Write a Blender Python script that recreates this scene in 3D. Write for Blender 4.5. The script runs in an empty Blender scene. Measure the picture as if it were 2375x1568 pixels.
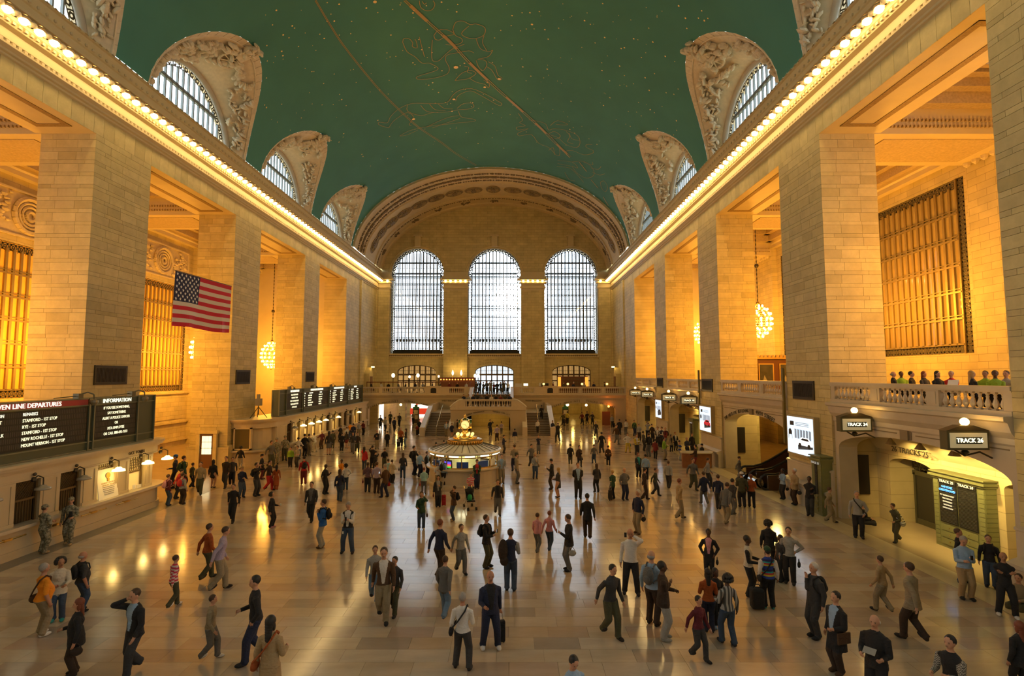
import bpy, bmesh, math, random
import numpy as np
from math import sin, cos, pi, sqrt, atan, atan2, hypot, radians
from mathutils import Vector, Matrix
SC = bpy.context.scene
COL = SC.collection
R = random.Random(7)

# ------------------------------------------------------------------ camera
F = 1200.0; TH = atan(86 / 1200); ST, CT = sin(TH), cos(TH)
CX, CZ = 2.75, 6.8
cam = bpy.data.cameras.new('camera'); camo = bpy.data.objects.new('camera', cam); COL.objects.link(camo)
camo.location = (CX, 0, CZ); camo.rotation_euler = (pi / 2 + TH, 0, 0)
cam.sensor_width = 36; cam.lens = 36 * F / 2375; cam.clip_start = .1; cam.clip_end = 500
SC.camera = camo
# ------------------------------------------------------------------ world, view, lights
vs = SC.view_settings; vs.view_transform = 'Standard'; vs.look = 'None'; vs.gamma = 1; vs.use_curve_mapping = False
vs.exposure = -0.38
SC.display_settings.display_device = 'sRGB'
w = bpy.data.worlds.new('sky'); SC.world = w; w.use_nodes = True
bgn = w.node_tree.nodes['Background']; bgn.inputs[0].default_value = (.88, .95, 1, 1); bgn.inputs[1].default_value = 6.0
# low afternoon sun glare behind the middle end window: the sky brightens towards it
_w = w.node_tree; _tc = _w.nodes.new('ShaderNodeTexCoord'); _dp = _w.nodes.new('ShaderNodeVectorMath'); _dp.operation = 'DOT_PRODUCT'
_sd = Vector(((1200 - 1187.5) / F, CT - (784 - 690) / F * ST, ST + (784 - 690) / F * CT)).normalized(); _dp.inputs[1].default_value = _sd
_w.links.new(_tc.outputs['Generated'], _dp.inputs[0])
def _lobe(p, k):
    a = _w.nodes.new('ShaderNodeMath'); a.operation = 'MAXIMUM'; a.inputs[1].default_value = 0; _w.links.new(_dp.outputs['Value'], a.inputs[0])
    b = _w.nodes.new('ShaderNodeMath'); b.operation = 'POWER'; b.inputs[1].default_value = p; _w.links.new(a.outputs[0], b.inputs[0])
    c = _w.nodes.new('ShaderNodeMath'); c.operation = 'MULTIPLY'; c.inputs[1].default_value = k; _w.links.new(b.outputs[0], c.inputs[0]); return c
_l1, _l2 = _lobe(1600, 190), _lobe(60, 1.5); _s1 = _w.nodes.new('ShaderNodeMath'); _w.links.new(_l1.outputs[0], _s1.inputs[0]); _w.links.new(_l2.outputs[0], _s1.inputs[1])
_s2 = _w.nodes.new('ShaderNodeMath'); _s2.inputs[1].default_value = 6.5; _w.links.new(_s1.outputs[0], _s2.inputs[0]); _w.links.new(_s2.outputs[0], bgn.inputs[1])
cy = SC.cycles
cy.use_denoising = True; cy.use_adaptive_sampling = True; cy.adaptive_threshold = .03
cy.max_bounces = 6; cy.diffuse_bounces = 4; cy.glossy_bounces = 3; cy.transmission_bounces = 4; cy.transparent_max_bounces = 8
cy.caustics_reflective = False; cy.caustics_refractive = False; cy.sample_clamp_indirect = 4; cy.sample_clamp_direct = 0
cy.use_light_tree = True; cy.blur_glossy = .5
TUNG = (1, .52, .10); CHAND = 5600
def light(kind, name, loc, power, col=TUNG, size=.3, rot=None, spot=None, parent=None, sy=None):
    l = bpy.data.lights.new(name, kind); l.energy = power; l.color = col
    if kind == 'AREA':
        l.shape = 'RECTANGLE'; l.size = size; l.size_y = sy or size
    else: l.shadow_soft_size = size
    if kind == 'SPOT': l.spot_size = spot or 1.2; l.spot_blend = .6
    o = bpy.data.objects.new(name, l); COL.objects.link(o); o.location = loc
    if rot: o.rotation_euler = rot
    if parent: o.parent = parent
    return o
def portal(name, loc, rot, sx, sy):
    o = light('AREA', name, loc, 1, (1, 1, 1), sx, rot, sy=sy); o.data.cycles.is_portal = True; return o

# ------------------------------------------------------------------ camera geometry used to measure positions
def ray(u, v):
    X = (u - 1187.5) / F; U = (784 - v) / F
    return X, CT - U * ST, ST + U * CT
def on_floor(u, v, z=0):
    d = ray(u, v); t = (z - CZ) / d[2]; return CX + d[0] * t, d[1] * t
def on_x(u, v, x):
    d = ray(u, v); t = (x - CX) / d[0]; return d[1] * t, CZ + d[2] * t
VA, VB, VZ = 18.0, 11.5, 22.5
def on_vault(u, v):
    d = ray(u, v)
    A = d[0]**2 / VA**2 + d[2]**2 / VB**2; B = 2 * (CX * d[0] / VA**2 + (CZ - VZ) * d[2] / VB**2); C = CX**2 / VA**2 + (CZ - VZ)**2 / VB**2 - 1
    t = (-B + sqrt(max(0, B * B - 4 * A * C))) / 2 / A
    return Vector((CX + d[0] * t, d[1] * t, CZ + d[2] * t))

# ------------------------------------------------------------------ materials
MATS = {}
def nodes(name):
    m = bpy.data.materials.new(name); m.use_nodes = True; nt = m.node_tree
    return m, nt, nt.nodes['Principled BSDF']
def M(name, col=(.5, .5, .5), rough=.6, metal=0, emit=0, ecol=None, noise=0, nscale=3, sample=True, spec=None):
    if name in MATS: return MATS[name]
    m, nt, b = nodes(name)
    b.inputs['Base Color'].default_value = (*col, 1); b.inputs['Roughness'].default_value = rough; b.inputs['Metallic'].default_value = metal
    if spec is not None: b.inputs['Specular IOR Level'].default_value = spec
    if emit:
        b.inputs['Emission Color'].default_value = (*(ecol or col), 1); b.inputs['Emission Strength'].default_value = emit
        if not sample: m.cycles.emission_sampling = 'NONE'
    if noise:
        n = nt.nodes.new('ShaderNodeTexNoise'); n.inputs['Scale'].default_value = nscale; n.inputs['Detail'].default_value = 4
        tc = nt.nodes.new('ShaderNodeTexCoord'); nt.links.new(tc.outputs['Object'], n.inputs['Vector'])
        mx = nt.nodes.new('ShaderNodeMix'); mx.data_type = 'RGBA'
        mx.inputs[6].default_value = (*[c * (1 - noise) for c in col], 1); mx.inputs[7].default_value = (*[min(1, c * (1 + noise)) for c in col], 1)
        nt.links.new(n.outputs['Fac'], mx.inputs[0]); nt.links.new(mx.outputs[2], b.inputs['Base Color'])
    MATS[name] = m; return m
def tinted(name, stops, rough, source='object', nscale=2.5, namt=.25, bump=0, stretch=(1, 1, 1), spec=.5, rnoise=0):
    """colour ramp over a per-piece random number, plus grain"""
    m, nt, b = nodes(name); L = nt.links.new
    if source == 'object': s = nt.nodes.new('ShaderNodeObjectInfo').outputs['Random']
    else:
        a = nt.nodes.new('ShaderNodeAttribute'); a.attribute_name = 'tint'; s = a.outputs['Fac']
    rp = nt.nodes.new('ShaderNodeValToRGB'); cr = rp.color_ramp
    while len(cr.elements) < len(stops): cr.elements.new(.5)
    for e, (p, c) in zip(cr.elements, stops): e.position = p; e.color = (*c, 1)
    L(s, rp.inputs[0])
    geo = nt.nodes.new('ShaderNodeNewGeometry'); mp = nt.nodes.new('ShaderNodeMapping'); mp.inputs['Scale'].default_value = stretch
    L(geo.outputs['Position'], mp.inputs['Vector'])
    n = nt.nodes.new('ShaderNodeTexNoise'); n.inputs['Scale'].default_value = nscale; n.inputs['Detail'].default_value = 6; n.inputs['Roughness'].default_value = .65
    L(mp.outputs[0], n.inputs['Vector'])
    mr = nt.nodes.new('ShaderNodeMapRange'); mr.inputs[1].default_value = .3; mr.inputs[2].default_value = .7; mr.inputs[3].default_value = 1 - namt; mr.inputs[4].default_value = 1 + namt * .6
    L(n.outputs['Fac'], mr.inputs[0])
    mx = nt.nodes.new('ShaderNodeMix'); mx.data_type = 'RGBA'; mx.blend_type = 'MULTIPLY'; mx.inputs[0].default_value = 1
    L(rp.outputs[0], mx.inputs[6]); L(mr.outputs[0], mx.inputs[7]); L(mx.outputs[2], b.inputs['Base Color'])
    b.inputs['Roughness'].default_value = rough; b.inputs['Specular IOR Level'].default_value = spec
    if rnoise:
        m2 = nt.nodes.new('ShaderNodeMapRange'); m2.inputs[3].default_value = rough - rnoise; m2.inputs[4].default_value = rough + rnoise
        L(n.outputs['Fac'], m2.inputs[0]); L(m2.outputs[0], b.inputs['Roughness'])
    if bump:
        bp = nt.nodes.new('ShaderNodeBump'); bp.inputs['Strength'].default_value = bump; L(n.outputs['Fac'], bp.inputs['Height']); L(bp.outputs[0], b.inputs['Normal'])
    MATS[name] = m; return m
S1, S2, S3, S4 = (.64, .53, .25), (.57, .47, .21), (.55, .455, .22), (.48, .39, .165)
stone = tinted('limestone_blocks', [(0, S1), (.45, S2), (.8, S3), (1, S4)], .62, namt=.14, bump=.05)
stone_s = tinted('limestone_blocks_joined', [(0, S1), (.45, S2), (.8, S3), (1, S4)], .62, 'attr', namt=.14)
plain = M('smooth_limestone', (.62, .51, .28), .55, noise=.10, nscale=1.2)
carved = M('carved_plaster', (.62, .52, .32), .7, noise=.18, nscale=5)
joint = M('dark_joint', (.26, .20, .12), .9)
marble = M('pale_marble', (.56, .48, .35), .28, noise=.14, nscale=2)
def masonry(name, axis, bw=1.15, rh=.42, c1=S1, c2=S3):
    m, nt, b = nodes(name); L = nt.links.new
    g = nt.nodes.new('ShaderNodeNewGeometry'); sx = nt.nodes.new('ShaderNodeSeparateXYZ'); cx = nt.nodes.new('ShaderNodeCombineXYZ')
    L(g.outputs['Position'], sx.inputs[0]); L(sx.outputs[axis], cx.inputs[0]); L(sx.outputs[2], cx.inputs[1])
    br = nt.nodes.new('ShaderNodeTexBrick'); br.inputs['Scale'].default_value = 1; br.inputs['Brick Width'].default_value = bw; br.inputs['Row Height'].default_value = rh
    br.inputs['Mortar Size'].default_value = .012; br.inputs['Color1'].default_value = (*c1, 1); br.inputs['Color2'].default_value = (*c2, 1); br.inputs['Mortar'].default_value = (.34, .27, .14, 1)
    L(cx.outputs[0], br.inputs['Vector']); 
    n = nt.nodes.new('ShaderNodeTexNoise'); n.inputs['Scale'].default_value = .9; n.inputs['Detail'].default_value = 5; L(g.outputs['Position'], n.inputs['Vector'])
    mr = nt.nodes.new('ShaderNodeMapRange'); mr.inputs[1].default_value = .3; mr.inputs[2].default_value = .7; mr.inputs[3].default_value = .85; mr.inputs[4].default_value = 1.1; L(n.outputs['Fac'], mr.inputs[0])
    mx = nt.nodes.new('ShaderNodeMix'); mx.data_type = 'RGBA'; mx.blend_type = 'MULTIPLY'; mx.inputs[0].default_value = 1
    L(br.outputs['Color'], mx.inputs[6]); L(mr.outputs[0], mx.inputs[7]); L(mx.outputs[2], b.inputs['Base Color'])
    bp = nt.nodes.new('ShaderNodeBump'); bp.inputs['Strength'].default_value = .4; bp.inputs['Distance'].default_value = .01; bp.invert = True; L(br.outputs['Fac'], bp.inputs['Height']); L(bp.outputs[0], b.inputs['Normal'])
    b.inputs['Roughness'].default_value = .6; MATS[name] = m; return m
mas_x = masonry('masonry_facing_the_nave', 1)   # walls that run along the hall
mas_y = masonry('masonry_across_the_hall', 0)
ceil_green = M('ceiling_teal_paint', (.058, .225, .190), .75, noise=.16, nscale=.35)
gold_line = M('ceiling_gold_paint', (.42, .28, .06), .5)
star_m = M('gilt_star', (.8, .5, .12), .4, emit=.15)
bronze = M('dark_bronze', (.075, .062, .042), .45, .6)
darkm = M('black_metal', (.02, .02, .02), .5, .3)
brass = M('brass', (.75, .5, .16), .25, 1)
gbronze = M('green_bronze', (.13, .125, .075), .4, .6)
boardgreen = M('board_green', (.10, .115, .075), .4, .4)
bulb = M('bulb_glow', (1, .7, .3), .5, emit=30, ecol=(1, .68, .27))
globe_m = M('lamp_globe_glow', (1, .8, .5), .5, emit=9, ecol=(1, .72, .32), sample=False)
white_glow = M('sign_light', (1, 1, .8), .5, emit=2.6, ecol=(1, .95, .62), sample=False)
black = M('matt_black', (.012, .012, .012), .6)
def glass_mat(name, col, rough=.03, fac=.12):
    m = bpy.data.materials.new(name); m.use_nodes = True; nt = m.node_tree; nt.nodes.clear()
    o = nt.nodes.new('ShaderNodeOutputMaterial'); t = nt.nodes.new('ShaderNodeBsdfTransparent'); t.inputs[0].default_value = (*col, 1)
    g = nt.nodes.new('ShaderNodeBsdfGlossy'); g.inputs['Roughness'].default_value = rough
    mx = nt.nodes.new('ShaderNodeMixShader'); mx.inputs[0].default_value = fac
    nt.links.new(t.outputs[0], mx.inputs[1]); nt.links.new(g.outputs[0], mx.inputs[2]); nt.links.new(mx.outputs[0], o.inputs[0]); MATS[name] = m; return m
glass = glass_mat('window_glass', (.93, .97, 1), fac=.06)

# ------------------------------------------------------------------ mesh helpers
class MB:
    def __init__(s): s.v = []; s.f = []; s.mi = []; s.t = None
    def add(s, vs, fs, mi=0):
        n = len(s.v); s.v += [tuple(p) for p in vs]; s.f += [tuple(i + n for i in f) for f in fs]; s.mi += [mi] * len(fs); return s
    def box(s, a, b, mi=0):
        x0, x1 = sorted((a[0], b[0])); y0, y1 = sorted((a[1], b[1])); z0, z1 = sorted((a[2], b[2]))
        return s.add([(x0, y0, z0), (x1, y0, z0), (x1, y1, z0), (x0, y1, z0), (x0, y0, z1), (x1, y0, z1), (x1, y1, z1), (x0, y1, z1)],
                     [(0, 3, 2, 1), (4, 5, 6, 7), (0, 1, 5, 4), (1, 2, 6, 5), (2, 3, 7, 6), (3, 0, 4, 7)], mi)
    def hexa(s, p, mi=0):   # 8 points, bottom ring then top ring
        return s.add(p, [(0, 3, 2, 1), (4, 5, 6, 7), (0, 1, 5, 4), (1, 2, 6, 5), (2, 3, 7, 6), (3, 0, 4, 7)], mi)
    def prism(s, prof, a, b, axis='y', mi=0, cap=True):   # prof: (p,q) in the other two axes
        P = {'y': lambda p, q, t: (p, t, q), 'x': lambda p, q, t: (t, p, q), 'z': lambda p, q, t: (p, q, t)}[axis]
        n = len(prof); s.add([P(p, q, a) for p, q in prof] + [P(p, q, b) for p, q in prof],
            [(i, (i + 1) % n, n + (i + 1) % n, n + i) for i in range(n)] + ([tuple(range(n))[::-1], tuple(range(n, 2 * n))] if cap else []), mi); return s
    def tube(s, p0, p1, r0, r1=None, n=8, mi=0, cap=True):
        p0, p1 = Vector(p0), Vector(p1); r1 = r0 if r1 is None else r1; d = p1 - p0
        if d.length < 1e-6: return s
        q = d.to_track_quat('Z', 'Y').to_matrix(); vs = []
        for p, r in ((p0, r0), (p1, r1)):
            for i in range(n): a = 2 * pi * i / n; vs.append(p + q @ Vector((r * cos(a), r * sin(a), 0)))
        return s.add(vs, [(i, (i + 1) % n, n + (i + 1) % n, n + i) for i in range(n)] + ([tuple(range(n))[::-1], tuple(range(n, 2 * n))] if cap else []), mi)
    def path(s, pts, r, n=6, mi=0):
        for a, b in zip(pts, pts[1:]): s.tube(a, b, r, r, n, mi)
        return s
    def lathe(s, prof, c=(0, 0, 0), n=16, mi=0, a0=0, a1=2 * pi):
        full = abs(a1 - a0 - 2 * pi) < 1e-6; k = n if full else n + 1; vs = []
        for r, z in prof:
            for i in range(k): a = a0 + (a1 - a0) * i / n; vs.append((c[0] + r * cos(a), c[1] + r * sin(a), c[2] + z))
        fs = []
        for j in range(len(prof) - 1):
            for i in range(n): i2 = (i + 1) % k; fs.append((j * k + i, j * k + i2, (j + 1) * k + i2, (j + 1) * k + i))
        return s.add(vs, fs, mi)
    def ball(s, c, r, n=8, m=5, mi=0, sc=(1, 1, 1), rot=None):
        vs = []; fs = []
        for j in range(m + 1):
            t = pi * j / m
            for i in range(n): a = 2 * pi * i / n; vs.append(Vector((r * sc[0] * sin(t) * cos(a), r * sc[1] * sin(t) * sin(a), r * sc[2] * cos(t))))
        for j in range(m):
            for i in range(n): i2 = (i + 1) % n; fs.append((j * n + i, (j + 1) * n + i, (j + 1) * n + i2, j * n + i2))
        if rot: vs = [rot @ v for v in vs]
        c = Vector(c); return s.add([c + v for v in vs], fs, mi)
    def build(s, name, mats, parent=None, smooth=False, tint=None):
        me = bpy.data.meshes.new(name); me.from_pydata(s.v, [], s.f)
        if not isinstance(mats, (list, tuple)): mats = [mats]
        for m in mats: me.materials.append(m)
        if len(mats) > 1: me.polygons.foreach_set('material_index', s.mi)
        if smooth: me.polygons.foreach_set('use_smooth', [True] * len(s.f))
        if tint is not None:
            at = me.attributes.new('tint', 'FLOAT', 'FACE'); at.data.foreach_set('value', tint)
        me.update(); return link(name, me, parent)
def link(name, me, parent=None, loc=None):
    o = bpy.data.objects.new(name, me); COL.objects.link(o)
    if parent: o.parent = parent
    if loc: o.location = loc
    return o
def tag(o, label=None, cat=None, group=None, kind=None):
    if label: o['label'] = label
    if cat: o['category'] = cat
    if group: o['group'] = group
    if kind: o['kind'] = kind
    return o
def empty(name, loc=(0, 0, 0), label=None, cat=None, group=None, rz=0):
    o = bpy.data.objects.new(name, None); COL.objects.link(o); o.location = loc; o.rotation_euler.z = rz; o.empty_display_size = .1
    return tag(o, label, cat, group)
def struct(o, label=None, cat=None): return tag(o, label, cat, None, 'structure')
def copy_tree(o, parent=None):
    c = o.copy(); COL.objects.link(c); c.parent = parent
    for ch in list(o.children): copy_tree(ch, c)
    return c
UNIT = {}
def unit_cube(mat, name='stone_block', bev=.0):
    k = mat.name + name
    if k not in UNIT:
        b = MB(); b.box((-.5, -.5, -.5), (.5, .5, .5)); me = bpy.data.meshes.new(name); me.from_pydata(b.v, [], b.f); me.materials.append(mat); UNIT[k] = me
    return UNIT[k]
def piece(name, mat, a, b, parent=None):
    o = link(name, unit_cube(mat, name), parent)
    o.location = [(p + q) / 2 for p, q in zip(a, b)]; o.scale = [abs(q - p) for p, q in zip(a, b)]; return o
def rows(z0, z1, pat):
    z = z0; i = 0; out = []
    while z < z1 - .05:
        h = pat[i % len(pat)]; i += 1; e = min(z + h, z1)
        if z1 - e < .12: e = z1
        out.append((z, e)); z = e
    return out
def ashlar(parent, axis, face, n, a0, a1, z0, z1, blen=1.0, pat=(.43, .20), t=.05, budget=10**6, rng=None, mat=None, hide=None):
    """separate stone blocks on a wall face. axis 'x': face at x=face, blocks run along y; n = outward sign. Returns blocks left of the budget."""
    rng = rng or R; g = .006; extra = MB(); tint = []
    for k, (za, zb) in enumerate(rows(z0, z1, pat)):
        cnt = max(1, round((a1 - a0) / blen / (1.25 if zb - za < .3 else 1)))
        cuts = [a0] + sorted(a0 + (a1 - a0) * min(.95, max(.05, (i + (.5 if k % 2 else 0) * (cnt > 1) + rng.uniform(-.16, .16)) / cnt)) for i in range(0 if k % 2 and cnt > 1 else 1, cnt)) + [a1]
        for p, q in zip(cuts, cuts[1:]):
            if q - p < .1: continue
            out = t - rng.uniform(0, .006)
            if axis == 'x': a = (face - n * t, p + g, za + g); b = (face + n * (out - t), q - g, zb - g)
            else: a = (p + g, face - n * t, za + g); b = (q - g, face + n * (out - t), zb - g)
            if budget > 0: piece('stone_block', mat or stone, a, b, parent); budget -= 1
            else: extra.box(a, b); tint += [rng.random()] * 6
    if extra.f:
        o = extra.build('stone_course', stone_s, parent, tint=tint); tag(o, kind='stuff')
    return budget
def arch_h(a, op):
    ac, hw, zb, zs, zc = op; q = (a - ac) / hw
    return zs + (zc - zs) * sqrt(max(0, 1 - q * q))
def arch_wall(name, axis, f0, f1, a0, a1, z0, z1, ops, mat, parent=None, steps=16, seg=False):
    """wall slab between planes f0 and f1 with arched openings (centre, halfwidth, z bottom, z spring, z crown)."""
    b = MB(); P = (lambda f, a, z: (f, a, z)) if axis == 'x' else (lambda f, a, z: (a, f, z))
    def hx(p, q, zl0, zl1, zt):
        b.hexa([P(f0, p, zl0), P(f1, p, zl0), P(f1, q, zl1), P(f0, q, zl1), P(f0, p, zt), P(f1, p, zt), P(f1, q, zt), P(f0, q, zt)])
    cur = a0
    for op in sorted(ops):
        ac, hw = op[0], op[1]
        if ac - hw > cur: hx(cur, ac - hw, z0, z0, z1)
        for i in range(steps):
            p = ac - hw * cos(pi * i / steps); q = ac - hw * cos(pi * (i + 1) / steps)
            hx(p, q, arch_h(p, op), arch_h(q, op), z1)
            if op[2] > z0: hx(p, q, z0, z0, op[2])
        cur = ac + hw
    if cur < a1: hx(cur, a1, z0, z0, z1)
    return b.build(name, mat, parent)
def text(s, size, loc, face, mat, parent=None, ext=.01, align='CENTER', name='lettering', sx=1, curve=None, kern=1, rz=0):
    """flat lettering. face: 's' faces the camera end (-y), 'e' wall at right facing -x, 'w' wall at left facing +x"""
    c = bpy.data.curves.new(name, 'FONT'); c.body = s; c.size = size; c.extrude = ext; c.align_x = align; c.align_y = 'CENTER'; c.resolution_u = 2; c.space_character = kern
    c.materials.append(mat); o = bpy.data.objects.new(name, c); COL.objects.link(o); o.location = loc
    o.rotation_euler = (pi / 2, 0, {'s': 0, 'e': -pi / 2, 'w': pi / 2}[face] + rz); o.scale = (sx, 1, 1)
    if parent: o.parent = parent
    return o
def arc_text(s, size, ctr, r, face, mat, parent, a_mid=pi / 2, spread=None):
    """letters placed one by one round an arc in a wall plane, joined under one empty-free parent"""
    n = len(s); ad = spread / max(1, n - 1) if spread else size * .72 / r
    for i, ch in enumerate(s):
        if ch == ' ': continue
        a = a_mid - (i - (n - 1) / 2) * ad
        dx, dz = r * cos(a), r * sin(a); o = text(ch, size, (0, 0, 0), face, mat, parent, name='letter')
        if face == 's': o.location = (ctr[0] + dx, ctr[1], ctr[2] + dz); o.rotation_euler = (pi / 2, -(a - pi / 2), 0)
        elif face == 'e':
            o.location = (ctr[0], ctr[1] - dx, ctr[2] + dz)
            o.rotation_mode = 'QUATERNION'; o.rotation_quaternion = (Matrix.Rotation(-pi / 2, 4, 'Z') @ Matrix.Rotation(pi / 2, 4, 'X') @ Matrix.Rotation(a - pi / 2, 4, 'Z')).to_quaternion()
        if face == 's':
            o.rotation_mode = 'QUATERNION'; o.rotation_quaternion = (Matrix.Rotation(pi / 2, 4, 'X') @ Matrix.Rotation(a - pi / 2, 4, 'Z')).to_quaternion()
# ------------------------------------------------------------------ floor
W = 18.3; PD = 21.1; GB = 29.7; EAST, WEST = -5.0, 80.6
PIERS = [(-1, 3), (12.2, 16.2), (25.4, 29.4), (38.7, 42.7), (52, 56)]
BAYS = [(3, 12.2), (16.2, 25.4), (29.4, 38.7), (42.7, 52), (56, 65.2)]
BC = [(a + b) / 2 for a, b in BAYS]
FS = [(0, (.46, .35, .25)), (.2, (.54, .44, .32)), (.45, (.50, .41, .31)), (.62, (.55, .47, .37)), (.8, (.44, .33, .26)), (.93, (.36, .30, .24)), (1, (.56, .48, .38))]
tile_m = tinted('marble_floor_tile', FS, .13, namt=.12, nscale=1.6, stretch=(.5, 1.6, 1), rnoise=.035, spec=.95)
tile_s = tinted('marble_floor_tiles_joined', FS, .13, 'attr', namt=.12, nscale=1.6, stretch=(.5, 1.6, 1), rnoise=.035, spec=.95)
strip_y = M('yellow_marble_border', (.60, .50, .30), .22, noise=.1, nscale=2)
strip_g = M('grey_marble_border', (.22, .20, .16), .35, noise=.12, nscale=2)
b = MB(); b.box((-32, EAST - 1, -.4), (32, 96, -.02))
floor = struct(b.build('floor', M('floor_joint', (.27, .20, .13), .5)), 'polished marble floor of the hall, paved in tan rectangular slabs', 'floor')
fr = random.Random(3); rest = MB(); tint = []; nt_ = 0; y = 9.9; k = 0; g = .003
while y < 71:
    y1 = y + .58; x = -14.95 - fr.uniform(0, .9)
    while x < 16.95:
        x1 = x + fr.choice((.95, 1.05, 1.15, 1.3)); a0, a1 = max(x, -14.95), min(x1, 16.98)
        inview = y < 17.2 and a1 > CX - y * .96 and a0 < CX + y * .96 and y > 10.6
        if a1 - a0 > .08:
            if inview and nt_ < 300: piece('floor_tile', tile_m, (a0 + g, y + g, -.03), (a1 - g, y1 - g, 0), floor); nt_ += 1
            else: rest.box((a0 + g, y + g, -.03), (a1 - g, y1 - g, 0)); tint += [fr.random()] * 6
        x = x1
    y = y1; k += 1
o = rest.build('floor_tiling', tile_s, floor, tint=tint); tag(o, kind='stuff')
b = MB(); b.box((-14.95, EAST, -.03), (17, 9.9, 0)); b.build('floor_tiling_near', tile_s, floor, tint=[.4] * 6)
b = MB(); b.box((17.0, EAST, -.03), (18.05, 66, .0)); b.build('border_strip', strip_y, floor)
b = MB(); b.box((18.05, EAST, -.03), (30, 66, 0)).box((-30, EAST, -.03), (-18.3, 66, 0)); b.box((-18.3, 28.4, -.03), (-14.95, 71, 0)); b.box((-20, 71, -.03), (19, 94, 0)); b.box((17, 66, -.03), (19, 71, 0))
b.build('aisle_paving', M('aisle_marble', (.38, .29, .17), .22, noise=.15, nscale=1), floor)
b = MB(); b.box((-16.0, EAST, -.03), (-14.95, 28.4, .004)); b.build('border_strip', strip_g, floor)

# ------------------------------------------------------------------ piers, lintels, cornice
wl = {}
for s, side in ((-1, 'left'), (1, 'right')):
    for i, (ya, yb) in enumerate(PIERS):
        b = MB(); b.box((s * (W + .04), ya + .04, -.02), (s * PD, yb, 19.05))
        p = struct(b.build('pillar', joint if i else plain), ('square limestone pier on the %s side of the hall, %s from the camera' % (side, ('behind it', 'first', 'second', 'third', 'fourth')[i])), 'pillar')
        wl[s, i] = p
        if i == 0: continue
        rg = random.Random(100 * i + s)
        zb = 0 if s > 0 else (3.5 if i == 2 and s < 0 else 0)
        n = 300
        if i == 1:
            if s > 0: n = ashlar(p, 'x', s * W, -s, 14.2, yb, 0, 19, 1.0, budget=n, rng=rg)
            ashlar(p, 'y', ya, -1, *sorted((s * W, s * PD)), 0, 19, .95, budget=0, rng=rg)
        else:
            n = ashlar(p, 'y', ya, -1, *sorted((s * W, s * PD)), 0, 19, .95, budget=150, rng=rg)
            ashlar(p, 'x', s * W, -s, ya, yb, 0, 19, 1.05, budget=150 + n, rng=rg)
    # lintel over the openings
    b = MB(); b.box((s * (W + .04), EAST, 19), (s * PD, WEST + .5, 23.3))
    lt = struct(b.build('lintel', plain), 'long stone lintel over the %s piers' % side, 'lintel')
    rg = random.Random(5 + s); y = 12.0
    while y < 80.4:
        q = min(80.6, y + rg.uniform(.55, .8)); piece('stone_block', stone, (s * (W + .04), y + .008, 19.0), (s * W, q - .008, 20.0), lt); y = q
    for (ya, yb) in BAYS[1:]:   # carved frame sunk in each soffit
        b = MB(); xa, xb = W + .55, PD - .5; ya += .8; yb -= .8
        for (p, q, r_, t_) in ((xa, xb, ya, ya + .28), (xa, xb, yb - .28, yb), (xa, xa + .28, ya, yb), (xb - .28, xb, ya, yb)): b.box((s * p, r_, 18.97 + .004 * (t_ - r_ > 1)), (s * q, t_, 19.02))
        b.build('soffit_frame', M('brown_guilloche', (.30, .20, .08), .7, noise=.5, nscale=14), lt)  # guilloche strips in a darker, mottled brown
    # end wall beyond the last opening
    b = MB(); b.box((s * W, 65.2, -.02), (s * PD, WEST, 19.05)); b.box((s * (W - .18), 71.2, 0), (s * W, 72.0, 20)); b.box((s * (W - .18), 79.4, 0), (s * W, WEST, 20))
    struct(b.build('wall_' + side, mas_x), 'solid limestone wall at the far end of the %s side' % side, 'wall')
    # cornice
    pr = [(0, 19.98), (.08, 20.02), (.08, 20.12), (.17, 20.16), (.17, 20.26), (.32, 20.38), (.32, 20.46), (.10, 20.50), (.10, 20.62), (.2, 20.66), (.2, 20.72), (.1, 20.76), (.1, 21.12), (.34, 21.2), (.40, 21.34), (.5, 21.4), (.56, 21.56),
          (1.02, 21.68), (1.02, 21.80), (.62, 21.98), (.45, 22.0), (.45, 22.5), (.52, 22.55), (.52, 22.75), (.40, 22.8), (.40, 23.12), (.5, 23.16), (.5, 23.26), (.3, 23.3), (0, 23.3)]
    b = MB(); b.prism([(s * (W - d), z) for d, z in (pr if s < 0 else pr[::-1])], EAST, WEST + .2)
    co = struct(b.build('trim_1' if s < 0 else 'trim_2', plain), 'projecting cornice with a row of bare lamps along the %s side' % side, 'cornice')
    b = MB(); y = 12.
    while y < 80.4: b.box((s * (W - .10), y, 20.5), (s * (W - .24), y + .14, 20.62)); b.box((s * (W - .34), y, 21.26), (s * (W - .46), y + .14, 21.38)); y += .27
    tag(b.build('dentils', carved, co), kind='stuff')
    b = MB(); y = 12.
    while y < 80.4:
        b.add([(s * (W - .42), y, 23.12), (s * (W - .56), y, 23.2), (s * (W - .56), y + .2, 23.2), (s * (W - .42), y + .2, 23.12), (s * (W - .5), y + .1, 23.32)], [(0, 1, 4), (1, 2, 4), (2, 3, 4), (3, 0, 4)])
        b.ball((s * (W - .53), y + .1, 22.65), .09, 5, 3); y += .42
    tag(b.build('leaf_cresting', carved, co), kind='stuff')
    # lamps in carved cups along the cornice
    cup = MB(); cup.lathe([(.10, .14), (.20, .10), (.235, .02), (.20, -.05)], (0, 0, 0), 8).box((-.02, -.2, .05), (.3, .2, .17)); cupm = bpy.data.meshes.new('lamp_cup'); cupm.from_pydata(cup.v, [], cup.f); cupm.materials.append(M('gilded_plaster', (.62, .44, .2), .45, .3))
    bl = MB(); bl.ball((0, 0, -.1), .18, 8, 5, sc=(1, 1, .9)); blm = bpy.data.meshes.new('lamp_bulb'); blm.from_pydata(bl.v, [], bl.f); blm.materials.append(bulb)
    y = 12.6
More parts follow.
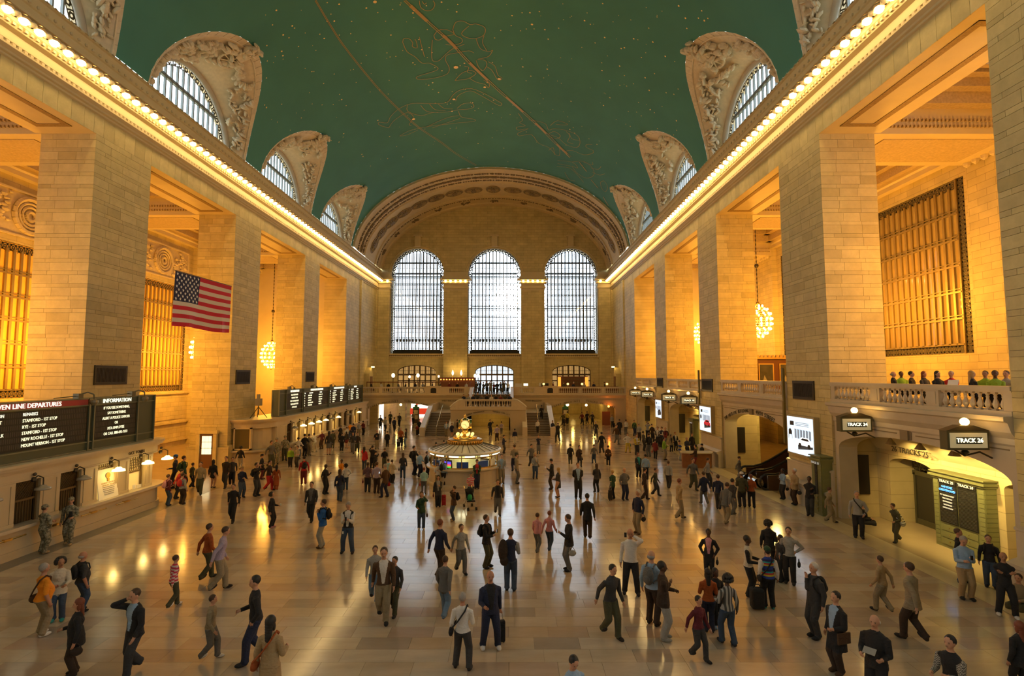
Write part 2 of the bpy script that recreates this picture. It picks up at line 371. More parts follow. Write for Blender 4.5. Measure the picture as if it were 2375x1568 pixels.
    while y < 79.6:
        c = link('cornice_lamp', cupm, co, (s * (W - .86), y, 21.5)); c.scale = (s, 1, 1); link('bulb', blm, c); y += .71
    # rib of keyed stones between cup lamps
    b = MB(); y = 12.6 + .355
    while y < 79.6: b.lathe([(.05, -.16), (.16, -.1), (.2, .02), (.12, .12)], (s * (W - .86), y, 21.5), 6); y += .71
    tag(b.build('lamp_brackets', carved, co), kind='stuff')

# ------------------------------------------------------------------ side galleries
amber = M('amber_lit_glass', (.8, .4, .05), .3, emit=.42, ecol=(1, .36, .015))
sky_pane = M('skylight_glass', (.8, .9, 1), .3, emit=1.6, ecol=(.75, .88, 1))
goldbar = M('gilt_bronze', (.30, .22, .085), .45, .5)
filigree_m = M('dark_filigree', (.10, .08, .04), .6, .3)
def scroll_panel(b, P, a0, a1, z0, z1, t=.05, cell=.5):
    """pierced ornament: rings and crosses in square cells, in a wall plane"""
    na = max(1, round((a1 - a0) / cell)); nz = max(1, round((z1 - z0) / cell))
    for i in range(na):
        for j in range(nz):
            p, q = a0 + (a1 - a0) * i / na, a0 + (a1 - a0) * (i + 1) / na; r_, t_ = z0 + (z1 - z0) * j / nz, z0 + (z1 - z0) * (j + 1) / nz
            ca, cz, h = (p + q) / 2, (r_ + t_) / 2, min(q - p, t_ - r_) / 2
            for k in range(8):
                for rr in ((1.0, .64), (.5, .14)):
                    a, c = 2 * pi * k / 8, 2 * pi * (k + 1) / 8
                    b.add([P(ca + h * rr[0] * cos(a), cz + h * rr[0] * sin(a)), P(ca + h * rr[0] * cos(c), cz + h * rr[0] * sin(c)), P(ca + h * rr[1] * cos(c), cz + h * rr[1] * sin(c)), P(ca + h * rr[1] * cos(a), cz + h * rr[1] * sin(a))], [(0, 1, 2, 3)])
            for dx, dz in ((1, 1), (1, -1), (-1, 1), (-1, -1)):
                b.add([P(ca + dx * h * .62, cz + dz * h * .95), P(ca + dx * h * .95, cz + dz * h * .62), P(ca + dx * h * .2, cz + dz * h * .1)], [(0, 1, 2)])
            b.add([P(p, r_), P(p + .035, r_), P(p + .035, t_), P(p, t_)], [(0, 1, 2, 3)]); b.add([P(p, t_), P(q, t_), P(q, t_ - .035), P(p, t_ - .035)], [(0, 1, 2, 3)])
def grille(name, axis, f, inn, c, hw, zb, zs, zc, nv, hz, bm, fm, pane, border=.5, label=None, parent=None, vw=.07, pane_cells=True, dbl=.12, depth=.14, back=None, filig=True):
    """window: panes, upright and cross bars, pierced border. inn = direction (+1/-1) along the normal axis towards the hall."""
    w = tag(empty(name), label, 'window', None, 'structure') if parent is None else parent
    def P(a, z, d=0): return (f + inn * d, a, z) if axis == 'x' else (a, f + inn * d, z)
    H = lambda a, m=0: arch_h(a, (c, hw - m, zb, zs, zc - m)) if zc > zs else zc - m
    # border
    b = MB(); z_side = zs if zc > zs else zc
    P2 = lambda a, z: P(a, z, .06)
    if border and filig:
        scroll_panel(b, P2, c - hw, c - hw + border, zb, z_side, cell=border); scroll_panel(b, P2, c + hw - border, c + hw, zb, z_side, cell=border); scroll_panel(b, P2, c - hw + border, c + hw - border, zb, zb + border, cell=border)
        if zc == zs: scroll_panel(b, P2, c - hw + border, c + hw - border, zc - border * 1.2, zc, cell=border)
    if zc > zs and border:
        n = 22; rb = zc - zs
        for i in range(n):
            t0, t1 = pi * i / n, pi * (i + 1) / n
            q = lambda t, m: P(c - (hw - m) * cos(t), zs + (rb - m) * sin(t), .06)
            for m0, m1 in ((0, .06), (border - .06, border)): b.add([q(t0, m0), q(t1, m0), q(t1, m1), q(t0, m1)], [(0, 1, 2, 3)])
            tm = (t0 + t1) / 2; h = border * .47
            ca, cz = c - (hw - border / 2) * cos(tm), zs + (rb - border / 2) * sin(tm)
            for k in range(6):
                a, e = 2 * pi * k / 6, 2 * pi * (k + 1) / 6
                b.add([P2(ca + h * cos(a), cz + h * sin(a)), P2(ca + h * cos(e), cz + h * sin(e)), P2(ca + h * .4 * cos(e), cz + h * .4 * sin(e)), P2(ca + h * .4 * cos(a), cz + h * .4 * sin(a))], [(0, 1, 2, 3)])
            b.add([q(t0, 0), q(t0 + .02, 0), q(t0 + .02, border), q(t0, border)], [(0, 1, 2, 3)])
    if b.f: tag(b.build('pierced_border', fm, w), kind='stuff')
    # inner frame edge
    iw = hw - border; b = MB()
    for sx in (-1, 1): b.box(P(c + sx * iw - .05, zb, 0), P(c + sx * iw + .05, z_side, depth))
    b.box(P(c - iw, zb + border - .05, 0), P(c + iw, zb + border + .05, depth)); b.build('frame', bm, w)
    cols = [c - iw + 2 * iw * i / nv for i in range(nv + 1)]; zlv = [zb + border] + list(hz)
    for a in cols[1:-1]:
        top = H(a, border * .8); piece('mullion', bm, P(a - vw / 2, zb + border, 0), P(a + vw / 2, top, depth), w)
    for z in hz:
        half = iw if z <= zs else (hw - border) * sqrt(max(0, 1 - ((z - zs) / max(.01, zc - border - zs))**2)) if zc > zs else iw
        piece('transom', bm, P(c - half, z - .06, -.02), P(c + half, z + .05, depth + .03), w)
        if dbl: piece('transom', bm, P(c - half, z + dbl, -.02), P(c + half, z + dbl + .05, depth + .03), w)
    top = zc if zc == zs else zc
    lv = zlv + [top - border * .3]
    if pane_cells:
        for i in range(nv):
            am = (cols[i] + cols[i + 1]) / 2
            for j in range(len(lv) - 1):
                h = H(am, border * .5)
                if lv[j] < h - .1: piece('pane', pane, P(cols[i] + vw / 2, lv[j], .02), P(cols[i + 1] - vw / 2, min(lv[j + 1], h), .035), w)
    if back is not None: back.append((c, hw, zb, zc))
    return w
wn = 1
for s, side in ((-1, 'left'), (1, 'right')):
    wz = (5.3, 15.4) if s < 0 else (8.1, 18.7)
    ops = [(c, 3.9, wz[0], wz[1], wz[1]) for c in BC]
    gw = struct(arch_wall('wall_gallery_' + side, 'x', s * GB, s * (GB + .6), EAST, 81, 0, 22.3, ops, mas_x), 'back wall of the %s side gallery' % side, 'wall')
    # pilasters and gallery entablature
    for (ya, yb) in PIERS:
        b = MB(); b.box((s * GB, ya, 0), (s * (GB - .5), yb, 19.6)); b.box((s * GB, ya - .1, 19.6), (s * (GB - .6), yb + .1, 19.75)); b.build('pilaster', mas_x, gw)
    b = MB(); b.prism([(s * (GB - d), z) for d, z in ([(0, 19.7), (.5, 19.7), (.5, 20.0), (.62, 20.1), (.62, 20.4), (.95, 20.7), (.95, 20.9), (0, 21)][::s])], EAST, 81); b.build('gallery_cornice', plain, gw)
    b = MB()
    for (ya, yb) in PIERS:   # acanthus consoles on the pilaster tops
        for k in range(7):
            yy = ya + .35 + (yb - ya - .7) * k / 6; b.ball((s * (GB - .72), yy, 19.15), .3, 6, 4, sc=(.8, .75, 1.5)); b.ball((s * (GB - .95), yy, 19.5), .18, 6, 4)
    tag(b.build('acanthus_console', carved, gw), kind='stuff')
    if s < 0:   # wreath panels above the left windows
        for c in BC:
            b = MB(); b.box((s * GB, c - 3.7, 15.9), (s * (GB - .08), c + 3.7, 18.9))
            for a_, z_ in ((c - 3.7, 0), (c + 3.6, 0)): b.box((s * (GB - .08), a_, 15.9), (s * (GB - .2), a_ + .12, 18.9))
            for z_ in (15.85, 18.8): b.box((s * (GB - .08), c - 3.7, z_), (s * (GB - .2), c + 3.7, z_ + .12))
            b.build('wreath_panel', carved, gw)
            b = MB()
            for rr, th in ((1.15, .16), (.85, .09), (.6, .09), (.3, .12)):
                for k in range(20):
                    a, e = 2 * pi * k / 20, 2 * pi * (k + 1) / 20; b.tube((s * (GB - .16), c + rr * cos(a), 17.4 + rr * sin(a)), (s * (GB - .16), c + rr * cos(e), 17.4 + rr * sin(e)), th, n=5)
            rg = random.Random(int(c))
            for k in range(90):
                a = rg.uniform(1.4, 3.5) * rg.choice((-1, 1)); b.ball((s * (GB - .14), c + a, 17.4 + rg.uniform(-1.2, 1.2)), rg.uniform(.1, .24), 5, 4, sc=(.6, 1.3, .7))
            tag(b.build('wreath_carving', carved, gw), kind='stuff')
    gc = None
    b = MB(); 
    b.box((s * PD, EAST, 21.9), (s * (GB + .6), 81, 22.4))
    b.box((s * PD, 65.2, 0), (s * GB, 65.6, 22)); b.box((s * PD, EAST - .3, 0), (s * (GB + .6), EAST, 22.4))
    b.box((s * (PD - .01), EAST, 19.03), (s * (PD + .3), 65.2, 22))
    gc = struct(b.build('ceiling_gallery_' + side, plain), 'coffered ceiling over the %s side gallery' % side, 'ceiling')
    orn = M('moulded_plaster', (.50, .38, .20), .7, noise=.35, nscale=9)
    for (ya, yb) in PIERS:
        b = MB(); b.box((s * (PD + .004), ya + .004, 18.99), (s * (GB - .5), yb - .004, 22)); b.build('beam', plain, gc)
        b = MB(); b.box((s * (PD + .9), ya + .6, 18.95), (s * (GB - 1.5), yb - .6, 18.99)); b.build('beam_ornament', orn, gc)
        b = MB()
        for z_ in (19.3, 19.62):
            x = PD + .2
            while x < GB - .8: b.box((s * x, ya - .12, z_), (s * (x + .1), ya, z_ + .12)); x += .2
        tag(b.build('beam_beading', orn, gc), kind='stuff')
    for bi, (ya, yb) in enumerate(BAYS):
        b = MB()
        for ins, z0, th in ((.0, 20.3, .55), (.55, 20.9, .5), (1.05, 21.35, .45), (1.9, 21.3, .3)):
            xa, xb, a, e = PD + .3 + ins, GB - .5 - ins, ya + ins, yb - ins
            for (p, q, r_, t_) in ((xa, xb, a, a + th), (xa, xb, e - th, e), (xa, xa + th, a, e), (xb - th, xb, a, e)): b.box((s * p, r_, z0), (s * q, t_, 21.95))
        b.build('coffer', orn, gc)
        sk = empty('skylight'); sk.parent = gc
        xa, xb, a, e = PD + 2.6, GB - 2.8, ya + 2.3, yb - 2.3
        b = MB(); b.box((s * xa, a, 21.82), (s * xb, e, 21.9)); b.build('dark_frame', black, sk)
        for i in range(3):
            for j in range(4):
                p = xa + (xb - xa) * (i + .18) / 3; q = xa + (xb - xa) * (i + .82) / 3; r_ = a + (e - a) * (j + .15) / 4; t_ = a + (e - a) * (j + .85) / 4
                piece('pane', sky_pane, (s * p, r_, 21.78), (s * q, t_, 21.83), sk)
    for bi, c in enumerate(BC):
        if bi == 0: continue
        hz = [wz[0] + .5 + (wz[1] - wz[0] - 1) * k / 6 for k in range(1, 6)]
        gl = amber if s < 0 else M('bronzed_glass', (.34, .22, .06), .06, emit=.10, ecol=(1, .55, .08), spec=1)
        grille('window_%d' % wn, 'x', s * (GB + .1), -s, c, 3.9, wz[0], wz[1], wz[1], 13, hz, goldbar, filigree_m, gl, .55, label='gilt barred window in the %s gallery, bay %s' % (side, ('', 'nearest the camera', 'between the second and third piers', 'between the third and fourth piers', 'farthest from the camera')[bi]), vw=.16, dbl=.16); wn += 1
        b = MB(); b.box((s * (GB + .12), c - 4, wz[0] - .1), (s * (GB + .2), c + 4, wz[1] + .1)); struct(b.build('window_%d' % wn, gl), 'lit glazing behind the bars, %s gallery' % side, 'window'); wn += 1

# ------------------------------------------------------------------ vault with lunettes
LC = [-6.3, 7.3, 20.5, 33.7, 46.9, 60.1]; HW, HH, HB = 5.4, 5.65, 23.4
def vx(z): return VA * sqrt(max(0, 1 - ((z - VZ) / VB)**2))
ys = []
for c in LC:
    ys += [c - HW * cos(pi * i / 24) for i in range(25)]
ys = sorted(y for y in ys + [66.0] if y > EAST - .5); ys = [EAST - .5] + ys
def zlow(y):
    for c in LC:
        if abs(y - c) <= HW: return HB + HH * sqrt(max(0, 1 - ((y - c) / HW)**2))
    return HB
ztop = 29.7; tt = math.asin((ztop - VZ) / VB); v = []; nr = 0
for y in ys:
    zl = zlow(y); col = []
    for k in range(8): z = zl + (ztop - zl) * k / 8; col.append((-vx(z), y, z))
    for k in range(33): t = tt + (pi - 2 * tt) * k / 32; col.append((-VA * cos(t), y, VZ + VB * sin(t)))
    for k in range(7, -1, -1): z = zl + (ztop - zl) * k / 8; col.append((vx(z), y, z))
    nr = len(col); v += col
b = MB(); b.v = v; b.f = [(i * nr + j, i * nr + j + 1, (i + 1) * nr + j + 1, (i + 1) * nr + j) for i in range(len(ys) - 1) for j in range(nr - 1)]; b.mi = [0] * len(b.f)
vault = struct(b.build('ceiling', ceil_green, smooth=True), 'teal barrel vault painted with gold constellations', 'ceiling')
rel = M('carved_relief', (.74, .64, .47), .8, noise=.2, nscale=4)
for s, side in ((-1, 'left'), (1, 'right')):
    for li, c in enumerate(LC):
        if c < 0: continue
        N, K = 32, 6; v = []
        def loft(t, w):
            hy, hz = c - HW * cos(t), HB + HH * sin(t); hx = vx(hz); wy, wz_ = c - 4.5 * cos(t), 23.2 + 4.3 * sin(t)
            e = max(w, 0)**1.5 * .35 + w * .65
            return Vector((s * (hx + (18.8 - hx) * e), hy + (wy - hy) * w, hz + (wz_ - hz) * w))
        b = MB()
        for i in range(N + 1):
            t = pi * i / N
            for k in range(K + 1): b.v.append(tuple(loft(t, k / K)))
            wy, wz_ = c - 4.5 * cos(t), 23.2 + 4.3 * sin(t)
            b.v.append((s * 19.5, wy, wz_))
        K2 = K + 2; b.f = [(i * K2 + j, i * K2 + j + 1, (i + 1) * K2 + j + 1, (i + 1) * K2 + j) for i in range(N) for j in range(K2 - 1)]; b.mi = [0] * len(b.f)
        which = ('behind the camera', 'half out of the picture', 'large, nearest in view', 'middle one of the three in view', 'smallest, farthest from the camera')[li - 1]
        hood = struct(b.build('trim_%d' % (3 + li + (10 if s > 0 else 0)), rel, smooth=True), 'carved plaster hood round an arched window, %s side, %s' % (side, which), 'lunette')
        b = MB(); pts = [Vector((s * 18.85, c - 4.45 * cos(pi * i / 28), 23.2 + 4.25 * sin(pi * i / 28))) for i in range(29)]
        for p, q in zip(pts, pts[1:]): b.tube(p, q, .2, n=8, cap=False)
        b.build('roll_moulding', M('grey_plaster', (.46, .41, .33), .6), hood, smooth=True)
        b = MB(); pts = [loft(pi * i / 30, .16) for i in range(31)]
        for p, q in zip(pts, pts[1:]): b.tube(p, q, .06, n=5, cap=False)
        b.build('border_moulding', rel, hood)
        b = MB(); b.box((s * 18.4, c - 6.2, 22.4), (s * 19.6, c + 6.2, 23.22)); b.build('sill', plain, hood)
        if c > 12:
            rg = random.Random(int(c) * 3 + s); b = MB()
            def blob(t, w, r, sc=None):
                p = loft(t, w); q1 = loft(t + .02, w) - p; q2 = loft(t, w + .02) - p; n = q1.cross(q2).normalized()
                if n.x * -s < 0: n = -n
                m = n.to_track_quat('Z', 'Y').to_matrix() @ Matrix.Rotation(rg.uniform(0, 6.3), 3, 'Z')
                r *= 1.25; b.ball(p + n * r * .85, r, 6, 4, sc=sc or (1, rg.uniform(.35, .6), .8), rot=m)
            for br in range(16):
                t = rg.uniform(.3, pi - .3) if br > 5 else pi / 2 + (br - 2.5) * .16; w_ = rg.uniform(.3, .7); dt, dw = rg.uniform(-.05, .05), rg.uniform(-.05, .05)
                for k in range(9):
                    blob(min(pi - .12, max(.12, t)), min(.86, max(.22, w_)), rg.uniform(.12, .27)); t += dt; w_ += dw; dt += rg.uniform(-.02, .02); dw += rg.uniform(-.03, .03)
            for sg in (-1, 1):
                t = pi / 2 + sg * .5
                while .16 < t < pi - .16:
                    for _ in range(4): blob(t, .52 + rg.uniform(-.24, .24), rg.uniform(.1, .2))
                    t += sg * .05
            for k in range(14): blob(pi / 2 + rg.uniform(-.05, .05) + .012 * (k - 7), rg.uniform(-.08, .14), rg.uniform(.14, .26))
            tag(b.build('carved_foliage', rel, hood), kind='stuff')
            # winged wheel in the middle of the hood
            b = MB(); p0 = loft(pi / 2 + .0, .47); q1 = (loft(pi / 2 + .02, .47) - p0).normalized(); q2 = (loft(pi / 2, .5) - p0).normalized(); n = q1.cross(q2).normalized()
            if n.x * -s < 0: n = -n
            P3 = lambda a, z, d: p0 + q1 * a + q2 * z + n * d
            for k in range(16):
                a, e = 2 * pi * k / 16, 2 * pi * (k + 1) / 16; b.tube(P3(.75 * cos(a), .75 * sin(a), .25), P3(.75 * cos(e), .75 * sin(e), .25), .09, n=5)
            for k in range(8): a = 2 * pi * k / 8; b.tube(P3(0, 0, .25), P3(.72 * cos(a), .72 * sin(a), .25), .05, n=4)
            b.ball(P3(0, 0, .3), .16, 6, 4)
            for k in range(6): b.tube(P3(-.15 + k * .09, -.5, .3), P3(-.4 + k * .16, -1.75 - .12 * (k % 3), .2), .1, .03, n=5)
            b.build('winged_wheel', rel, hood)
            b = MB()
            for i in range(1, 30):
                t = pi * i / 30; b.tube(loft(t, .0), loft(t, .15), .012, n=3)
            tag(b.build('hood_joints', joint, hood), kind='stuff')
        grille('window_%d' % wn, 'x', s * 19.2, -s, c, 4.5, 22.3, 23.2, 27.5, 14, (25.6,), M('window_steel', (.20, .22, .21), .5, .3), filigree_m, glass, .45 if c > 12 else 0, label='arched window above the %s cornice, %s' % (side, which), vw=.09, pane_cells=c > 12); wn += 1
        if c < 12: 
            b = MB(); b.box((s * 19.3, c - 4.2, 22.3), (s * 19.32, c + 4.2, 27.2)); b.build('pane', glass, bpy.data.objects['window_%d' % (wn - 1)])
        portal('window_portal', (s * 19.0, c, 25.2), (0, s * pi / 2, 0), 4.0, 8.2)
# ------------------------------------------------------------------ west barrel band and end wall
b = MB(); prof = [(66.0, .0), (66.0, .28), (66.5, .28), (66.55, .18), (67.2, .22), (67.4, .10), (70.8, .10), (71.0, .25), (71.4, .25), (71.45, .05), (76.6, .05), (76.7, .22), (77.2, .22), (77.25, .1), (79.6, .1), (79.7, .3), (80.7, .3)]
K = 48; v = []
for y, ins in prof:
    for k in range(K + 1): t = .075 + (pi - .15) * k / K; v.append((-(VA - ins) * cos(t), y, VZ + (VB - ins) * sin(t)))
b.v = v; b.f = [(j * (K + 1) + k, j * (K + 1) + k + 1, (j + 1) * (K + 1) + k + 1, (j + 1) * (K + 1) + k) for j in range(len(prof) - 1) for k in range(K)]; b.mi = [0] * len(b.f)
archv = struct(b.build('trim_30', M('archivolt_plaster', (.60, .48, .27), .7, noise=.12, nscale=2)), 'deep moulded arch over the three end windows', 'arch')
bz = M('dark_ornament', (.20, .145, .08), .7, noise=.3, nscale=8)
def arcpt(t, y, ins): return Vector((-(VA - ins) * cos(t), y, VZ + (VB - ins) * sin(t)))
for k in range(17):
    t = .28 + (pi - .56) * k / 16; p = arcpt(t, 73.9, .06); n = -(Vector((p.x / VA**2, 0, (p.z - VZ) / VB**2))).normalized(); m = n.to_track_quat('Z', 'Y').to_matrix(); b = MB()
    rb = MB()
    for rr, h in ((1.0, .10), (.34, .22)): 
        b.add([p + m @ Vector((rr * cos(2 * pi * i / 20), rr * 1.25 * sin(2 * pi * i / 20), h)) for i in range(20)] + [p + m @ Vector((rr * cos(2 * pi * i / 20), rr * 1.25 * sin(2 * pi * i / 20), 0)) for i in range(20)], [tuple(range(20))] + [(i, 20 + i, 20 + (i + 1) % 20, (i + 1) % 20) for i in range(20)])
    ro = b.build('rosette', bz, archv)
    b = MB()
    for i in range(12):
        a = 2 * pi * i / 12; b.tube(p + m @ Vector((.3 * cos(a), .37 * sin(a), .16)), p + m @ Vector((.82 * cos(a), 1.02 * sin(a), .12)), .05, .13, n=4)
    for i in range(24):
        a = 2 * pi * i / 24; e = 2 * pi * (i + 1) / 24; b.tube(p + m @ Vector((1.02 * cos(a), 1.28 * sin(a), .08)), p + m @ Vector((1.02 * cos(e), 1.28 * sin(e), .08)), .06, n=4)
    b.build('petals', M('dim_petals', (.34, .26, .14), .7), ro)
b = MB(); rg = random.Random(9)
for k in range(150):
    t = .1 + (pi - .2) * k / 149
    for y_, r_ in ((66.9, .12), (68.0, .22), (69.2, .3), (70.3, .2), (71.2, .12), (77.0, .12), (77.8, .16)):
        b.ball(arcpt(t + rg.uniform(-.004, .004), y_, .12), r_ * rg.uniform(.7, 1.1), 5, 3, sc=(1, 1.2, .6))
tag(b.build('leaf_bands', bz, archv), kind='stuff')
b = MB()
for k in range(11):
    t0 = .3 + (pi - .6) * k / 10
    for q in range(14): b.ball(arcpt(t0 + rg.uniform(-.035, .035), 78.9 + rg.uniform(-.4, .4), .12), rg.uniform(.1, .22), 5, 3)
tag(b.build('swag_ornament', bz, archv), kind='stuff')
WX = (-12.1, 0.0, 12.0); WR = 4.15
west = struct(arch_wall('wall_west', 'y', WEST, 82.4, -19, 19, 9.5, 35, [(x, WR, 10.15, 22.65, 26.8) for x in WX], mas_y, steps=28), 'far end wall with three tall arched windows', 'wall')
struct(arch_wall('wall_west_lower', 'y', WEST, 82.0, -19, 19, 4.15, 9.5, [(x, 3.0, 4.15, 7.35, 8.35) for x in WX], mas_y, steps=14), 'end wall below the windows with three arched doorways', 'wall')
for x in WX:
    b = MB(); pts = [(x - (WR + .35) * cos(pi * i / 30), WEST - .03, 22.65 + (WR + .35) * sin(pi * i / 30)) for i in range(31)]; b.path(pts, .07, 4)
    b.box((x - .45, WEST - .45, 27.0), (x + .45, WEST, 28.6)); b.box((x - .65, WEST - .55, 28.6), (x + .65, WEST, 28.85)); b.box((x - WR - .4, WEST - .25, 9.55), (x + WR + .4, WEST, 10.1)); b.build('window_moulding', plain, west)
    b = MB(); q = x - 4.2
    while q < x + 4.2: b.ball((q, WEST - .25, 9.82), .13, 5, 3, sc=(1.3, .5, 1)); q += .3
    tag(b.build('sill_beading', bz, west), kind='stuff')
    w_ = grille('window_%d' % wn, 'y', 81.0, -1, x, WR, 10.15, 22.65, 26.8, 13, [12.4] + [12.4 + 1.72 * k for k in range(1, 8)], M('window_iron', (.05, .052, .05), .5, .4), M('window_scrollwork', (.045, .045, .042), .6, .3), glass, .55,
           label='tall arched end window, %s' % {WX[0]: 'the one nearest the left wall', WX[1]: 'the middle one', WX[2]: 'the one nearest the right wall'}[x], vw=.13, depth=.14, dbl=.16); wn += 1
    b = MB()
    for k in range(27):
        a = x - 3.6 + 7.2 * k / 26; b.box((a - .04, 82.1, 10.2), (a + .04, 82.2, min(26.4, arch_h(a, (x, WR, 0, 22.65, 26.8)) - .1)))
    for k in range(17): z = 11 + k * .86; b.box((x - 3.9, 82.1, z), (x + 3.9, 82.2, z + .07))
    for k in range(14): a = x - 3.3 + .5 * k + .03; b.lathe([(.09, .5), (.16, .1), (.05, 0)], (a, 81.5, 12.0), 6)
    b.box((x - 3.9, 81.2, 10.15), (x + 3.9, 81.5, 10.7))
    for z in (12.2, 17.3, 22.4): b.box((x - 4.1, 81.3, z), (x + 4.1, 82.2, z + .06))
    b.build('outer_framing', M('window_iron', (.05, .052, .05)), w_)
    portal('window_portal', (x, WEST - .4, 18.2), (-pi / 2, 0, 0), 8.2, 16)
for xa, xb in ((-7.9, -4.2), (4.2, 7.8), (-18.3, -16.35), (16.25, 18.3)):
    b = MB(); b.box((xa, WEST - .45, 4.15), (xb, WEST, 20.0)); pl = b.build('pilaster', mas_y, west); b = MB()
    for d, z0, z1 in ((.0, 20, 20.25), (.1, 20.25, 20.4), (.22, 20.4, 20.6), (.05, 20.6, 21.1), (.35, 21.1, 21.3), (.1, 21.3, 21.5), (.6, 21.62, 21.85), (.3, 21.85, 22.2), (.1, 22.2, 22.9)): b.box((xa - d, WEST - .45 - d, z0), (xb + d, WEST, z1))
    cap_ = b.build('capital', plain, pl)
    n = 5 if xb - xa > 3 else 2
    for k in range(n):
        o = light('POINT', 'unused', (0, 0, 0), 1) if 0 else None
        b = MB(); b.ball(((xa + .3) + (xb - xa - .6) * k / (n - 1), WEST - .85, 21.42), .17, 6, 4); b.build('bulb', bulb, pl)
# doorways behind the west balcony
for x, gm, lab in ((WX[0], M('warm_lit_room', (.6, .35, .1), .5, emit=.5, ecol=(1, .6, .2)), 'left'), (WX[1], M('daylit_lobby', (.8, .9, 1), .5, emit=1.7, ecol=(.75, .9, 1)), 'middle'), (WX[2], M('warm_lit_room', (.6, .35, .1)), 'right')):
    d = tag(empty('door_1'), 'arched glazed doorway behind the far balcony, the %s one' % lab, 'door', None, 'structure')
    b = MB(); b.box((x - 3, 81.5, 4.15), (x + 3, 81.6, 8.4)); b.build('glazing', gm, d)
    b = MB()
    for k in range(8): a = x - 3 + 6 * k / 7; b.box((a - .09, 81.1, 4.15), (a + .09, 81.3, arch_h(min(x + 2.99, max(x - 2.99, a)), (x, 3.0, 0, 7.35, 8.35))))
    b.box((x - 3, 81.05, 6.75), (x + 3, 81.3, 7.0)); b.box((x - 3, 81.1, 5.85), (x + 3, 81.3, 6.0))
    for k in range(21): a = x - 3 + 6 * k / 20; b.box((a - .02, 81.15, 7.0), (a + .02, 81.2, arch_h(min(x + 2.99, max(x - 2.99, a)), (x, 3.0, 0, 7.35, 8.35))))
    b.box((x - 3, 81.15, 7.45), (x + 3, 81.2, 7.5)); pts = [(x - 3 * cos(pi * i / 16), 81.0, 7.35 + 1.0 * sin(pi * i / 16)) for i in range(17)]; b.path(pts, .1, 4)
    b.build('door_frame', M('bronze_door_frame', (.12, .075, .03), .5, .4), d)
arc_text('TO VANDERBILT AVENUE', .27, (0, WEST - .02, .55), 8.62, 's', bz, west, spread=.56); arc_text('THE CAMPBELL APARTMENT', .27, (0, WEST - .02, .1), 8.62, 's', bz, west, spread=.62)
# east wall behind the camera
struct(arch_wall('wall_east', 'y', EAST - .6, EAST, -19, 19, 0, 35, [(x, 4.15, 10, 22, 26.8) for x in WX], plain, steps=8), 'end wall behind the camera', 'wall')
b = MB(); b.box((-40, -26, -1), (40, -24, 60)); struct(b.build('wall_daylight_block', M('daylight_block_brick', (.12, .10, .08), .8)), 'unseen dark building added to block daylight from the windows behind the camera', 'building')  # out of view, added to cut the daylight through the east windows
for x in WX: portal('window_portal', (x, EAST + .1, 18.2), (pi / 2, 0, 0), 8.2, 16)
# ------------------------------------------------------------------ balustrades
def baluster_mesh(h):
    k = 'bal%.2f' % h
    if k not in UNIT:
        b = MB(); p = [(.075, 0), (.075, .06), (.045, .09), (.085, .2), (.095, .3), (.07, .42), (.04, .56), (.055, .66), (.04, .7), (.075, .8), (.075, .88)]
        b.box((-.085, -.085, 0), (.085, .085, .06 * h / .88)).box((-.085, -.085, h - .06), (.085, .085, h)); b.lathe([(r, z * h / .88) for r, z in p], n=7)
        me = bpy.data.meshes.new('baluster'); me.from_pydata(b.v, [], b.f); me.materials.append(marble); UNIT[k] = me
    return UNIT[k]
def balustrade(parent, P, a0, a1, z, h, groups, per, solid=.55, ends=.3):
    """P(a, d, z) -> point; a along, d across (0 front)"""
    b = MB()
    def bx(p, q, d0, d1, z0, z1): b.box(P(p, d0, z0), P(q, d1, z1))
    bx(a0, a1, -.04, .34, z, z + .16); bx(a0, a1, -.06, .36, z + h - .15, z + h); bx(a0, a1, -.02, .3, z + h - .2, z + h - .15)
    L = (a1 - a0 - 2 * ends - solid * (groups - 1)) / groups; cur = a0; spots = []
    bx(a0, a0 + ends, 0, .3, z + .16, z + h - .15)
    cur = a0 + ends
    for g_ in range(groups):
        for k in range(per): spots.append(cur + L * (k + .5) / per)
        cur += L; e = cur + (solid if g_ < groups - 1 else ends); bx(cur, e, 0, .3, z + .16, z + h - .15)
        if g_ < groups - 1: bx(cur + .12, e - .12, -.02, .0, z + .25, z + h - .25)
        cur = e
    o = b.build('balustrade', marble, parent); me = baluster_mesh(h - .36)
    for a in spots: link('baluster', me, o, P(a, .15, z + .16))
    return o
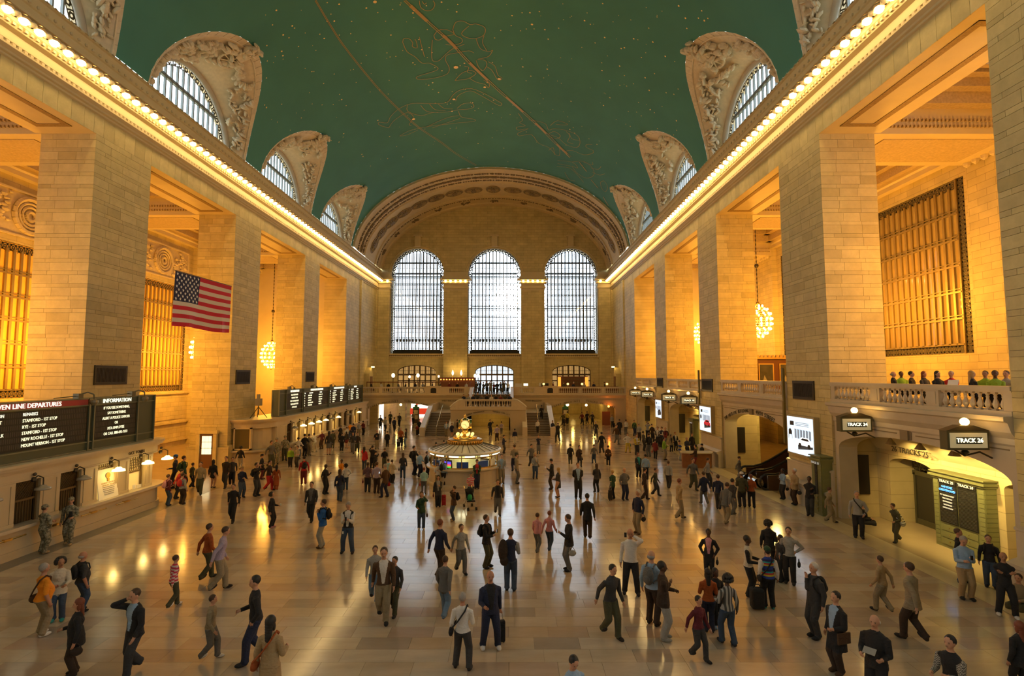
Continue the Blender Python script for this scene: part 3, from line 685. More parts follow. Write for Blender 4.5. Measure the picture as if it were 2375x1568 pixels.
# ------------------------------------------------------------------ right side balconies and lower arches
yel_wall = masonry('lit_yellow_masonry', 1, 1.2, .62, (.58, .47, .24), (.54, .43, .21))
XF = 18.42
for bi, (ya, yb) in enumerate(BAYS):
    c = BC[bi]
    where = ('behind the camera', 'nearest in view', 'over the escalators', 'second beyond the escalators', 'farthest from the camera')[bi]
    o = struct(arch_wall('wall_balcony_right', 'x', XF, 19.3, ya, yb, 0, 5.0, [(c, (yb - ya) / 2 - .28, 0, 3.35, 4.22)], marble, steps=24), 'stone balcony front with a low arch, right side, ' + where, 'balcony')
    b = MB(); b.box((XF, ya, 4.99), (GB, yb, 5.42)); b.build('slab', marble, o)
    b = MB(); b.prism([(XF, 4.55), (XF - .05, 4.62), (XF - .05, 4.8), (XF - .2, 5.0), (XF - .3, 5.3), (XF - .42, 5.36), (XF - .42, 5.5), (XF, 5.52)], ya, yb); b.build('moulding', marble, o)
    b = MB(); b.box((XF - .03, c - .3, 4.24), (XF, c + .3, 4.6)); b.box((XF - .04, c - .2, 4.22), (XF - .1, c + .2, 4.6))
    for p, q in ((ya + .3, c - .5), (c + .5, yb - .3)): b.box((XF - .02, p, 4.42), (XF, q, 4.46))
    b.build('panel_edge', joint, o)
    balustrade(o, lambda a, d, z: (XF - .1 + d, a, z), ya, yb, 5.5, .95, 3, 9)
    if bi in (1, 3, 4, 0):
        # vestibule behind the arch
        bw = struct(arch_wall('wall_vestibule', 'x', 20.4, 20.9, ya, yb, 0, 5, [(c + 2.5, 1.25, 0, 2.72, 3.05), (c - 3.3, 1.4, 0, 2.72, 3.05)], yel_wall, steps=12), 'yellow lit wall with two doorways behind the low arch, ' + where, 'wall')
        b = MB(); b.prism([(20.4, 3.3), (19.9, 3.9), (19.3, 4.2), (19.3, 4.99), (20.4, 4.99)], ya, yb); b.build('curved_soffit', plain, bw)
        b = MB(); b.box((22.0, ya, 0), (22.1, yb, 5)); b.build('door_backing', black, bw)
        for dc in (c + 2.5, c - 3.3):
            b = MB(); b.box((20.9, dc - 1.5, 0), (22.0, dc - 1.25, 3.2)).box((20.9, dc + 1.25, 0), (22.0, dc + 1.5, 3.2)).box((20.9, dc - 1.5, 3.0), (22, dc + 1.5, 3.2)); b.build('reveal', yel_wall, bw)
            d = tag(empty('door_2'), 'track doorway with a pierced fanlight, %s arch, %s one' % (where, 'far' if dc > c else 'near'), 'door', None, 'structure')
            b = MB(); 
            for q in (-1.1, -.9, .0, 1.1): b.box((21.4, dc + q - .05, 0), (21.5, dc + q + .05, 2.3))
            b.box((21.4, dc - 1.2, 2.2), (21.5, dc + 1.2, 2.4)); b.box((21.42, dc - 1.1, 0), (21.48, dc + 1.1, .25)); b.build('door_frame', gbronze, d)
            b = MB(); b.box((21.44, dc - 1.1, 0), (21.46, dc + 1.1, 2.2)); b.build('glass', M('dark_glass', (.03, .028, .02), .08), d)
            b = MB(); scroll_panel(b, lambda a, z: (21.4, a, z), dc - 1.2, dc + 1.2, 2.42, 3.0, cell=.45); b.build('fanlight', gbronze, d)
        for q in (-3.2, -1.6, 0, 1.6):
            if bi == 0: continue
            s_ = empty('spot_lamp', (0, 0, 0), 'small bell-shaped spot lamp, %s of the %s' % (('nearest', 'second', 'third', 'farthest')[round((q + 3.2) / 1.6)], ('arches behind the camera', 'nearest arch in view', '', 'third arch in view', 'farthest arch')[bi]), 'lamp', 'bell spots under the right arches')
            b = MB(); b.lathe([(.05, .25), (.09, .18), (.2, 0), (.17, 0)], (18.95, c + q, 3.85), 10); b.tube((18.95, c + q, 4.1), (18.95, c + q, 4.25), .02); b.build('shade', M('spot_shade', (.2, .14, .06), .5), s_)
            light('SPOT', 'arch_spot', (18.95, c + q, 3.8), 420, (1, .70, .22), .08, (0, radians(-40), 0), 2.1)
    # dark tall panel on the jamb
    b = MB(); b.box((19.35, yb - .1, 1.1), (19.95, yb - .025, 2.95)); o2 = tag(b.build('notice_case', M('black_case', (.025, .022, .018), .3)), 'tall blank black notice case in the low arch, ' + where, 'notice case'); 
    
    b = MB(); b.box((18.3, yb - .02, 0), (20.9, yb, 4.99)); b.build('jamb', yel_wall, o)
    if bi != 2:
        # hanging track signs
        for si, q in enumerate((c - 3.85, c + 1.6)):
            if bi == 0: continue
            t = empty('track_sign', (0, 0, 0), 'lit track lantern on a bracket, %s low arch, %s one' % (where, 'near' if q < c else 'far'), 'sign', 'lit track lanterns along the right wall')
            x0, x1 = 16.85, 18.2; z0, z1 = 4.38, 5.0
            b = MB(); b.box((x0, q, z0), (x1, q + .3, z1)); b.build('case', gbronze, t)
            b = MB(); b.box((x0 + .08, q - .03, z0 + .07), (x1 - .08, q, z1 - .07)); b.build('panel', M('opal_panel', (.55, .48, .3), .5, emit=.25, ecol=(1, .8, .4)), t)
            b = MB(); b.box((x0 + .26, q - .05, z0 + .2), (x1 - .26, q - .03, z1 - .2)); b.build('name_plate', M('dark_plate', (.03, .03, .02), .4), t)
            text('TRACK %d' % (26 - 2 * si - 4 * (bi - 1)), .19, ((x0 + x1) / 2, q - .07, (z0 + z1) / 2), 's', white_glow, t)
            b = MB(); b.prism([(x0 - .05, z1), (x1 + .05, z1), ((x0 + x1) / 2 + .2, z1 + .17), ((x0 + x1) / 2 - .2, z1 + .17)], q - .02, q + .32); 
            b.path([(18.4, q + .15, 4.1), (18.0, q + .15, 4.3), (17.5, q + .15, 4.18), (17.2, q + .15, 4.36)], .03, 5); b.lathe([(.02, -.22), (.12, -.08), (.05, 0)], ((x0 + x1) / 2, q + .15, z0), 8); b.build('bracket', bronze, t)
            b = MB(); b.ball(((x0 + x1) / 2, q + .1, z1 + .28), .13, 10, 8); b.build('globe', M('warm_globe', (1, .7, .3), .5, emit=14, ecol=(1, .62, .18)), t)
            light('POINT', 'globe_light', ((x0 + x1) / 2, q - .15, z1 + .3), 14, size=.15)
# left wall between piers down to the floor: string courses
for bi, c in enumerate(BC):
    b = MB(); ya, yb = BAYS[bi]
    for z in (5.0, 2.2, .5): b.box((-GB, ya, z), (-GB + .2, yb, z + .18))
    b.box((-GB, ya + 1, 2.6), (-GB + .06, yb - 1, 4.8)); b.build('panelling', mas_x, bpy.data.objects['wall_gallery_left'])
# ------------------------------------------------------------------ track cabinet
kio = M('cabinet_green', (.17, .18, .075), .45)
def cabinet(yn, yf, x0, x1, labels, blue, lab, zt=2.95):
    t = empty('track_cabinet', (0, 0, 0), lab, 'cabinet')
    b = MB(); b.box((x0, yn, 0), (x1, yf, zt - .25)); b.build('body', kio, t)
    b = MB(); z = .12; 
    while z < zt - .35: 
        b.box((x0 + .03, yn - .012, z + .01), (x1 - .02, yn, z + .15)); b.box((x0 - .012, yn + .02, z + .01), (x0, yn + .24, z + .15)); b.box((x0 - .012, yf - .24, z + .01), (x0, yf - .02, z + .15)); z += .165
    tag(b.build('side_slats', kio, t), kind='stuff')
    b = MB(); 
    for d, z0, z1 in ((.06, zt - .28, zt - .2), (.12, zt - .2, zt - .12), (.03, zt - .12, zt - .05), (.1, zt - .05, zt)): b.box((x0 - d, yn - d, z0), (x1 + .02, yf + d, z1))
    b.build('cornice', kio, t)
    n = len(labels); w_ = (yf - yn - .56) / n
    for i, tx in enumerate(labels):
        p = yn + .28 + w_ * (n - 1 - i) + .03; q = p + w_ - .06
        b = MB(); b.box((x0 - .03, p, .98), (x0, q, zt - .45)); s_ = b.build('screen', M('display_black', (.02, .02, .018), .25), t)
        b = MB()
        for k in range(28): z = 1.04 + (zt - 1.55) * k / 28; b.box((x0 - .034, p + .04, z), (x0 - .03, q - .04, z + .012))
        b.build('display_rows', M('display_line', (.05, .05, .045), .5), s_)
        b = MB(); b.box((x0 - .05, p, zt - .43), (x0, q, zt - .29)); b.build('name_plate', darkm, t); text(tx, .15, (x0 - .065, (p + q) / 2, zt - .36), 'e', M('plate_letters', (.8, .8, .75), .5, emit=.3), t)
        for k in range(3):
            b = MB(); b.box((x0 - .025, p + .03, .14 + .27 * k), (x0, q - .03, .37 + .27 * k)); d = b.build('drawer', kio, t); b = MB(); b.ball((x0 - .04, (p + q) / 2, .26 + .27 * k), .02, 6, 4); b.build('knob', brass, d)
        if blue and i == 0:
            for k, s2 in enumerate(('4:49 PEAK', 'CRESTWOOD')): text(s2, .12, (x0 - .05, (p + q) / 2, 2.38 - k * .13), 'e', M('blue_letters', (.1, .4, 1), .5, emit=1.6), t)
            for k, s2 in enumerate(('MT VERNON WEST', 'FLEETWOOD', 'BRONXVILLE', 'TUCKAHOE', 'CRESTWOOD')): text(s2, .075, (x0 - .05, (p + q) / 2, 2.05 - k * .12), 'e', M('grey_letters', (.6, .6, .55), .5, emit=.5), t)
    return t
cabinet(19.2, 21.5, 19.95, 20.4, ('TRACK 25', 'TRACK 24'), True, 'green two-screen track cabinet with brass-knobbed drawers inside the nearest arch')
cabinet(25.5, 26.3, 17.75, 18.3, ('TRACK 26',), False, 'narrow green track cabinet against the second right pier', 2.85)
cabinet(45.2, 46.2, 18.45, 18.9, ('TRACK 27',), False, 'green track cabinet beside the third right arch', 3.0)
text('26 TRACKS 25', .34, (20.1, 22.9, 3.45), 'e', bronze, bw, name='lettering')
arc_text('THE METLIFE BUILDING', .33, (XF - .03, BC[2], -7.2), 11.64, 'e', bronze, bpy.data.objects['wall_balcony_right.002'], a_mid=pi / 2 + .212, spread=.33)
arc_text('45TH STREET', .36, (XF - .03, BC[2], -7.2), 11.64, 'e', bronze, bpy.data.objects['wall_balcony_right.002'], a_mid=pi / 2 - .155, spread=.19)
# escalator hall
b = MB(); b.box((27, 29.4, 0), (27.2, 38.7, 5)); b.box((19.3, 29.4, 0), (27, 29.5, 5)); struct(b.build('wall_escalator_hall', yel_wall), 'wall behind the escalators', 'wall')
light('POINT', 'hall_light', (21, 36.5, 4.2), 210, (1, .68, .2), .3); light('POINT', 'hall_light', (24, 31, 4.2), 120, (1, .68, .2), .3)
esc = empty('escalator', (0, 0, 0), 'pair of dark escalators rising under the second right arch', 'escalator')
stl = M('steel_deck', (.32, .27, .18), .3, .9); rub = M('black_rubber', (.015, .015, .015), .35)
def ez(x): t = min(1, max(0, (x - 18.6) / 7.5)); return 4.6 * (t * t * (3 - 2 * t) * .35 + t * .65)
for k, y in enumerate((31.2, 32.6, 34.0)):
    xs = [17.9 + .5 * i for i in range(18)]; b = MB(); r_ = MB()
    for p, q in zip(xs, xs[1:]):
        b.hexa([(p, y - .12, ez(p)), (q, y - .12, ez(q)), (q, y + .12, ez(q)), (p, y + .12, ez(p)), (p, y - .05, ez(p) + .85), (q, y - .05, ez(q) + .85), (q, y + .05, ez(q) + .85), (p, y + .05, ez(p) + .85)])
        r_.tube((p, y, ez(p) + .93), (q, y, ez(q) + .93), .07, n=8)
    r_.path([(17.9 - .46 * sin(a), y, .47 + .46 * cos(a)) for a in [pi * i / 8 for i in range(9)]], .07, 8)
    pn = b.build('side_panel', M('brown_glass_panel', (.08, .04, .02), .15), esc); r_.build('handrail', rub, esc)
    if k < 2:
        b = MB(); x = 18.0
        while x < 26: b.box((x, y + .14, ez(x) - .05), (x + .32, y + 1.26, ez(x + .3))); x += .3
        b.build('steps', stl, esc); b = MB(); b.tube((17.5, y + .25, .35), (17.5, y + 1.15, .35), .3, n=14); b.build('balustrade_drum', M('polished_steel', (.6, .6, .58), .12, 1), esc)
# ------------------------------------------------------------------ plinths, dados, pier fittings
for i, (ya, yb) in enumerate(PIERS):
    if i == 0: continue
    b = MB(); yn = ya - .05; b.prism([(18.3, 0), (17.95, 0), (17.95, .95), (17.85, 1.0), (17.85, 1.12), (18.05, 1.2), (18.2, 1.25), (18.2, 2.05), (18.15, 2.08), (18.15, 2.16), (18.3, 2.2)], ya - .06, yb + .06); b.build('plinth', marble, wl[1, i])
    if i > 1:
        b = MB(); b.prism([(-18.3, 0), (-18.12, 0), (-18.12, 1.5), (-18.2, 1.6), (-18.3, 1.62)], ya - .05, yb + .05); b.box((-21.2, ya - .16, 0), (-18.12, ya, 1.5)); b.box((-21.2, ya - .2, 1.4), (-18.1, ya, 1.5)); b.build('plinth', stone, wl[-1, i])
def vent(x, n, y0, y1, z0, z1, lab):
    t = empty('wall_grille', (0, 0, 0), lab, 'grille'); b = MB(); b.box((x, y0, z0), (x + n * .07, y1, z1)); b.build('frame', bronze, t)
    b = MB(); k = y0 + .12
    while k < y1 - .12: b.box((x + n * .07, k, z0 + .14), (x + n * .085, k + .035, z1 - .14)); k += .09
    for z in (z0 + .07, z1 - .09): b.box((x + n * .07, y0 + .06, z), (x + n * .09, y1 - .06, z + .03))
    b.build('bars', darkm, t)
vent(-18.3, 1, 26.1, 28.3, 6.3, 7.3, 'black rectangular grille on the left pier behind the long departures board'); vent(-18.3, 1, 39.5, 41.6, 6.1, 7.2, 'black rectangular grille on the left pier below the flag'); vent(-18.3, 1, 52.9, 55.1, 6.1, 7.15, 'small black grille on the third left pier above the far board')
vent(18.3, -1, 26.7, 28.7, 5.5, 6.5, 'large black grille on the right pier above the white car screen'); vent(18.3, -1, 40.2, 42.4, 5.5, 6.5, 'black grille on the right pier above the red car screen'); vent(18.3, -1, 53.4, 55.5, 5.5, 6.5, 'smallest black grille, on the far right pier')
scr_w = M('screen_glow', (.7, .85, 1), .3, emit=1.5, ecol=(.66, .84, 1)); scr_g = M('screen_grey', (.3, .35, .4), .3, emit=.4, ecol=(.5, .65, .85))
def screen(y0, y1, z0, z1, car, lab):
    t = empty('video_screen', (0, 0, 0), lab, 'screen'); x = 18.3
    b = MB(); b.box((x, y0 - .1, z0 - .1), (x - .28, y1 + .1, z1 + .1)); b.build('case', M('tan_case', (.42, .33, .17), .5), t); b = MB(); b.box((x - .28, y0, z0), (x - .295, y1, z1)); s_ = b.build('display', scr_w, t)
    Wd, H = y1 - y0, z1 - z0; P = lambda a, z: (x - .30, y1 - a * Wd, z0 + z * H)   # a runs left to right as seen
    def poly(name, m, pts, d=0): b = MB(); n = len(pts); b.add([(P(a, z)[0] - d, P(a, z)[1], P(a, z)[2]) for a, z in pts], [tuple(range(n))]); b.build(name, m, s_)
    for k in range(6): poly('building', scr_g, [(.3 + k * .11, .42), (.38 + k * .11, .42), (.38 + k * .11, .66), (.3 + k * .11, .68)])
    poly('road', M('screen_road', (.12, .15, .2), .3, emit=.15), [(.42, .12), (.98, .2), (.98, .3), (.42, .3)])
    poly('figure', M('screen_dark', (.05, .05, .06), .3, emit=.05), [(.05, .38), (.2, .38), (.19, .6), (.12, .68), (.06, .62)]); poly('figure_dress', scr_w, [(.04, .2), (.22, .2), (.18, .5), (.08, .5)], .002)
    cm = {'white': M('screen_white', (1, 1, 1), .3, emit=2.2), 'red': M('screen_red', (.7, .03, .05), .3, emit=.7), 'grey': M('screen_dark2', (.1, .14, .2), .3, emit=.2)}[car]
    poly('car_picture', cm, [(.4, .25), (.4, .36), (.48, .4), (.56, .47), (.82, .47), (.92, .38), (.97, .36), (.97, .26)], .004); poly('car_windows', M('screen_dark', (.05, .05, .06)), [(.53, .39), (.6, .45), (.8, .45), (.86, .39)], .006)
    for ca in (.5, .84): poly('wheel', M('screen_dark', (.05, .05, .06)), [(ca + .055 * cos(q), .25 + .055 * sin(q) * Wd / H) for q in [2 * pi * i / 12 for i in range(12)]], .006)
    poly('picture_block', M('screen_dark', (.05, .05, .06)), [(.12, .76), (.28, .76), (.28, .88), (.12, .88)])
    for k in range(3): poly('text_line', scr_g, [(.34, .85 - k * .04), (.85, .85 - k * .04), (.85, .865 - k * .04), (.34, .865 - k * .04)])
    for k in (1, 2): poly('panel_joint', scr_g, [(0, k / 3), (1, k / 3), (1, k / 3 + .003), (0, k / 3 + .003)])
    poly('panel_joint', scr_g, [(.5, 0), (.504, 0), (.504, 1), (.5, 1)])
screen(26.5, 28.95, 2.62, 4.55, 'white', 'bright video screen showing a white car on the nearest right pier'); screen(40.1, 42.4, 2.4, 4.3, 'red', 'video screen showing a red car on the middle right pier'); screen(53.3, 55.4, 2.4, 4.2, 'grey', 'small video screen showing a grey car, farthest right pier')
for y, x in ((29.45, 18.2), (42.75, 18.2)):
    b = MB(); b.box((x - .12, y - .06, 3.0 if y < 30 else 3.2), (x, y + .1, 7.2)); tag(b.build('conduit_post', M('olive_conduit', (.22, .17, .05), .4, .4)), 'tall narrow olive post on the edge of the %s right pier' % ('nearer' if y < 30 else 'middle'), 'post')
# ------------------------------------------------------------------ ticket offices
creamst = M('ticket_office_stone', (.55, .45, .28), .45, noise=.12, nscale=1.5); dark_inside = M('dark_office', (.05, .035, .015), .5); litp = M('lit_office', (.8, .6, .25), .5, emit=.5, ecol=(1, .68, .2)); litw = M('poster_paper', (.85, .78, .55), .5, emit=.12, ecol=(1, .85, .5))
FX = -15.8
def ticket_office(name, y0, y1, lab, centers, zt, lit, rnd=1.1, near_end=False):
    t = tag(empty(name), lab, 'ticket office', None)
    def prof(d0, d1, za, zb, nm, m, dy=0):   # band following the plan with a rounded end
        b = MB(); pts = []
        if not near_end:
            pts = [(FX + d0, y0)] + [(FX + d0 - rnd * (1 - cos(a)) * 1.0, y1 - rnd + (rnd + d0) * sin(a)) for a in [pi / 2 * i / 8 for i in range(9)]] + [(-18.3, y1 + d0), (-18.3, y0)]
        else:
            pts = [(-18.3, y0 - d0)] + [(FX + d0 - rnd * (1 - cos(a)), y0 + rnd - (rnd + d0) * sin(a)) for a in [pi / 2 * (8 - i) / 8 for i in range(9)]] + [(FX + d0, y1), (-18.3, y1)]
        b.prism(pts, za, zb, 'z'); return b.build(nm, m, t)
    prof(.14, 0, 0, .3, 'base', creamst); prof(.06, 0, .3, 1.05, 'base', creamst); prof(.3, 0, 1.05, 1.17, 'counter', marble)
    prof(-.30, 0, 1.17, zt - .5, 'core', creamst)
    prof(0, 0, zt - .62, zt - .3, 'frieze', creamst); prof(.08, 0, zt - .3, zt - .2, 'cornice', creamst); prof(.2, 0, zt - .2, zt - .1, 'cornice', creamst); prof(.26, 0, zt - .1, zt, 'cornice', creamst)
    prof(.02, 0, zt - .68, zt - .62, 'cornice', creamst)
    edges = [y0 if not near_end else y0 + rnd]
    hwid = .52
    for c in centers: edges += [c - hwid, c + hwid]
    edges.append(y1 - rnd if not near_end else y1)
    for p, q in zip(edges[::2], edges[1::2]):
        if q - p < .05: continue
        b = MB(); b.box((FX - .3, p, 1.17), (FX, q, zt - .62)); b.box((FX, p + .12, 1.25), (FX + .03, p + .2, zt - .75)); b.box((FX, q - .2, 1.25), (FX + .03, q - .12, zt - .75)); b.box((FX, p + .06, zt - .78), (FX + .06, q - .06, zt - .68)); b.box((FX, p + .04, 1.17), (FX + .05, q - .04, 1.3)); b.build('pilaster', creamst, t)
    for k, c in enumerate(centers):
        wn_ = empty('ticket_window'); wn_.parent = t; on = k in lit
        b = MB(); b.box((FX - .29, c - hwid, 1.17), (FX - .25, c + hwid, zt - .62)); b.build('opening', litp if on else dark_inside, wn_)  # backing sheet: unlit interior put in as dark colour, lit one as glow
        b = MB()
        for q in range(9): yq = c - hwid + .06 + (2 * hwid - .12) * q / 8; b.box((FX - .2, yq - .012, 1.2 if not on else 2.1), (FX - .17, yq + .012, 2.0 if not on else 2.75))
        for q in range(-7, 8):
            b.tube((FX - .19, max(c - hwid, min(c + hwid, c + q * .13 - .35)), 2.05), (FX - .19, max(c - hwid, min(c + hwid, c + q * .13 + .35)), zt - .66), .008, n=3); b.tube((FX - .19, max(c - hwid, min(c + hwid, c + q * .13 + .35)), 2.05), (FX - .19, max(c - hwid, min(c + hwid, c + q * .13 - .35)), zt - .66), .008, n=3)
        b.box((FX - .21, c - hwid, 2.0), (FX - .15, c + hwid, 2.08)); b.box((FX - .21, c - hwid, zt - .72), (FX - .15, c + hwid, zt - .62)); b.box((FX - .2, c - hwid, 1.17), (FX - .12, c - hwid + .07, zt - .62)); b.box((FX - .2, c + hwid - .07, 1.17), (FX - .12, c + hwid, zt - .62)); b.build('bronze_grille', M('window_bronze', (.16, .11, .05), .5, .5), wn_)
    # brass rail along the base
    for p in centers[:-1]:
        b = MB(); b.tube((FX + .32, p + .25, .84), (FX + .32, p + 1.6, .84), .03, n=6); b.tube((FX + .12, p + .9, .84), (FX + .32, p + .9, .84), .02, n=5); b.box((FX + .28, p + .75, .8), (FX + .36, p + 1.05, .88)); b.build('brass_rail', brass, t)
    return t
def counter_lamp(y, z, on, lab, g='shaded lamps over the ticket windows'):
    t = empty('counter_lamp', (0, 0, 0), lab, 'lamp', g); x = FX + .42
    b = MB(); b.path([(FX + .02, y, z + .35), (FX + .2, y, z + .5), (x, y, z + .42), (x, y, z + .12)], .022, 5); b.ball((FX + .04, y, z + .35), .1, 6, 5); b.ball((FX + .08, y, z + .55), .07, 6, 4); b.build('bracket', bronze, t)
    b = MB(); b.lathe([(.05, .16), (.12, .13), (.14, .08), (.25, .05), (.27, -.03), (.25, -.03)], (x, y, z), 14); b.build('shade', M('lit_shade', (1, .8, .4), .4, emit=7, ecol=(1, .68, .2)) if on else M('grey_shade', (.35, .33, .27), .4, .3), t, smooth=True)
    if on: light('POINT', 'counter_light', (x, y, z - .15), 14, (1, .66, .2), .12)
c1 = [8.63 + 1.93 * k for k in range(10)]
t1 = ticket_office('ticket_office', EAST, 28.2, 'nearer stone ticket office with rounded corner under the New Haven board', c1, 3.45, (8, 9))
for k, c in enumerate(c1):
    if k > 4: counter_lamp(c + .15, 2.42, k in (8, 9), ('dark shaded lamp over a closed window at the picture edge', 'dark shaded lamp beside the left soldier', 'dark shaded lamp above the right soldier', 'lit lamp over the standing poster', 'lit lamp over the tours counter window')[k - 5])
counter_lamp(27.6, 2.42, True, 'lit lamp at the rounded corner of the nearer ticket office')
text('GCT TOURS', .2, (FX + .02, 25.9, 3.0), 'w', bronze, t1)
b = MB(); b.hexa([(FX + .05, 23.6, 1.18), (FX + .08, 23.6, 1.18), (FX + .08, 24.75, 1.18), (FX + .05, 24.75, 1.18), (FX - .14, 23.6, 2.5), (FX - .11, 23.6, 2.5), (FX - .11, 24.75, 2.5), (FX - .14, 24.75, 2.5)])
po = tag(b.build('poster_board', litw), 'cream poster board with a clock picture leaning in a lit ticket window', 'poster')
b = MB(); b.tube((FX - .04, 24.2, 2.2), (FX - .02, 24.2, 2.2), .13, n=14); b.box((FX - .03, 24.14, 1.95), (FX, 24.26, 2.07)); b.build('clock_picture', M('ochre_print', (.5, .3, .05), .5), po)
for k, tx in enumerate(('GRAND CENTRAL', 'OFFICIAL TOURS')): text(tx, .1, (FX - .01 + .02 * k, 24.2, 1.88 - .1 * k), 'w', M('ochre_print', (.5, .3, .05)), po, ext=.002)
for k in range(5):
    b = MB(); b.box((FX + .012 + .01 * k, 23.85 + .02 * k, 1.7 - .08 * k), (FX + .03 + .012 * k, 24.55 - .02 * k, 1.715 - .08 * k)); b.build('print_line', M('grey_print', (.25, .2, .12), .6), po)
b = MB(); b.box((FX - .12, 25.9, 1.18), (FX - .1, 26.1, 1.4)); b.box((FX - .16, 26.2, 1.18), (FX - .1, 26.5, 1.34)); tag(b.build('leaflets', M('white_paper', (.8, .8, .72), .6)), 'small white leaflets on the tours counter', 'leaflets')
c2 = [43.6 + 1.82 * k for k in range(12)]
t2 = ticket_office('ticket_office', 39.2, 66.5, 'farther stone ticket office with a row of lit windows under the second board', c2, 3.45, (1, 2, 3, 4, 6, 10), near_end=True, rnd=1.8)
b = MB(); b.box((-18.0, 39.2, 1.3), (-16.9, 39.4, 2.75)); wn_ = empty('end_window'); wn_.parent = t2; b.build('opening', M('olive_glass', (.10, .08, .03), .15), wn_)
b = MB(); 
for (p, q, r_, s_) in ((-18.1, -16.8, 2.75, 2.85), (-18.1, -16.8, 1.2, 1.3), (-18.1, -18.0, 1.2, 2.85), (-16.9, -16.8, 1.2, 2.85)): b.box((p, 39.14, r_), (q, 39.4, s_))
b.build('frame', creamst, wn_)
names2 = 'first second third fourth fifth sixth seventh eighth ninth tenth eleventh twelfth'.split()
for k in (1, 2, 3, 4, 6, 10, 0, 5, 8): counter_lamp(c2[k], 2.4, k in (1, 2, 3, 4, 6, 10), '%s shaded lamp over the %s window of the farther ticket office' % ('lit' if k in (1, 2, 3, 4, 6, 10) else 'unlit', names2[k]))
# ------------------------------------------------------------------ departure boards
ltx = M('board_letters', (.95, .95, .7), .5, emit=1.7, ecol=(1, .96, .62), sample=False); htx = M('header_letters', (1, 1, .85), .5, emit=1.5, ecol=(1, 1, .8), sample=False); redh = M('red_header', (.30, .03, .02), .5, emit=.12); bp_ = M('board_face', (.012, .013, .01), .35); cellm = M('flap_cell', (.05, .045, .035), .5)
def board(y0, y1, z0, z1, secs, lab, zf0, zf1):
    """secs: (ya, yb, header, red, rows[(text, frac)])"""
    t = empty('departures_board', (0, 0, 0), lab, 'board'); x = -16.1
    b = MB(); b.box((x - .55, y0, z0), (x, y1, z1)); b.build('cabinet', boardgreen, t)
    b = MB()
    for z in (z0, z0 + .36, z1 - .34, z1 - .05): b.box((x, y0, z), (x + .07, y1, z + .05))
    yy = y0
    for sec in secs: b.box((x, sec[0] - .1, z0), (x + .1, sec[0] - .03, z1)); b.box((x, sec[1] + .03, z0), (x + .1, sec[1] + .1, z1))
    for yq in (y0, y1 - .06): b.box((x, yq, z0), (x + .1, yq + .06, z1)); b.box((x - .5, yq - .03, z0), (x - .44, yq + .05, z1))
    b.build('rails', M('board_rail', (.2, .21, .14), .4, .4), t)
    for ya, yb, hd, red, rws, cols in secs:
        s_ = empty('board_section'); s_.parent = t
        b = MB(); b.box((x, ya, zf0), (x + .04, yb, zf1)); b.build('face', bp_, s_)
        b = MB(); b.box((x, ya, z1 - .3), (x + .05, yb, z1 - .06)); b.build('header', redh if red else boardgreen, s_)
        text(hd, .26, (x + .07, (ya + yb) / 2, z1 - .18), 'w', htx, s_, sx=min(1, (yb - ya) / (len(hd) * .19)))
        b = MB(); n = len(rws); rh = (zf1 - zf0) / (n + .3)
        for k in range(n):
            q = ya + .08
            while q < yb - .1: b.box((x + .04, q, zf1 - rh * (k + 1.0) + .02), (x + .046, q + .06, zf1 - rh * (k + .25) + .02)); q += .085
        tag(b.build('flap_cells', cellm, s_), kind='stuff')
        for k, rw in enumerate(rws):
            for tx, fr_, al in rw:
                text(tx, rh * .74, (x + .055, ya + (yb - ya) * fr_, zf1 - rh * (k + .62) + .02), 'w', ltx if not (k == 0 and cols) else htx, s_, align=al, ext=.004, sx=.84)
    return t
Lf, Ce = 'LEFT', 'CENTER'
def rw(a, b_): return [(a, .27, Lf), (b_, .53, Lf)]
r1 = [rw('DESTINATION', 'REMARKS'), rw('BRIDGEPORT', 'STAMFORD - 1ST STOP'), rw('STAMFORD', 'RYE - 1ST STOP'), rw('SO NORWALK', 'STAMFORD - 1ST STOP'), rw('HARRISON', 'NEW ROCHELLE - 1ST STOP'), rw('STAMFORD', 'MOUNT VERNON - 1ST STOP')]
r2 = [[(q, .5, Ce)] for q in ('IF YOU SEE SOMETHING,', 'SAY SOMETHING', 'ALERT A POLICE OFFICER', 'OR', 'MTA EMPLOYEE', 'OR CALL 888-692-7233')]
board(8, 27.4, 3.46, 5.78, [(16.6, 23.1, 'NEW HAVEN LINE DEPARTURES', True, r1, True), (23.5, 26.1, 'INFORMATION', False, r2, False)], 'long green departures board reading New Haven Line Departures above the nearer ticket office', 3.9, 5.4)
r3 = [[('SEE OTHER BOARD', .5, Ce)], [('THE NEXT TRAIN', .5, Ce)], [('FOR THE HARLEM LINE', .5, Ce)], [('TRACKS ARE POSTED', .5, Ce)], [('AT THE GATE', .5, Ce)]]
def r4(l): return [[('TRK', .02, Lf), ('DESTINATION', .2, Lf), ('REMARKS', .62, Lf)]] + [[(str(20 + 3 * k), .02, Lf), (d, .16, Lf), (q, .58, Lf)] for k, (d, q) in enumerate(l)]
hl = [('WHITE PLAINS', 'FORDHAM - 1ST'), ('CRESTWOOD', 'MELROSE - 1ST'), ('SOUTHEAST', 'WHITE PLAINS'), ('NO WHITE PLAINS', 'FORDHAM'), ('MOUNT KISCO', 'SCARSDALE')]
hd_ = [('POUGHKEEPSIE', 'TARRYTOWN'), ('CROTON HARMON', 'YONKERS - 1ST'), ('GREYSTONE', 'HARLEM 125'), ('TARRYTOWN', 'MARBLE HILL'), ('BEACON', 'OSSINING')]
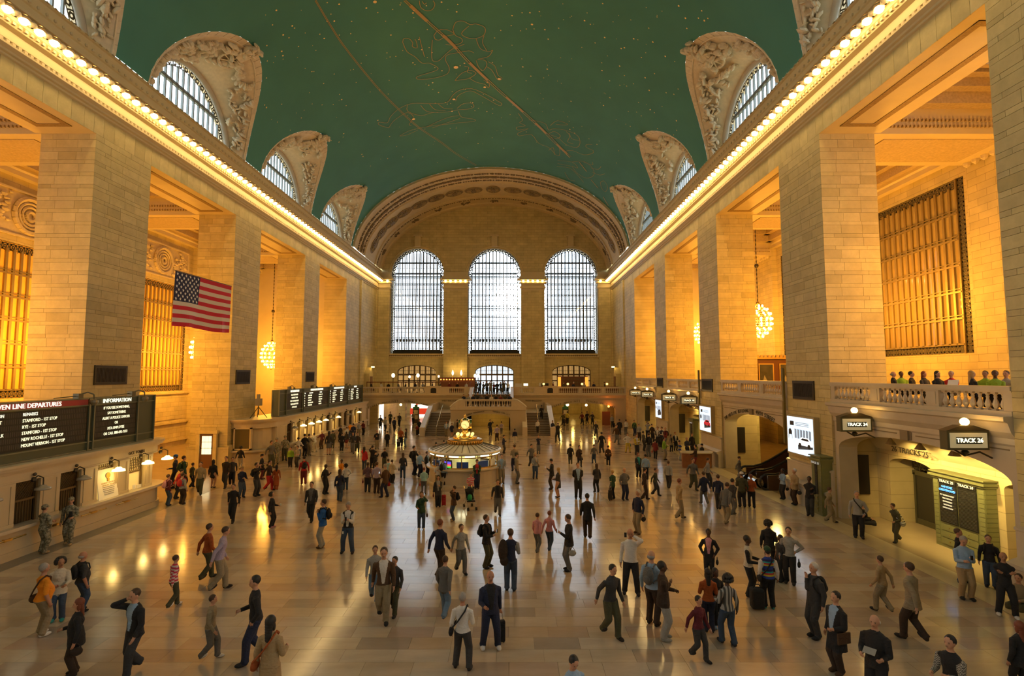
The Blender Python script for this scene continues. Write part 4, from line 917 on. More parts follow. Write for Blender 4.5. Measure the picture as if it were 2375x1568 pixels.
board(42.0, 65.4, 3.46, 5.6, [(43.4, 46.6, 'INFORMATION', False, r3, False), (47.0, 53.2, 'HARLEM LINE DEPARTURES', False, r4(hl), True), (53.6, 59.4, 'HUDSON LINE DEPARTURES', False, r4(hd_), True), (59.8, 64.9, 'ARRIVALS', False, r4(hl[::-1]), True)], 'farther green departures board with four sections over the second ticket office', 3.85, 5.25)
for y, k in ((22.6, 'between its two sections'), (25.75, 'above its right end')):
    t = empty('dome_camera', (0, 0, 0), 'dome camera on a curved arm on the nearer board, ' + k, 'camera'); b = MB(); b.box((-16.2, y - .15, 5.78), (-15.95, y + .1, 6.0)); b.path([(-16.05, y, 5.95), (-15.85, y + .2, 6.05), (-15.7, y + .35, 5.95), (-15.7, y + .38, 5.75)], .03, 5); b.path([(-16.1, y - 1.2, 5.84), (-16.1, y, 5.9)], .02, 4); b.build('arm', gbronze, t); b = MB(); b.lathe([(.05, .1), (.16, .06), (.17, -.04), (.1, -.16), (.0, -.19)], (-15.7, y + .38, 5.64), 12); b.build('dome', M('olive_dome', (.16, .14, .08), .3), t)
for q in range(4):
    t = empty('board_spotlight', (0, 0, 0), 'small camera box on top of the farther board, %s along it' % names2[q], 'camera'); y = 43.5 + q * 5; b = MB(); b.box((-16.05, y, 5.6), (-15.85, y + .3, 5.83)); b.path([(-15.95, y, 5.8), (-15.7, y + .1, 5.93), (-15.6, y + .3, 5.73)], .02, 4); b.ball((-15.6, y + .3, 5.68), .1, 6, 5); b.build('body', gbronze, t)
# apparatus on the second office roof
t = empty('tripod_speaker', (0, 0, 0), 'tripod-mounted loudspeaker on the roof of the farther ticket office', 'speaker'); b = MB()
for a in (0, 2.1, 4.2): b.tube((-17.2, 41.0, 4.3), (-17.2 + .7 * cos(a), 41.0 + .7 * sin(a), 3.46), .03, n=5)
b.tube((-17.2, 41, 3.7), (-17.2, 41, 4.4), .04); b.build('tripod', bronze, t); b = MB(); b.box((-17.4, 40.8, 4.4), (-17.0, 41.2, 4.95)); b.box((-17.3, 40.85, 4.95), (-17.1, 41.05, 5.3)); b.build('box', M('grey_box', (.3, .27, .2), .5), t)
# ------------------------------------------------------------------ door in the second left pier
t = tag(empty('door_4'), 'brown door with lit panes in the left pier beside the ticket hall', 'door', None, 'structure')
x0, x1 = -20.2, -19.2; y = 38.5
b = MB(); b.box((x0 - .25, y - .1, 0), (x0, y + .1, 2.7)).box((x1, y - .1, 0), (x1 + .25, y + .1, 2.7)).box((x0 - .3, y - .14, 2.5), (x1 + .3, y + .1, 2.75)); b.build('door_case', stone, t)
b = MB(); b.box((x0, y, 0), (x1, y + .08, 2.5)); b.build('leaf', M('brown_door', (.16, .07, .02), .4), t)
for i in range(3):
    for j in range(3): piece('pane', M('frosted_lit_pane', (.95, .95, .7), .4, emit=1.5, ecol=(1, 1, .62)), (x0 + .16 + .24 * i, y - .03, 1.0 + .45 * j), (x0 + .37 + .24 * i, y, 1.42 + .45 * j), t)
# ------------------------------------------------------------------ west balcony and stairs
yel_y = masonry('lit_yellow_masonry_across', 0, 1.2, .5, (.58, .46, .22), (.54, .42, .2))
BY = 71.0
bwst = struct(arch_wall('wall_balcony_west', 'y', BY, BY + .8, -18.3, 18.3, 0, 3.75, [(-12.45, 4.4, 0, 2.15, 2.98), (12.45, 4.4, 0, 2.15, 2.98)], M('balcony_stone', (.46, .39, .27), .45, noise=.08, nscale=.8), steps=20), 'far balcony front with two wide low arches', 'balcony')
b = MB(); b.box((-18.3, BY, 3.75), (18.3, WEST + 12, 4.15)); b.build('slab', marble, bwst)
b = MB(); b.prism([(BY, 3.7), (BY - .08, 3.78), (BY - .2, 3.95), (BY - .35, 4.05), (BY - .35, 4.2), (BY, 4.22)], -18.3, 18.3, 'x'); b.build('moulding', marble, bwst)
b = MB(); 
for p, q in ((-18, -12.8), (-12, -4.5), (4.5, 12), (12.8, 18)): b.box((p, BY - .02, 3.42), (q, BY, 3.46))
b.build('panel_edge', joint, bwst)
Pw = lambda a, d, z: (a, BY - .15 + d, z)
for a0, a1, gr in ((-18.3, -8.9, 3), (-7.0, -2.6, 1), (2.6, 7.0, 1), (8.9, 18.3, 3)):
    balustrade(bwst, Pw, a0, a1, 4.2, 1.0, gr, 10 if gr == 3 else 7, .5, .25 if gr == 3 else 1.2)
for a0, a1 in ((-8.9, -7.0), (7.0, 8.9)):
    b = MB(); b.box((a0, BY - .2, 4.2), (a1, BY + .2, 5.28)); b.box((a0 - .05, BY - .25, 5.2), (a1 + .05, BY + .25, 5.32)); blk = b.build('pedestal', marble, bwst)
    b = MB(); b.prism([((a0 + a1) / 2 + q, z) for q, z in ((-.38, 4.35), (.38, 4.35), (.38, 4.95), (.2, 5.05), (-.2, 5.05), (-.38, 4.95))], BY - .24, BY - .2); b.build('niche', darkm, blk)
arc_text('TICKET MACHINES', .36, (-12.4, BY - .02, -8.0), 11.25, 's', bronze, bwst, a_mid=pi / 2 + .22, spread=.36); arc_text('SUBWAY - 42ND ST', .36, (-12.4, BY - .02, -8.0), 11.25, 's', bronze, bwst, a_mid=pi / 2 - .22, spread=.34)
arc_text('TICKET MACHINES', .36, (12.4, BY - .02, -8.0), 11.25, 's', bronze, bwst, a_mid=pi / 2 + .22, spread=.36); arc_text('TRACKS 11 TO 42', .36, (12.4, BY - .02, -8.0), 11.25, 's', bronze, bwst, a_mid=pi / 2 - .22, spread=.34)
text('WEST BALCONY', .3, (-5.7, BY - .03, 3.3), 's', bronze, bwst); text('WEST BALCONY', .3, (5.7, BY - .03, 3.3), 's', bronze, bwst)
# passages behind the arches
b = MB()
for sx in (-1, 1):
    b.box((sx * 17.6, 71.8, 0), (sx * 18.3, 92, 3.75)); b.box((sx * 7.6, 71.8, 0), (sx * 7.9, 92, 3.75)); b.box((sx * 7.6, 92, 0), (sx * 18.3, 92.3, 3.75)); b.box((sx * 13.2, 78, 0), (sx * 14.2, 79, 3.75)); b.box((sx * 16.3, 74, 0), (sx * 17.6, 92, 3.75))
struct(b.build('wall_passage', yel_y), 'yellow lit passage walls beyond the low far arches', 'wall')
for x, y in ((-12.4, 73.2), (-10.5, 84), (-15, 80), (12.4, 73.2), (10.5, 84), (15.2, 79), (13, 88)):
    light('POINT', 'passage_light', (x, y, 3.3), 120, (1, .66, .16), .2)
def ball_lamp(name, c, r, lab, m=None, grp=None, rod=None):
    t = empty(name, (0, 0, 0), lab, 'lamp', grp); b = MB(); b.ball(c, r, 12, 8); b.build('globe', m or globe_m, t, smooth=True)
    b = MB(); b.tube((c[0], c[1], c[2] + r), rod or (c[0], c[1], c[2] + r + .35), .02, n=5); b.build('rod', brass, t); return t
ball_lamp('hanging_globe', (-12.6, 71.9, 2.72), .18, 'glowing globe in the far left low arch'); ball_lamp('hanging_globe', (10.4, 71.9, 2.72), .22, 'larger glowing globe at the left of the far right low arch'); ball_lamp('hanging_globe', (13.0, 71.9, 2.66), .17, 'glowing globe at the crown of the far right low arch')
t = empty('shop_front', (0, 0, 0), 'brightly lit red and white shop front beyond the far left arch', 'shop')
b = MB(); b.box((-14.0, 86.5, 0), (-9.8, 86.9, 3.4)); b.build('lit_wall', M('shop_light', (1, .95, .85), .5, emit=3, ecol=(1, .9, .75)), t); b = MB(); b.box((-13.9, 85.2, .4), (-10.2, 85.9, 1.35)); b.build('red_counter', M('shop_red', (.7, .05, .02), .5, emit=.8), t)
b = MB(); 
for k in range(3): b.box((-13.2 + 1.2 * k, 86.4, 1.9), (-12.5 + 1.2 * k, 86.5, 2.1))
b.build('red_signs', M('shop_red', (.7, .05, .02)), t)
t = empty('shop_window', (0, 0, 0), 'white lit shop window at the left side of the far left arch', 'shop'); b = MB(); b.box((-16.25, 74.6, .3), (-16.2, 77, 2.6)); b.build('glass', M('shop_light', (1, 1, 1)), t); b = MB(); b.box((-16.3, 74.4, 2.6), (-15.9, 77.2, 2.75)); b.build('lintel_bar', brass, t)
for x, lab in ((-10.9, 'far left'), (10.35, 'far right')):
    t = empty('directory_stand', (x, 74.2, 0), 'dark directory stand with a green top under the %s arch' % lab, 'sign stand'); b = MB(); b.box((-.42, -.2, 0), (.42, .2, 2.15)); b.build('cabinet', M('dark_wood', (.05, .03, .015), .4), t); b = MB(); b.box((-.42, -.22, 2.0), (.42, .22, 2.3)); b.box((-.2, -.1, 2.3), (.2, .1, 2.6)); b.build('green_top', M('sign_green', (.02, .12, .05), .4), t)
    for z in (.55, 1.25): b = MB(); b.box((-.3, -.23, z), (.3, -.2, z + .58)); b.build('poster', M('aged_poster', (.5, .42, .28), .5, noise=.5, nscale=6), t)
t = empty('orange_lamp', (0, 0, 0), 'small glowing orange lamp on the far right wall', 'lamp'); b = MB(); b.ball((15.9, 70.9, 2.55), .14, 8, 6); b.build('globe', M('orange_glow', (1, .2, .02), .5, emit=30, ecol=(1, .22, .02)), t); b = MB(); b.tube((15.9, 71, 2.55), (15.9, 70.85, 2.55), .06); b.build('socket', brass, t); light('POINT', 'orange_light', (15.9, 70.6, 2.55), 25, (1, .2, .02), .12)
b = MB(); b.box((15.0, 70.93, 0), (16.1, 70.99, 1.85)); tag(b.build('door_5', M('rust_door', (.22, .06, .02), .5)), 'rust-brown door under the orange lamp', 'door', None, 'structure')
# stairs
stepm = M('stair_riser', (.14, .10, .07), .4); treadm = M('stair_tread', (.40, .33, .23), .35)
sl = M('white_marble_cap', (.62, .60, .54), .25)
for sx, side in ((-1, 'left'), (1, 'right')):
    t = struct(empty('stairs'), '%s flight of marble stairs rising to the far landing' % side, 'stairs'); n = 14; b = MB(); tr = MB(); x0, x1 = sorted((sx * 4.35, sx * 7.2))
    for k in range(n):
        y = 59.0 + 5.2 * k / n; z = 2.2 * (k + 1) / n; b.box((x0, y, 0), (x1, 64.3, z - .03)); tr.box((x0, y - .03, z - .03), (x1, y + .4, z))
    b.build('risers', stepm, t); tr.build('treads', treadm, t)
    b = MB(); b.box((x0 - .3, 64.2, 0), (x1 + .3, BY, 2.2)); b.build('landing', marble, t)
    for xx in (sx * 7.35, sx * 4.2):
        hi = 2.2 + .75; inner = abs(xx) < 5
        b = MB(); b.hexa([(xx - .2, 58.8, 0), (xx + .2, 58.8, 0), (xx + .2, 65, 0), (xx - .2, 65, 0), (xx - .2, 58.8, .75), (xx + .2, 58.8, .75), (xx + .2, 64.6, hi), (xx - .2, 64.6, hi)]); b.box((xx - .28, 58.5, 0), (xx + .28, 59.1, .95)); b.build('string_wall', marble, t)
        b = MB(); b.hexa([(xx - .27, 58.7, .75), (xx + .27, 58.7, .75), (xx + .27, 64.7, hi), (xx - .27, 64.7, hi), (xx - .27, 58.7, .9), (xx + .27, 58.7, .9), (xx + .27, 64.7, hi + .14), (xx - .27, 64.7, hi + .14)]); b.build('coping', sl, t)
        if not inner: b = MB(); b.box((xx - .2, 64.6, 2.2), (xx + .2, BY, 3.1)); b.build('landing_parapet', marble, t)
    b = MB(); xm = (x0 + x1) / 2; b.path([(xm, 58.8, 0), (xm, 58.8, .95), (xm, 64.2, 3.15), (xm, 64.5, 3.15)], .045, 6)
    for k in (1, 2, 3): b.tube((xm, 58.8 + 1.35 * k, .5 * k), (xm, 58.8 + 1.35 * k, .95 + .55 * k), .03, n=5)
    b.path([(sx * 7.05, 58.6, .8), (sx * 7.05, 59, .9), (sx * 7.05, 64.4, 3.0)], .03, 5); b.build('brass_handrail', M('pale_brass', (.7, .58, .34), .25, .9), t)
    b = MB(); k = 0
    for k in range(5): b.box((sx * 4.35 - sx * .3 * k, 64.6, 0), (sx * 2.4, 66.2, 2.2 + .16 * (k + 1)))
    b.build('cross_flight', treadm, t)
cb = struct(arch_wall('wall_stair_block', 'y', 60.2, 60.7, -4.35, 4.35, 0, 3.0, [(0, 2.55, 0, 1.75, 2.35)], M('balcony_stone', (.46, .39, .27)), steps=20), 'stone block under the stair landing with a low yellow arch', 'landing')
b = MB(); b.box((-4.35, 60.2, 2.85), (4.35, 66, 3.0)); b.box((-4.35, 60.7, 0), (-4.0, 66, 2.9)).box((4.0, 60.7, 0), (4.35, 66, 2.9)); b.build('landing', marble, cb)
b = MB(); b.prism([(60.2, 2.72), (60.08, 2.8), (60.08, 3.0), (60.2, 3.02)], -4.4, 4.4, 'x'); b.build('moulding', marble, cb)
for sx in (-1, 1):
    b = MB(); b.prism([(sx * 2.9, 3.0), (sx * 2.9, 3.95), (sx * 3.4, 3.85), (sx * 3.9, 3.5), (sx * 4.35, 3.1), (sx * 4.35, 2.9)][::sx], 60.15, 60.5); b.build('shoulder', marble, cb)
    b = MB(); b.path([(sx * 2.9, 60.3, 4.0), (sx * 3.4, 60.3, 3.9), (sx * 3.95, 60.3, 3.53), (sx * 4.4, 60.3, 3.1)], .12, 6); b.build('coping', sl, cb)
balustrade(cb, lambda a, d, z: (a, 60.15 + d, z), -2.9, 2.9, 3.0, 1.0, 1, 18, .4, .25)
arc_text('LOWER CONCOURSE', .24, (0, 60.17, -5), 7.62, 's', bronze, cb, a_mid=pi / 2 + .2, spread=.27); arc_text('TRACKS 100-117', .24, (0, 60.17, -5), 7.62, 's', bronze, cb, a_mid=pi / 2 - .2, spread=.25)
b = MB(); b.box((-4.0, 69.8, 0), (4, 70, 2.9)); b.build('back', yel_y, cb); light('POINT', 'arch_light', (0, 63, 2.5), 130, (1, .62, .14), .3); light('POINT', 'arch_light', (0, 67, 2.5), 80, (1, .62, .14), .3)
b = MB(); b.box((-4, 66, 2.85), (4, 71, 3.0)); b.box((-4.35, 66, 0), (-4.0, 71, 2.9)).box((4.0, 66, 0), (4.35, 71, 2.9)); b.build('rear_landing', marble, cb)
b = MB()
for k in range(7): b.box((-2.55, 67.2 + .5 * k, 3.0), (2.55, 71.2, 3.0 + .165 * (k + 1)))
b.build('upper_flight', stepm, cb)
for sx in (-1, 1):
    b = MB(); b.hexa([(sx * 2.55, 67, 3), (sx * 2.95, 67, 3), (sx * 2.95, 71, 3), (sx * 2.55, 71, 3), (sx * 2.55, 67, 3.9), (sx * 2.95, 67, 3.9), (sx * 2.95, 71, 5.2), (sx * 2.55, 71, 5.2)]); b.build('upper_parapet', marble, cb)
    b = MB(); b.path([(sx * 2.45, 66.9, 3.9), (sx * 2.45, 70.9, 5.15)], .035, 5); b.build('handrail', M('pale_brass', (.7, .58, .34)), cb)
# restaurant fittings on the west balcony
wd = M('mahogany', (.16, .055, .02), .35)
for x, z, r, lab in ((-15.0, 6.75, .26, 'largest glowing globe lamp at the left end of the far balcony'), (-12.55, 6.55, .17, 'small globe lamp, second from the left on the far balcony'), (-11.3, 6.75, .24, 'large globe lamp beside the left balcony doorway'), (-8.2, 6.6, .15, 'small globe lamp at the right side of the left balcony doorway'), (-2.75, 6.7, .22, 'left of the twin globe lamps by the middle doorway'), (-2.3, 6.7, .22, 'right of the twin globe lamps by the middle doorway')):
    t = empty('globe_lamp', (0, 0, 0), lab, 'lamp'); b = MB(); b.ball((x, 77.5, z), r, 10, 8, sc=(1, 1, 1.25)); b.build('globe', globe_m, t, smooth=True); b = MB(); b.tube((x, 77.5, 4.15), (x, 77.5, z - r), .05, n=6); b.lathe([(.2, 0), (.2, .1), (.06, .2)], (x, 77.5, 4.15), 8); b.build('post', darkm, t)
for x, lab in ((-6.3, 'left'), (-5.0, 'right')):
    t = empty('flame_sconce', (0, 0, 0), '%s of two flame-shaped uplights above the balcony bar' % lab, 'lamp'); b = MB(); b.lathe([(0, -.3), (.14, -.05), (.17, .1), (.08, .4), (0, .6)], (x, 79.2, 7.0), 8); b.build('flame', globe_m, t); b = MB(); b.tube((x, 79.2, 6.4), (x, 79.2, 6.75), .06); b.build('stem', brass, t); light('POINT', 'sconce_light', (x, 79.3, 7.9), 40, (1, .6, .15), .1)
t = empty('bar_shelf', (0, 0, 0), 'bar shelving lined with small orange lamps between two balcony doorways', 'shelf'); b = MB(); b.box((-8.3, 79.4, 4.15), (-2.9, 80.1, 6.35)); b.build('cabinet', wd, t); b = MB(); b.box((-8.4, 79.2, 6.3), (-2.8, 80.1, 6.45)); b.build('top', wd, t); b = MB()
for k in range(12): b.ball((-8.1 + .44 * k, 79.25, 6.12), .1, 6, 4)
tag(b.build('small_lamps', M('orange_bulbs', (1, .4, .1), .5, emit=6, ecol=(1, .4, .06)), t), kind='stuff')
t = empty('back_bar', (0, 0, 0), 'lit back bar with orange side columns in front of the right doorway', 'bar'); b = MB(); b.box((9.8, 79.9, 4.15), (14.4, 80.3, 6.6)); b.build('cabinet', wd, t)
for x in (9.8, 14.0): b = MB(); b.box((x, 79.6, 4.4), (x + .45, 79.9, 6.5)); b.build('lit_column', M('orange_column', (1, .4, .05), .5, emit=1.5, ecol=(1, .4, .05)), t)
b = MB(); 
for z in (5.0, 5.5, 6.0): b.box((10.3, 79.75, z), (14.0, 79.9, z + .04))
b.build('shelves', wd, t); b = MB(); rg = random.Random(4)
for z in (5.04, 5.54, 6.04):
    x = 10.4
    while x < 13.9: b.lathe([(.05, 0), (.05, .2), (.02, .27), (.02, .34)], (x, 79.82, z), 5); x += rg.uniform(.13, .25)
tag(b.build('bottles', M('bottle_glass', (.2, .15, .08), .15), t), kind='stuff')
for k, x in enumerate((7.2, 10.6, 12.6, 16.1)):
    t = empty('table_lamp', (0, 0, 0), 'small glowing table lamp, %s along the right part of the far balcony' % names2[k], 'lamp'); b = MB(); b.lathe([(.1, 0), (.03, .1), (.03, .4)], (x, 73, 5.0), 8); b.build('stem', brass, t); b = MB(); b.ball((x, 73, 5.55), .16, 8, 6); b.build('shade', M('amber_shade', (1, .5, .1), .5, emit=7, ecol=(1, .48, .1), sample=False), t)
for x0, x1, lab in ((-17.6, -3.0, 'long brown screen rail of the restaurant on the left of the far balcony'), (6.5, 17.6, 'low dark counter on the right of the far balcony')):
    t = empty('screen_rail', (0, 0, 0), lab, 'railing'); b = MB(); zt = 5.75 if x0 < 0 else 5.1
    b.box((x0, 72.6, zt), (x1, 72.8, zt + .12)); x = x0
    while x < x1: b.box((x, 72.65, 4.15), (x + .08, 72.75, zt)); x += 2.4
    if x0 > 0: b.box((x0, 72.6, 4.15), (x1, 72.8, zt))
    b.box((x0, 72.65, 4.9), (x1, 72.75, 4.95)); b.build('rails', wd, t)
t = empty('service_counter', (0, 0, 0), 'small lit service counter beside the middle doorway', 'counter'); b = MB(); b.box((3.2, 73.2, 4.15), (4.2, 73.9, 5.6)); b.box((6.6, 73.2, 4.15), (8.0, 73.9, 5.7)); b.build('cases', M('white_case', (.6, .6, .55), .5), t); b = MB(); b.box((4.4, 73.3, 5.3), (5.0, 73.6, 5.6)); b.build('lit_lamp', globe_m, t); b = MB(); b.box((6.9, 73.1, 5.1), (7.9, 73.2, 5.65)); b.build('dark_screen', black, t)
for sx, side in ((-1, 'left'), (1, 'right')):
    t = empty('wall_shelter', (0, 0, 0), 'carved stone booth with a lamp on the far %s wall above the balcony' % side, 'booth'); b = MB(); b.box((sx * 18.3, 74.0, 4.15), (sx * 17.6, 76, 7.0)); b.prism([(74.0, 7.0), (76, 7.0), (75, 7.9)], sx * 18.3, sx * 17.6, 'x'); b.build('body', stone, t); b = MB(); b.box((sx * 17.55, 74.4, 4.15), (sx * 17.6, 75.6, 6.6)); b.build('door', wd, t)
    b = MB(); b.box((sx * 17.5, 74.5, 7.9), (sx * 17.2, 75.2, 8.05)); b.build('lamp', M('warm_globe', (1, .7, .3)), t)
# ------------------------------------------------------------------ information booth with clock
BX, BYc = -.3, 34.0
t = empty('information_booth', (BX, BYc, 0), 'round marble and brass information booth in the middle of the floor', 'booth')
b = MB(); b.lathe([(2.42, 0), (2.42, .12), (2.3, .16), (2.25, .9), (2.32, .98), (2.4, 1.0)], n=40); b.build('base', M('booth_marble', (.50, .44, .34), .35, noise=.12, nscale=2), t, smooth=False)
b = MB(); b.lathe([(0, 1.0), (2.46, 1.0), (2.46, 1.08), (0, 1.08)], n=40); b.build('counter', marble, t)
b = MB(); NP = 14
for k in range(NP):
    a = 2 * pi * (k + .5) / NP; b.box((0, 0, 0), (0, 0, 0)) if 0 else b.tube((2.15 * cos(a), 2.15 * sin(a), 1.08), (2.15 * cos(a), 2.15 * sin(a), 2.0), .04, n=5)
b.lathe([(2.13, 1.72), (2.2, 1.72), (2.2, 1.78), (2.13, 1.78)], n=28); b.lathe([(2.1, 1.08), (2.2, 1.08), (2.2, 1.16), (2.1, 1.16)], n=28); b.build('brass_posts', brass, t)
b = MB(); b.lathe([(2.05, 1.1), (2.05, 1.95)], n=28); b.build('glass', glass, t)
b = MB(); b.lathe([(1.0, 1.0), (1.0, 2.0)], n=20); b.build('inner_shelving', M('booth_interior', (.35, .3, .12), .5, emit=.5, ecol=(1, .85, .3), noise=.6, nscale=5), t)
b = MB(); b.lathe([(0, 1.9), (2.3, 1.9), (2.38, 1.98), (2.34, 2.06), (2.2, 2.08), (1.05, 2.42), (0, 2.5)], n=42); b.build('roof', M('booth_roof', (.72, .72, .66), .35, .0), t)
b = MB()
for k in range(28): a = 2 * pi * k / 28; b.tube((2.24 * cos(a), 2.24 * sin(a), 2.09), (1.05 * cos(a), 1.05 * sin(a), 2.44), .018, n=4)
b.build('roof_ribs', M('dark_rib', (.1, .09, .06), .4, .5), t)
for k in range(NP):
    a = 2 * pi * k / NP; u = Vector((-sin(a), cos(a), 0)); p = Vector((2.2 * cos(a), 2.2 * sin(a), 1.85)); b = MB(); b.tube(p - u * .3, p + u * .3, .05, n=6); b.build('light_tube', M('tube_glow', (1, 1, .85), .5, emit=3.2, ecol=(1, .97, .65)), t)
for k, (a_, m_) in enumerate(((-.92, 'blue'), (-1.55, 'blue'), (-1.85 - .18, 'screen'), (-2.5, 'blue'), (-.55, 'paper'))):
    a = a_; c_, s_ = cos(a), sin(a); u = Vector((-s_, c_, 0)); p = Vector((2.1 * c_, 2.1 * s_, 1.2)); w_ = .36; h = .42 if m_ != 'screen' else .52; z0 = 1.1
    nn = Vector((c_, s_, 0)); b = MB(); q = [p - u * w_, p + u * w_]
    b.hexa([(*(q[0])[:2], z0), (*(q[1])[:2], z0), (*(q[1] - nn * .05)[:2], z0), (*(q[0] - nn * .05)[:2], z0), (*(q[0])[:2], z0 + h), (*(q[1])[:2], z0 + h), (*(q[1] - nn * .05)[:2], z0 + h), (*(q[0] - nn * .05)[:2], z0 + h)])
    o_ = b.build('notice_panel', {'blue': M('blue_notice', (.02, .06, .22), .4, emit=.1), 'screen': M('display_frame', (.02, .02, .02), .4), 'paper': M('white_paper', (.8, .8, .72))}[m_], t)
    if m_ == 'screen':
        for j, cc in enumerate(((.05, .7, .1), (.9, .25, .03), (.9, .05, .2), (.15, .1, .9), (.1, .1, .6))):
            b = MB(); q2 = [p - u * .3 + nn * .01, p + u * .3 + nn * .01]; za, zb = z0 + .06 + j * .075, z0 + .06 + (j + 1) * .075; b.add([(*q2[0][:2], za), (*q2[1][:2], za), (*q2[1][:2], zb), (*q2[0][:2], zb)], [(0, 1, 2, 3)]); b.build('colour_band', M('band%d' % j, cc, .4, emit=1.4), o_)
b = MB(); b.lathe([(1.08, 2.36), (1.15, 2.42), (1.02, 2.5), (1.0, 2.62), (1.1, 2.66), (.95, 2.72), (.7, 2.74), (.3, 2.8)], n=32); drum = b.build('gilt_drum', M('old_gold', (.5, .32, .09), .35, .8, noise=.4, nscale=12), t)
b = MB()
for k in range(40): a = 2 * pi * k / 40; b.ball((1.1 * cos(a), 1.1 * sin(a), 2.52), .07, 5, 4, sc=(1, 1, 1.3))
tag(b.build('leaf_border', M('old_gold', (.5, .32, .09)), drum), kind='stuff')
b = MB(); b.lathe([(.78, 2.72), (.8, 2.8), (.45, 2.86), (.26, 2.95), (.2, 3.05), (.26, 3.1), (.16, 3.16), (.2, 3.22)], n=20); b.build('pedestal', M('bright_gold', (.85, .6, .2), .2, 1), t, smooth=True)
b = MB()
for k in range(8): a = 2 * pi * (k + .5) / 8; b.ball((.52 * cos(a), .52 * sin(a), 2.98), .1, 8, 6)
b.build('pedestal_lamps', M('booth_bulbs', (1, .8, .4), .5, emit=3, ecol=(1, .6, .15)), t)
clk = empty('clock'); clk.parent = t
b = MB(); b.ball((0, 0, 3.62), .40, 16, 12); b.build('ball', M('bright_gold', (.85, .6, .2)), clk, smooth=True)
for k in range(4):
    a = -pi / 2 + k * pi / 2 + .08; n_ = Vector((cos(a), sin(a), 0)); c_ = Vector((0, 0, 3.62)); b = MB(); b.tube(c_ + n_ * .3, c_ + n_ * .40, .26, n=24); f_ = b.build('dial', M('opal_dial', (1, .85, .5), .4, emit=1.3, ecol=(1, .74, .25)), clk)
    b = MB(); b.tube(c_ + n_ * .3, c_ + n_ * .42, .31, .30, n=24, cap=False); b.tube(c_ + n_ * .42, c_ + n_ * .41, .30, .26, n=24, cap=False); b.build('bezel', M('bright_gold', (.85, .6, .2)), clk)
    u = Vector((-n_.y, n_.x, 0)); b = MB()
    for ang, ln in ((2.4, .23), (-.75 - .9, .16)): d = u * sin(ang) + Vector((0, 0, cos(ang))); b.tube(c_ + n_ * .41, c_ + n_ * .41 + d * ln, .012, .006, n=4)
    for h_ in range(12): d = u * sin(h_ * pi / 6) + Vector((0, 0, cos(h_ * pi / 6))); b.tube(c_ + n_ * .405 + d * .2, c_ + n_ * .405 + d * .24, .01, n=4)
    b.build('hands_and_marks', bronze, clk)
b = MB(); b.lathe([(.22, 3.95), (.12, 4.0), (.06, 4.06), (.1, 4.12), (.06, 4.2), (.02, 4.24), (.0, 4.32)], n=12); b.build('acorn_finial', brass, clk, smooth=True)
light('POINT', 'booth_light', (BX, BYc - 1.6, 1.6), 30, (1, .95, .6), .3); light('POINT', 'clock_light', (BX, BYc - .9, 3.1), 4, (1, .7, .25), .3)
# ------------------------------------------------------------------ chandeliers
chb = M('chandelier_bulb', (1, .75, .35), .5, emit=22, ecol=(1, .62, .18), sample=False)
bm_ = MB(); bm_.ball((0, 0, 0), .10, 6, 4, sc=(1, 1, 1.15)); bme = bpy.data.meshes.new('chandelier_bulb'); bme.from_pydata(bm_.v, [], bm_.f); bme.materials.append(chb)
tiers = [(.42, 1.42, 7), (.8, 1.1, 10), (1.05, .68, 12), (1.16, .22, 14), (1.16, -.25, 14), (1.02, -.7, 12), (.75, -1.08, 10), (.4, -1.38, 6)]
for s, side in ((-1, 'left'), (1, 'right')):
    zc = 9.1 if s < 0 else 11.7
    for bi, c in enumerate(BC):
        if bi == 0: continue
        lab = 'melon-shaped brass chandelier in the %s gallery, %s' % (side, ('behind the camera', 'nearest bay', 'bay beyond the first pier', 'bay beyond the second pier', 'farthest bay')[bi])
        t = empty('chandelier', (s * 25.4, c, zc), lab, 'chandelier'); b = MB()
        for r, z, n in tiers: b.lathe([(r - .1, z - .06), (r - .04, z - .08), (r - .04, z - .02), (r - .1, z)], n=16)
        for k in range(12): a = 2 * pi * k / 12; b.path([((r - .08) * cos(a), (r - .08) * sin(a), z - .05) for r, z, n in [(.2, 1.7, 0)] + tiers + [(.12, -1.6, 0)]], .022, 4)
        b.lathe([(.0, 1.9), (.12, 1.8), (.16, 1.65), (.05, 1.6)], n=8); b.build('frame', brass, t)
        b = MB(); z = 1.9
        while z < 21.7 - zc: b.tube((0, 0, z), (0, 0, z + .2), .05 if int(z * 5) % 2 else .025, n=6); z += .2
        b.ball((0, 0, 5.2), .2, 8, 6); b.build('chain', bronze, t)
        if bi >= 3:
            for r, z, n in tiers:
                for k in range(n): a = 2 * pi * k / n; link('bulb', bme, t, (r * cos(a), r * sin(a), z))
        else:
            b = MB()
            for r, z, n in tiers:
                for k in range(n): a = 2 * pi * k / n; b.ball((r * cos(a), r * sin(a), z), .1, 5, 3)
            b.build('bulb_rings', chb, t)
        l = light('POINT', 'chandelier_light', (0, 0, -.2), CHAND, (1, .42, .035), 1.1, parent=t)
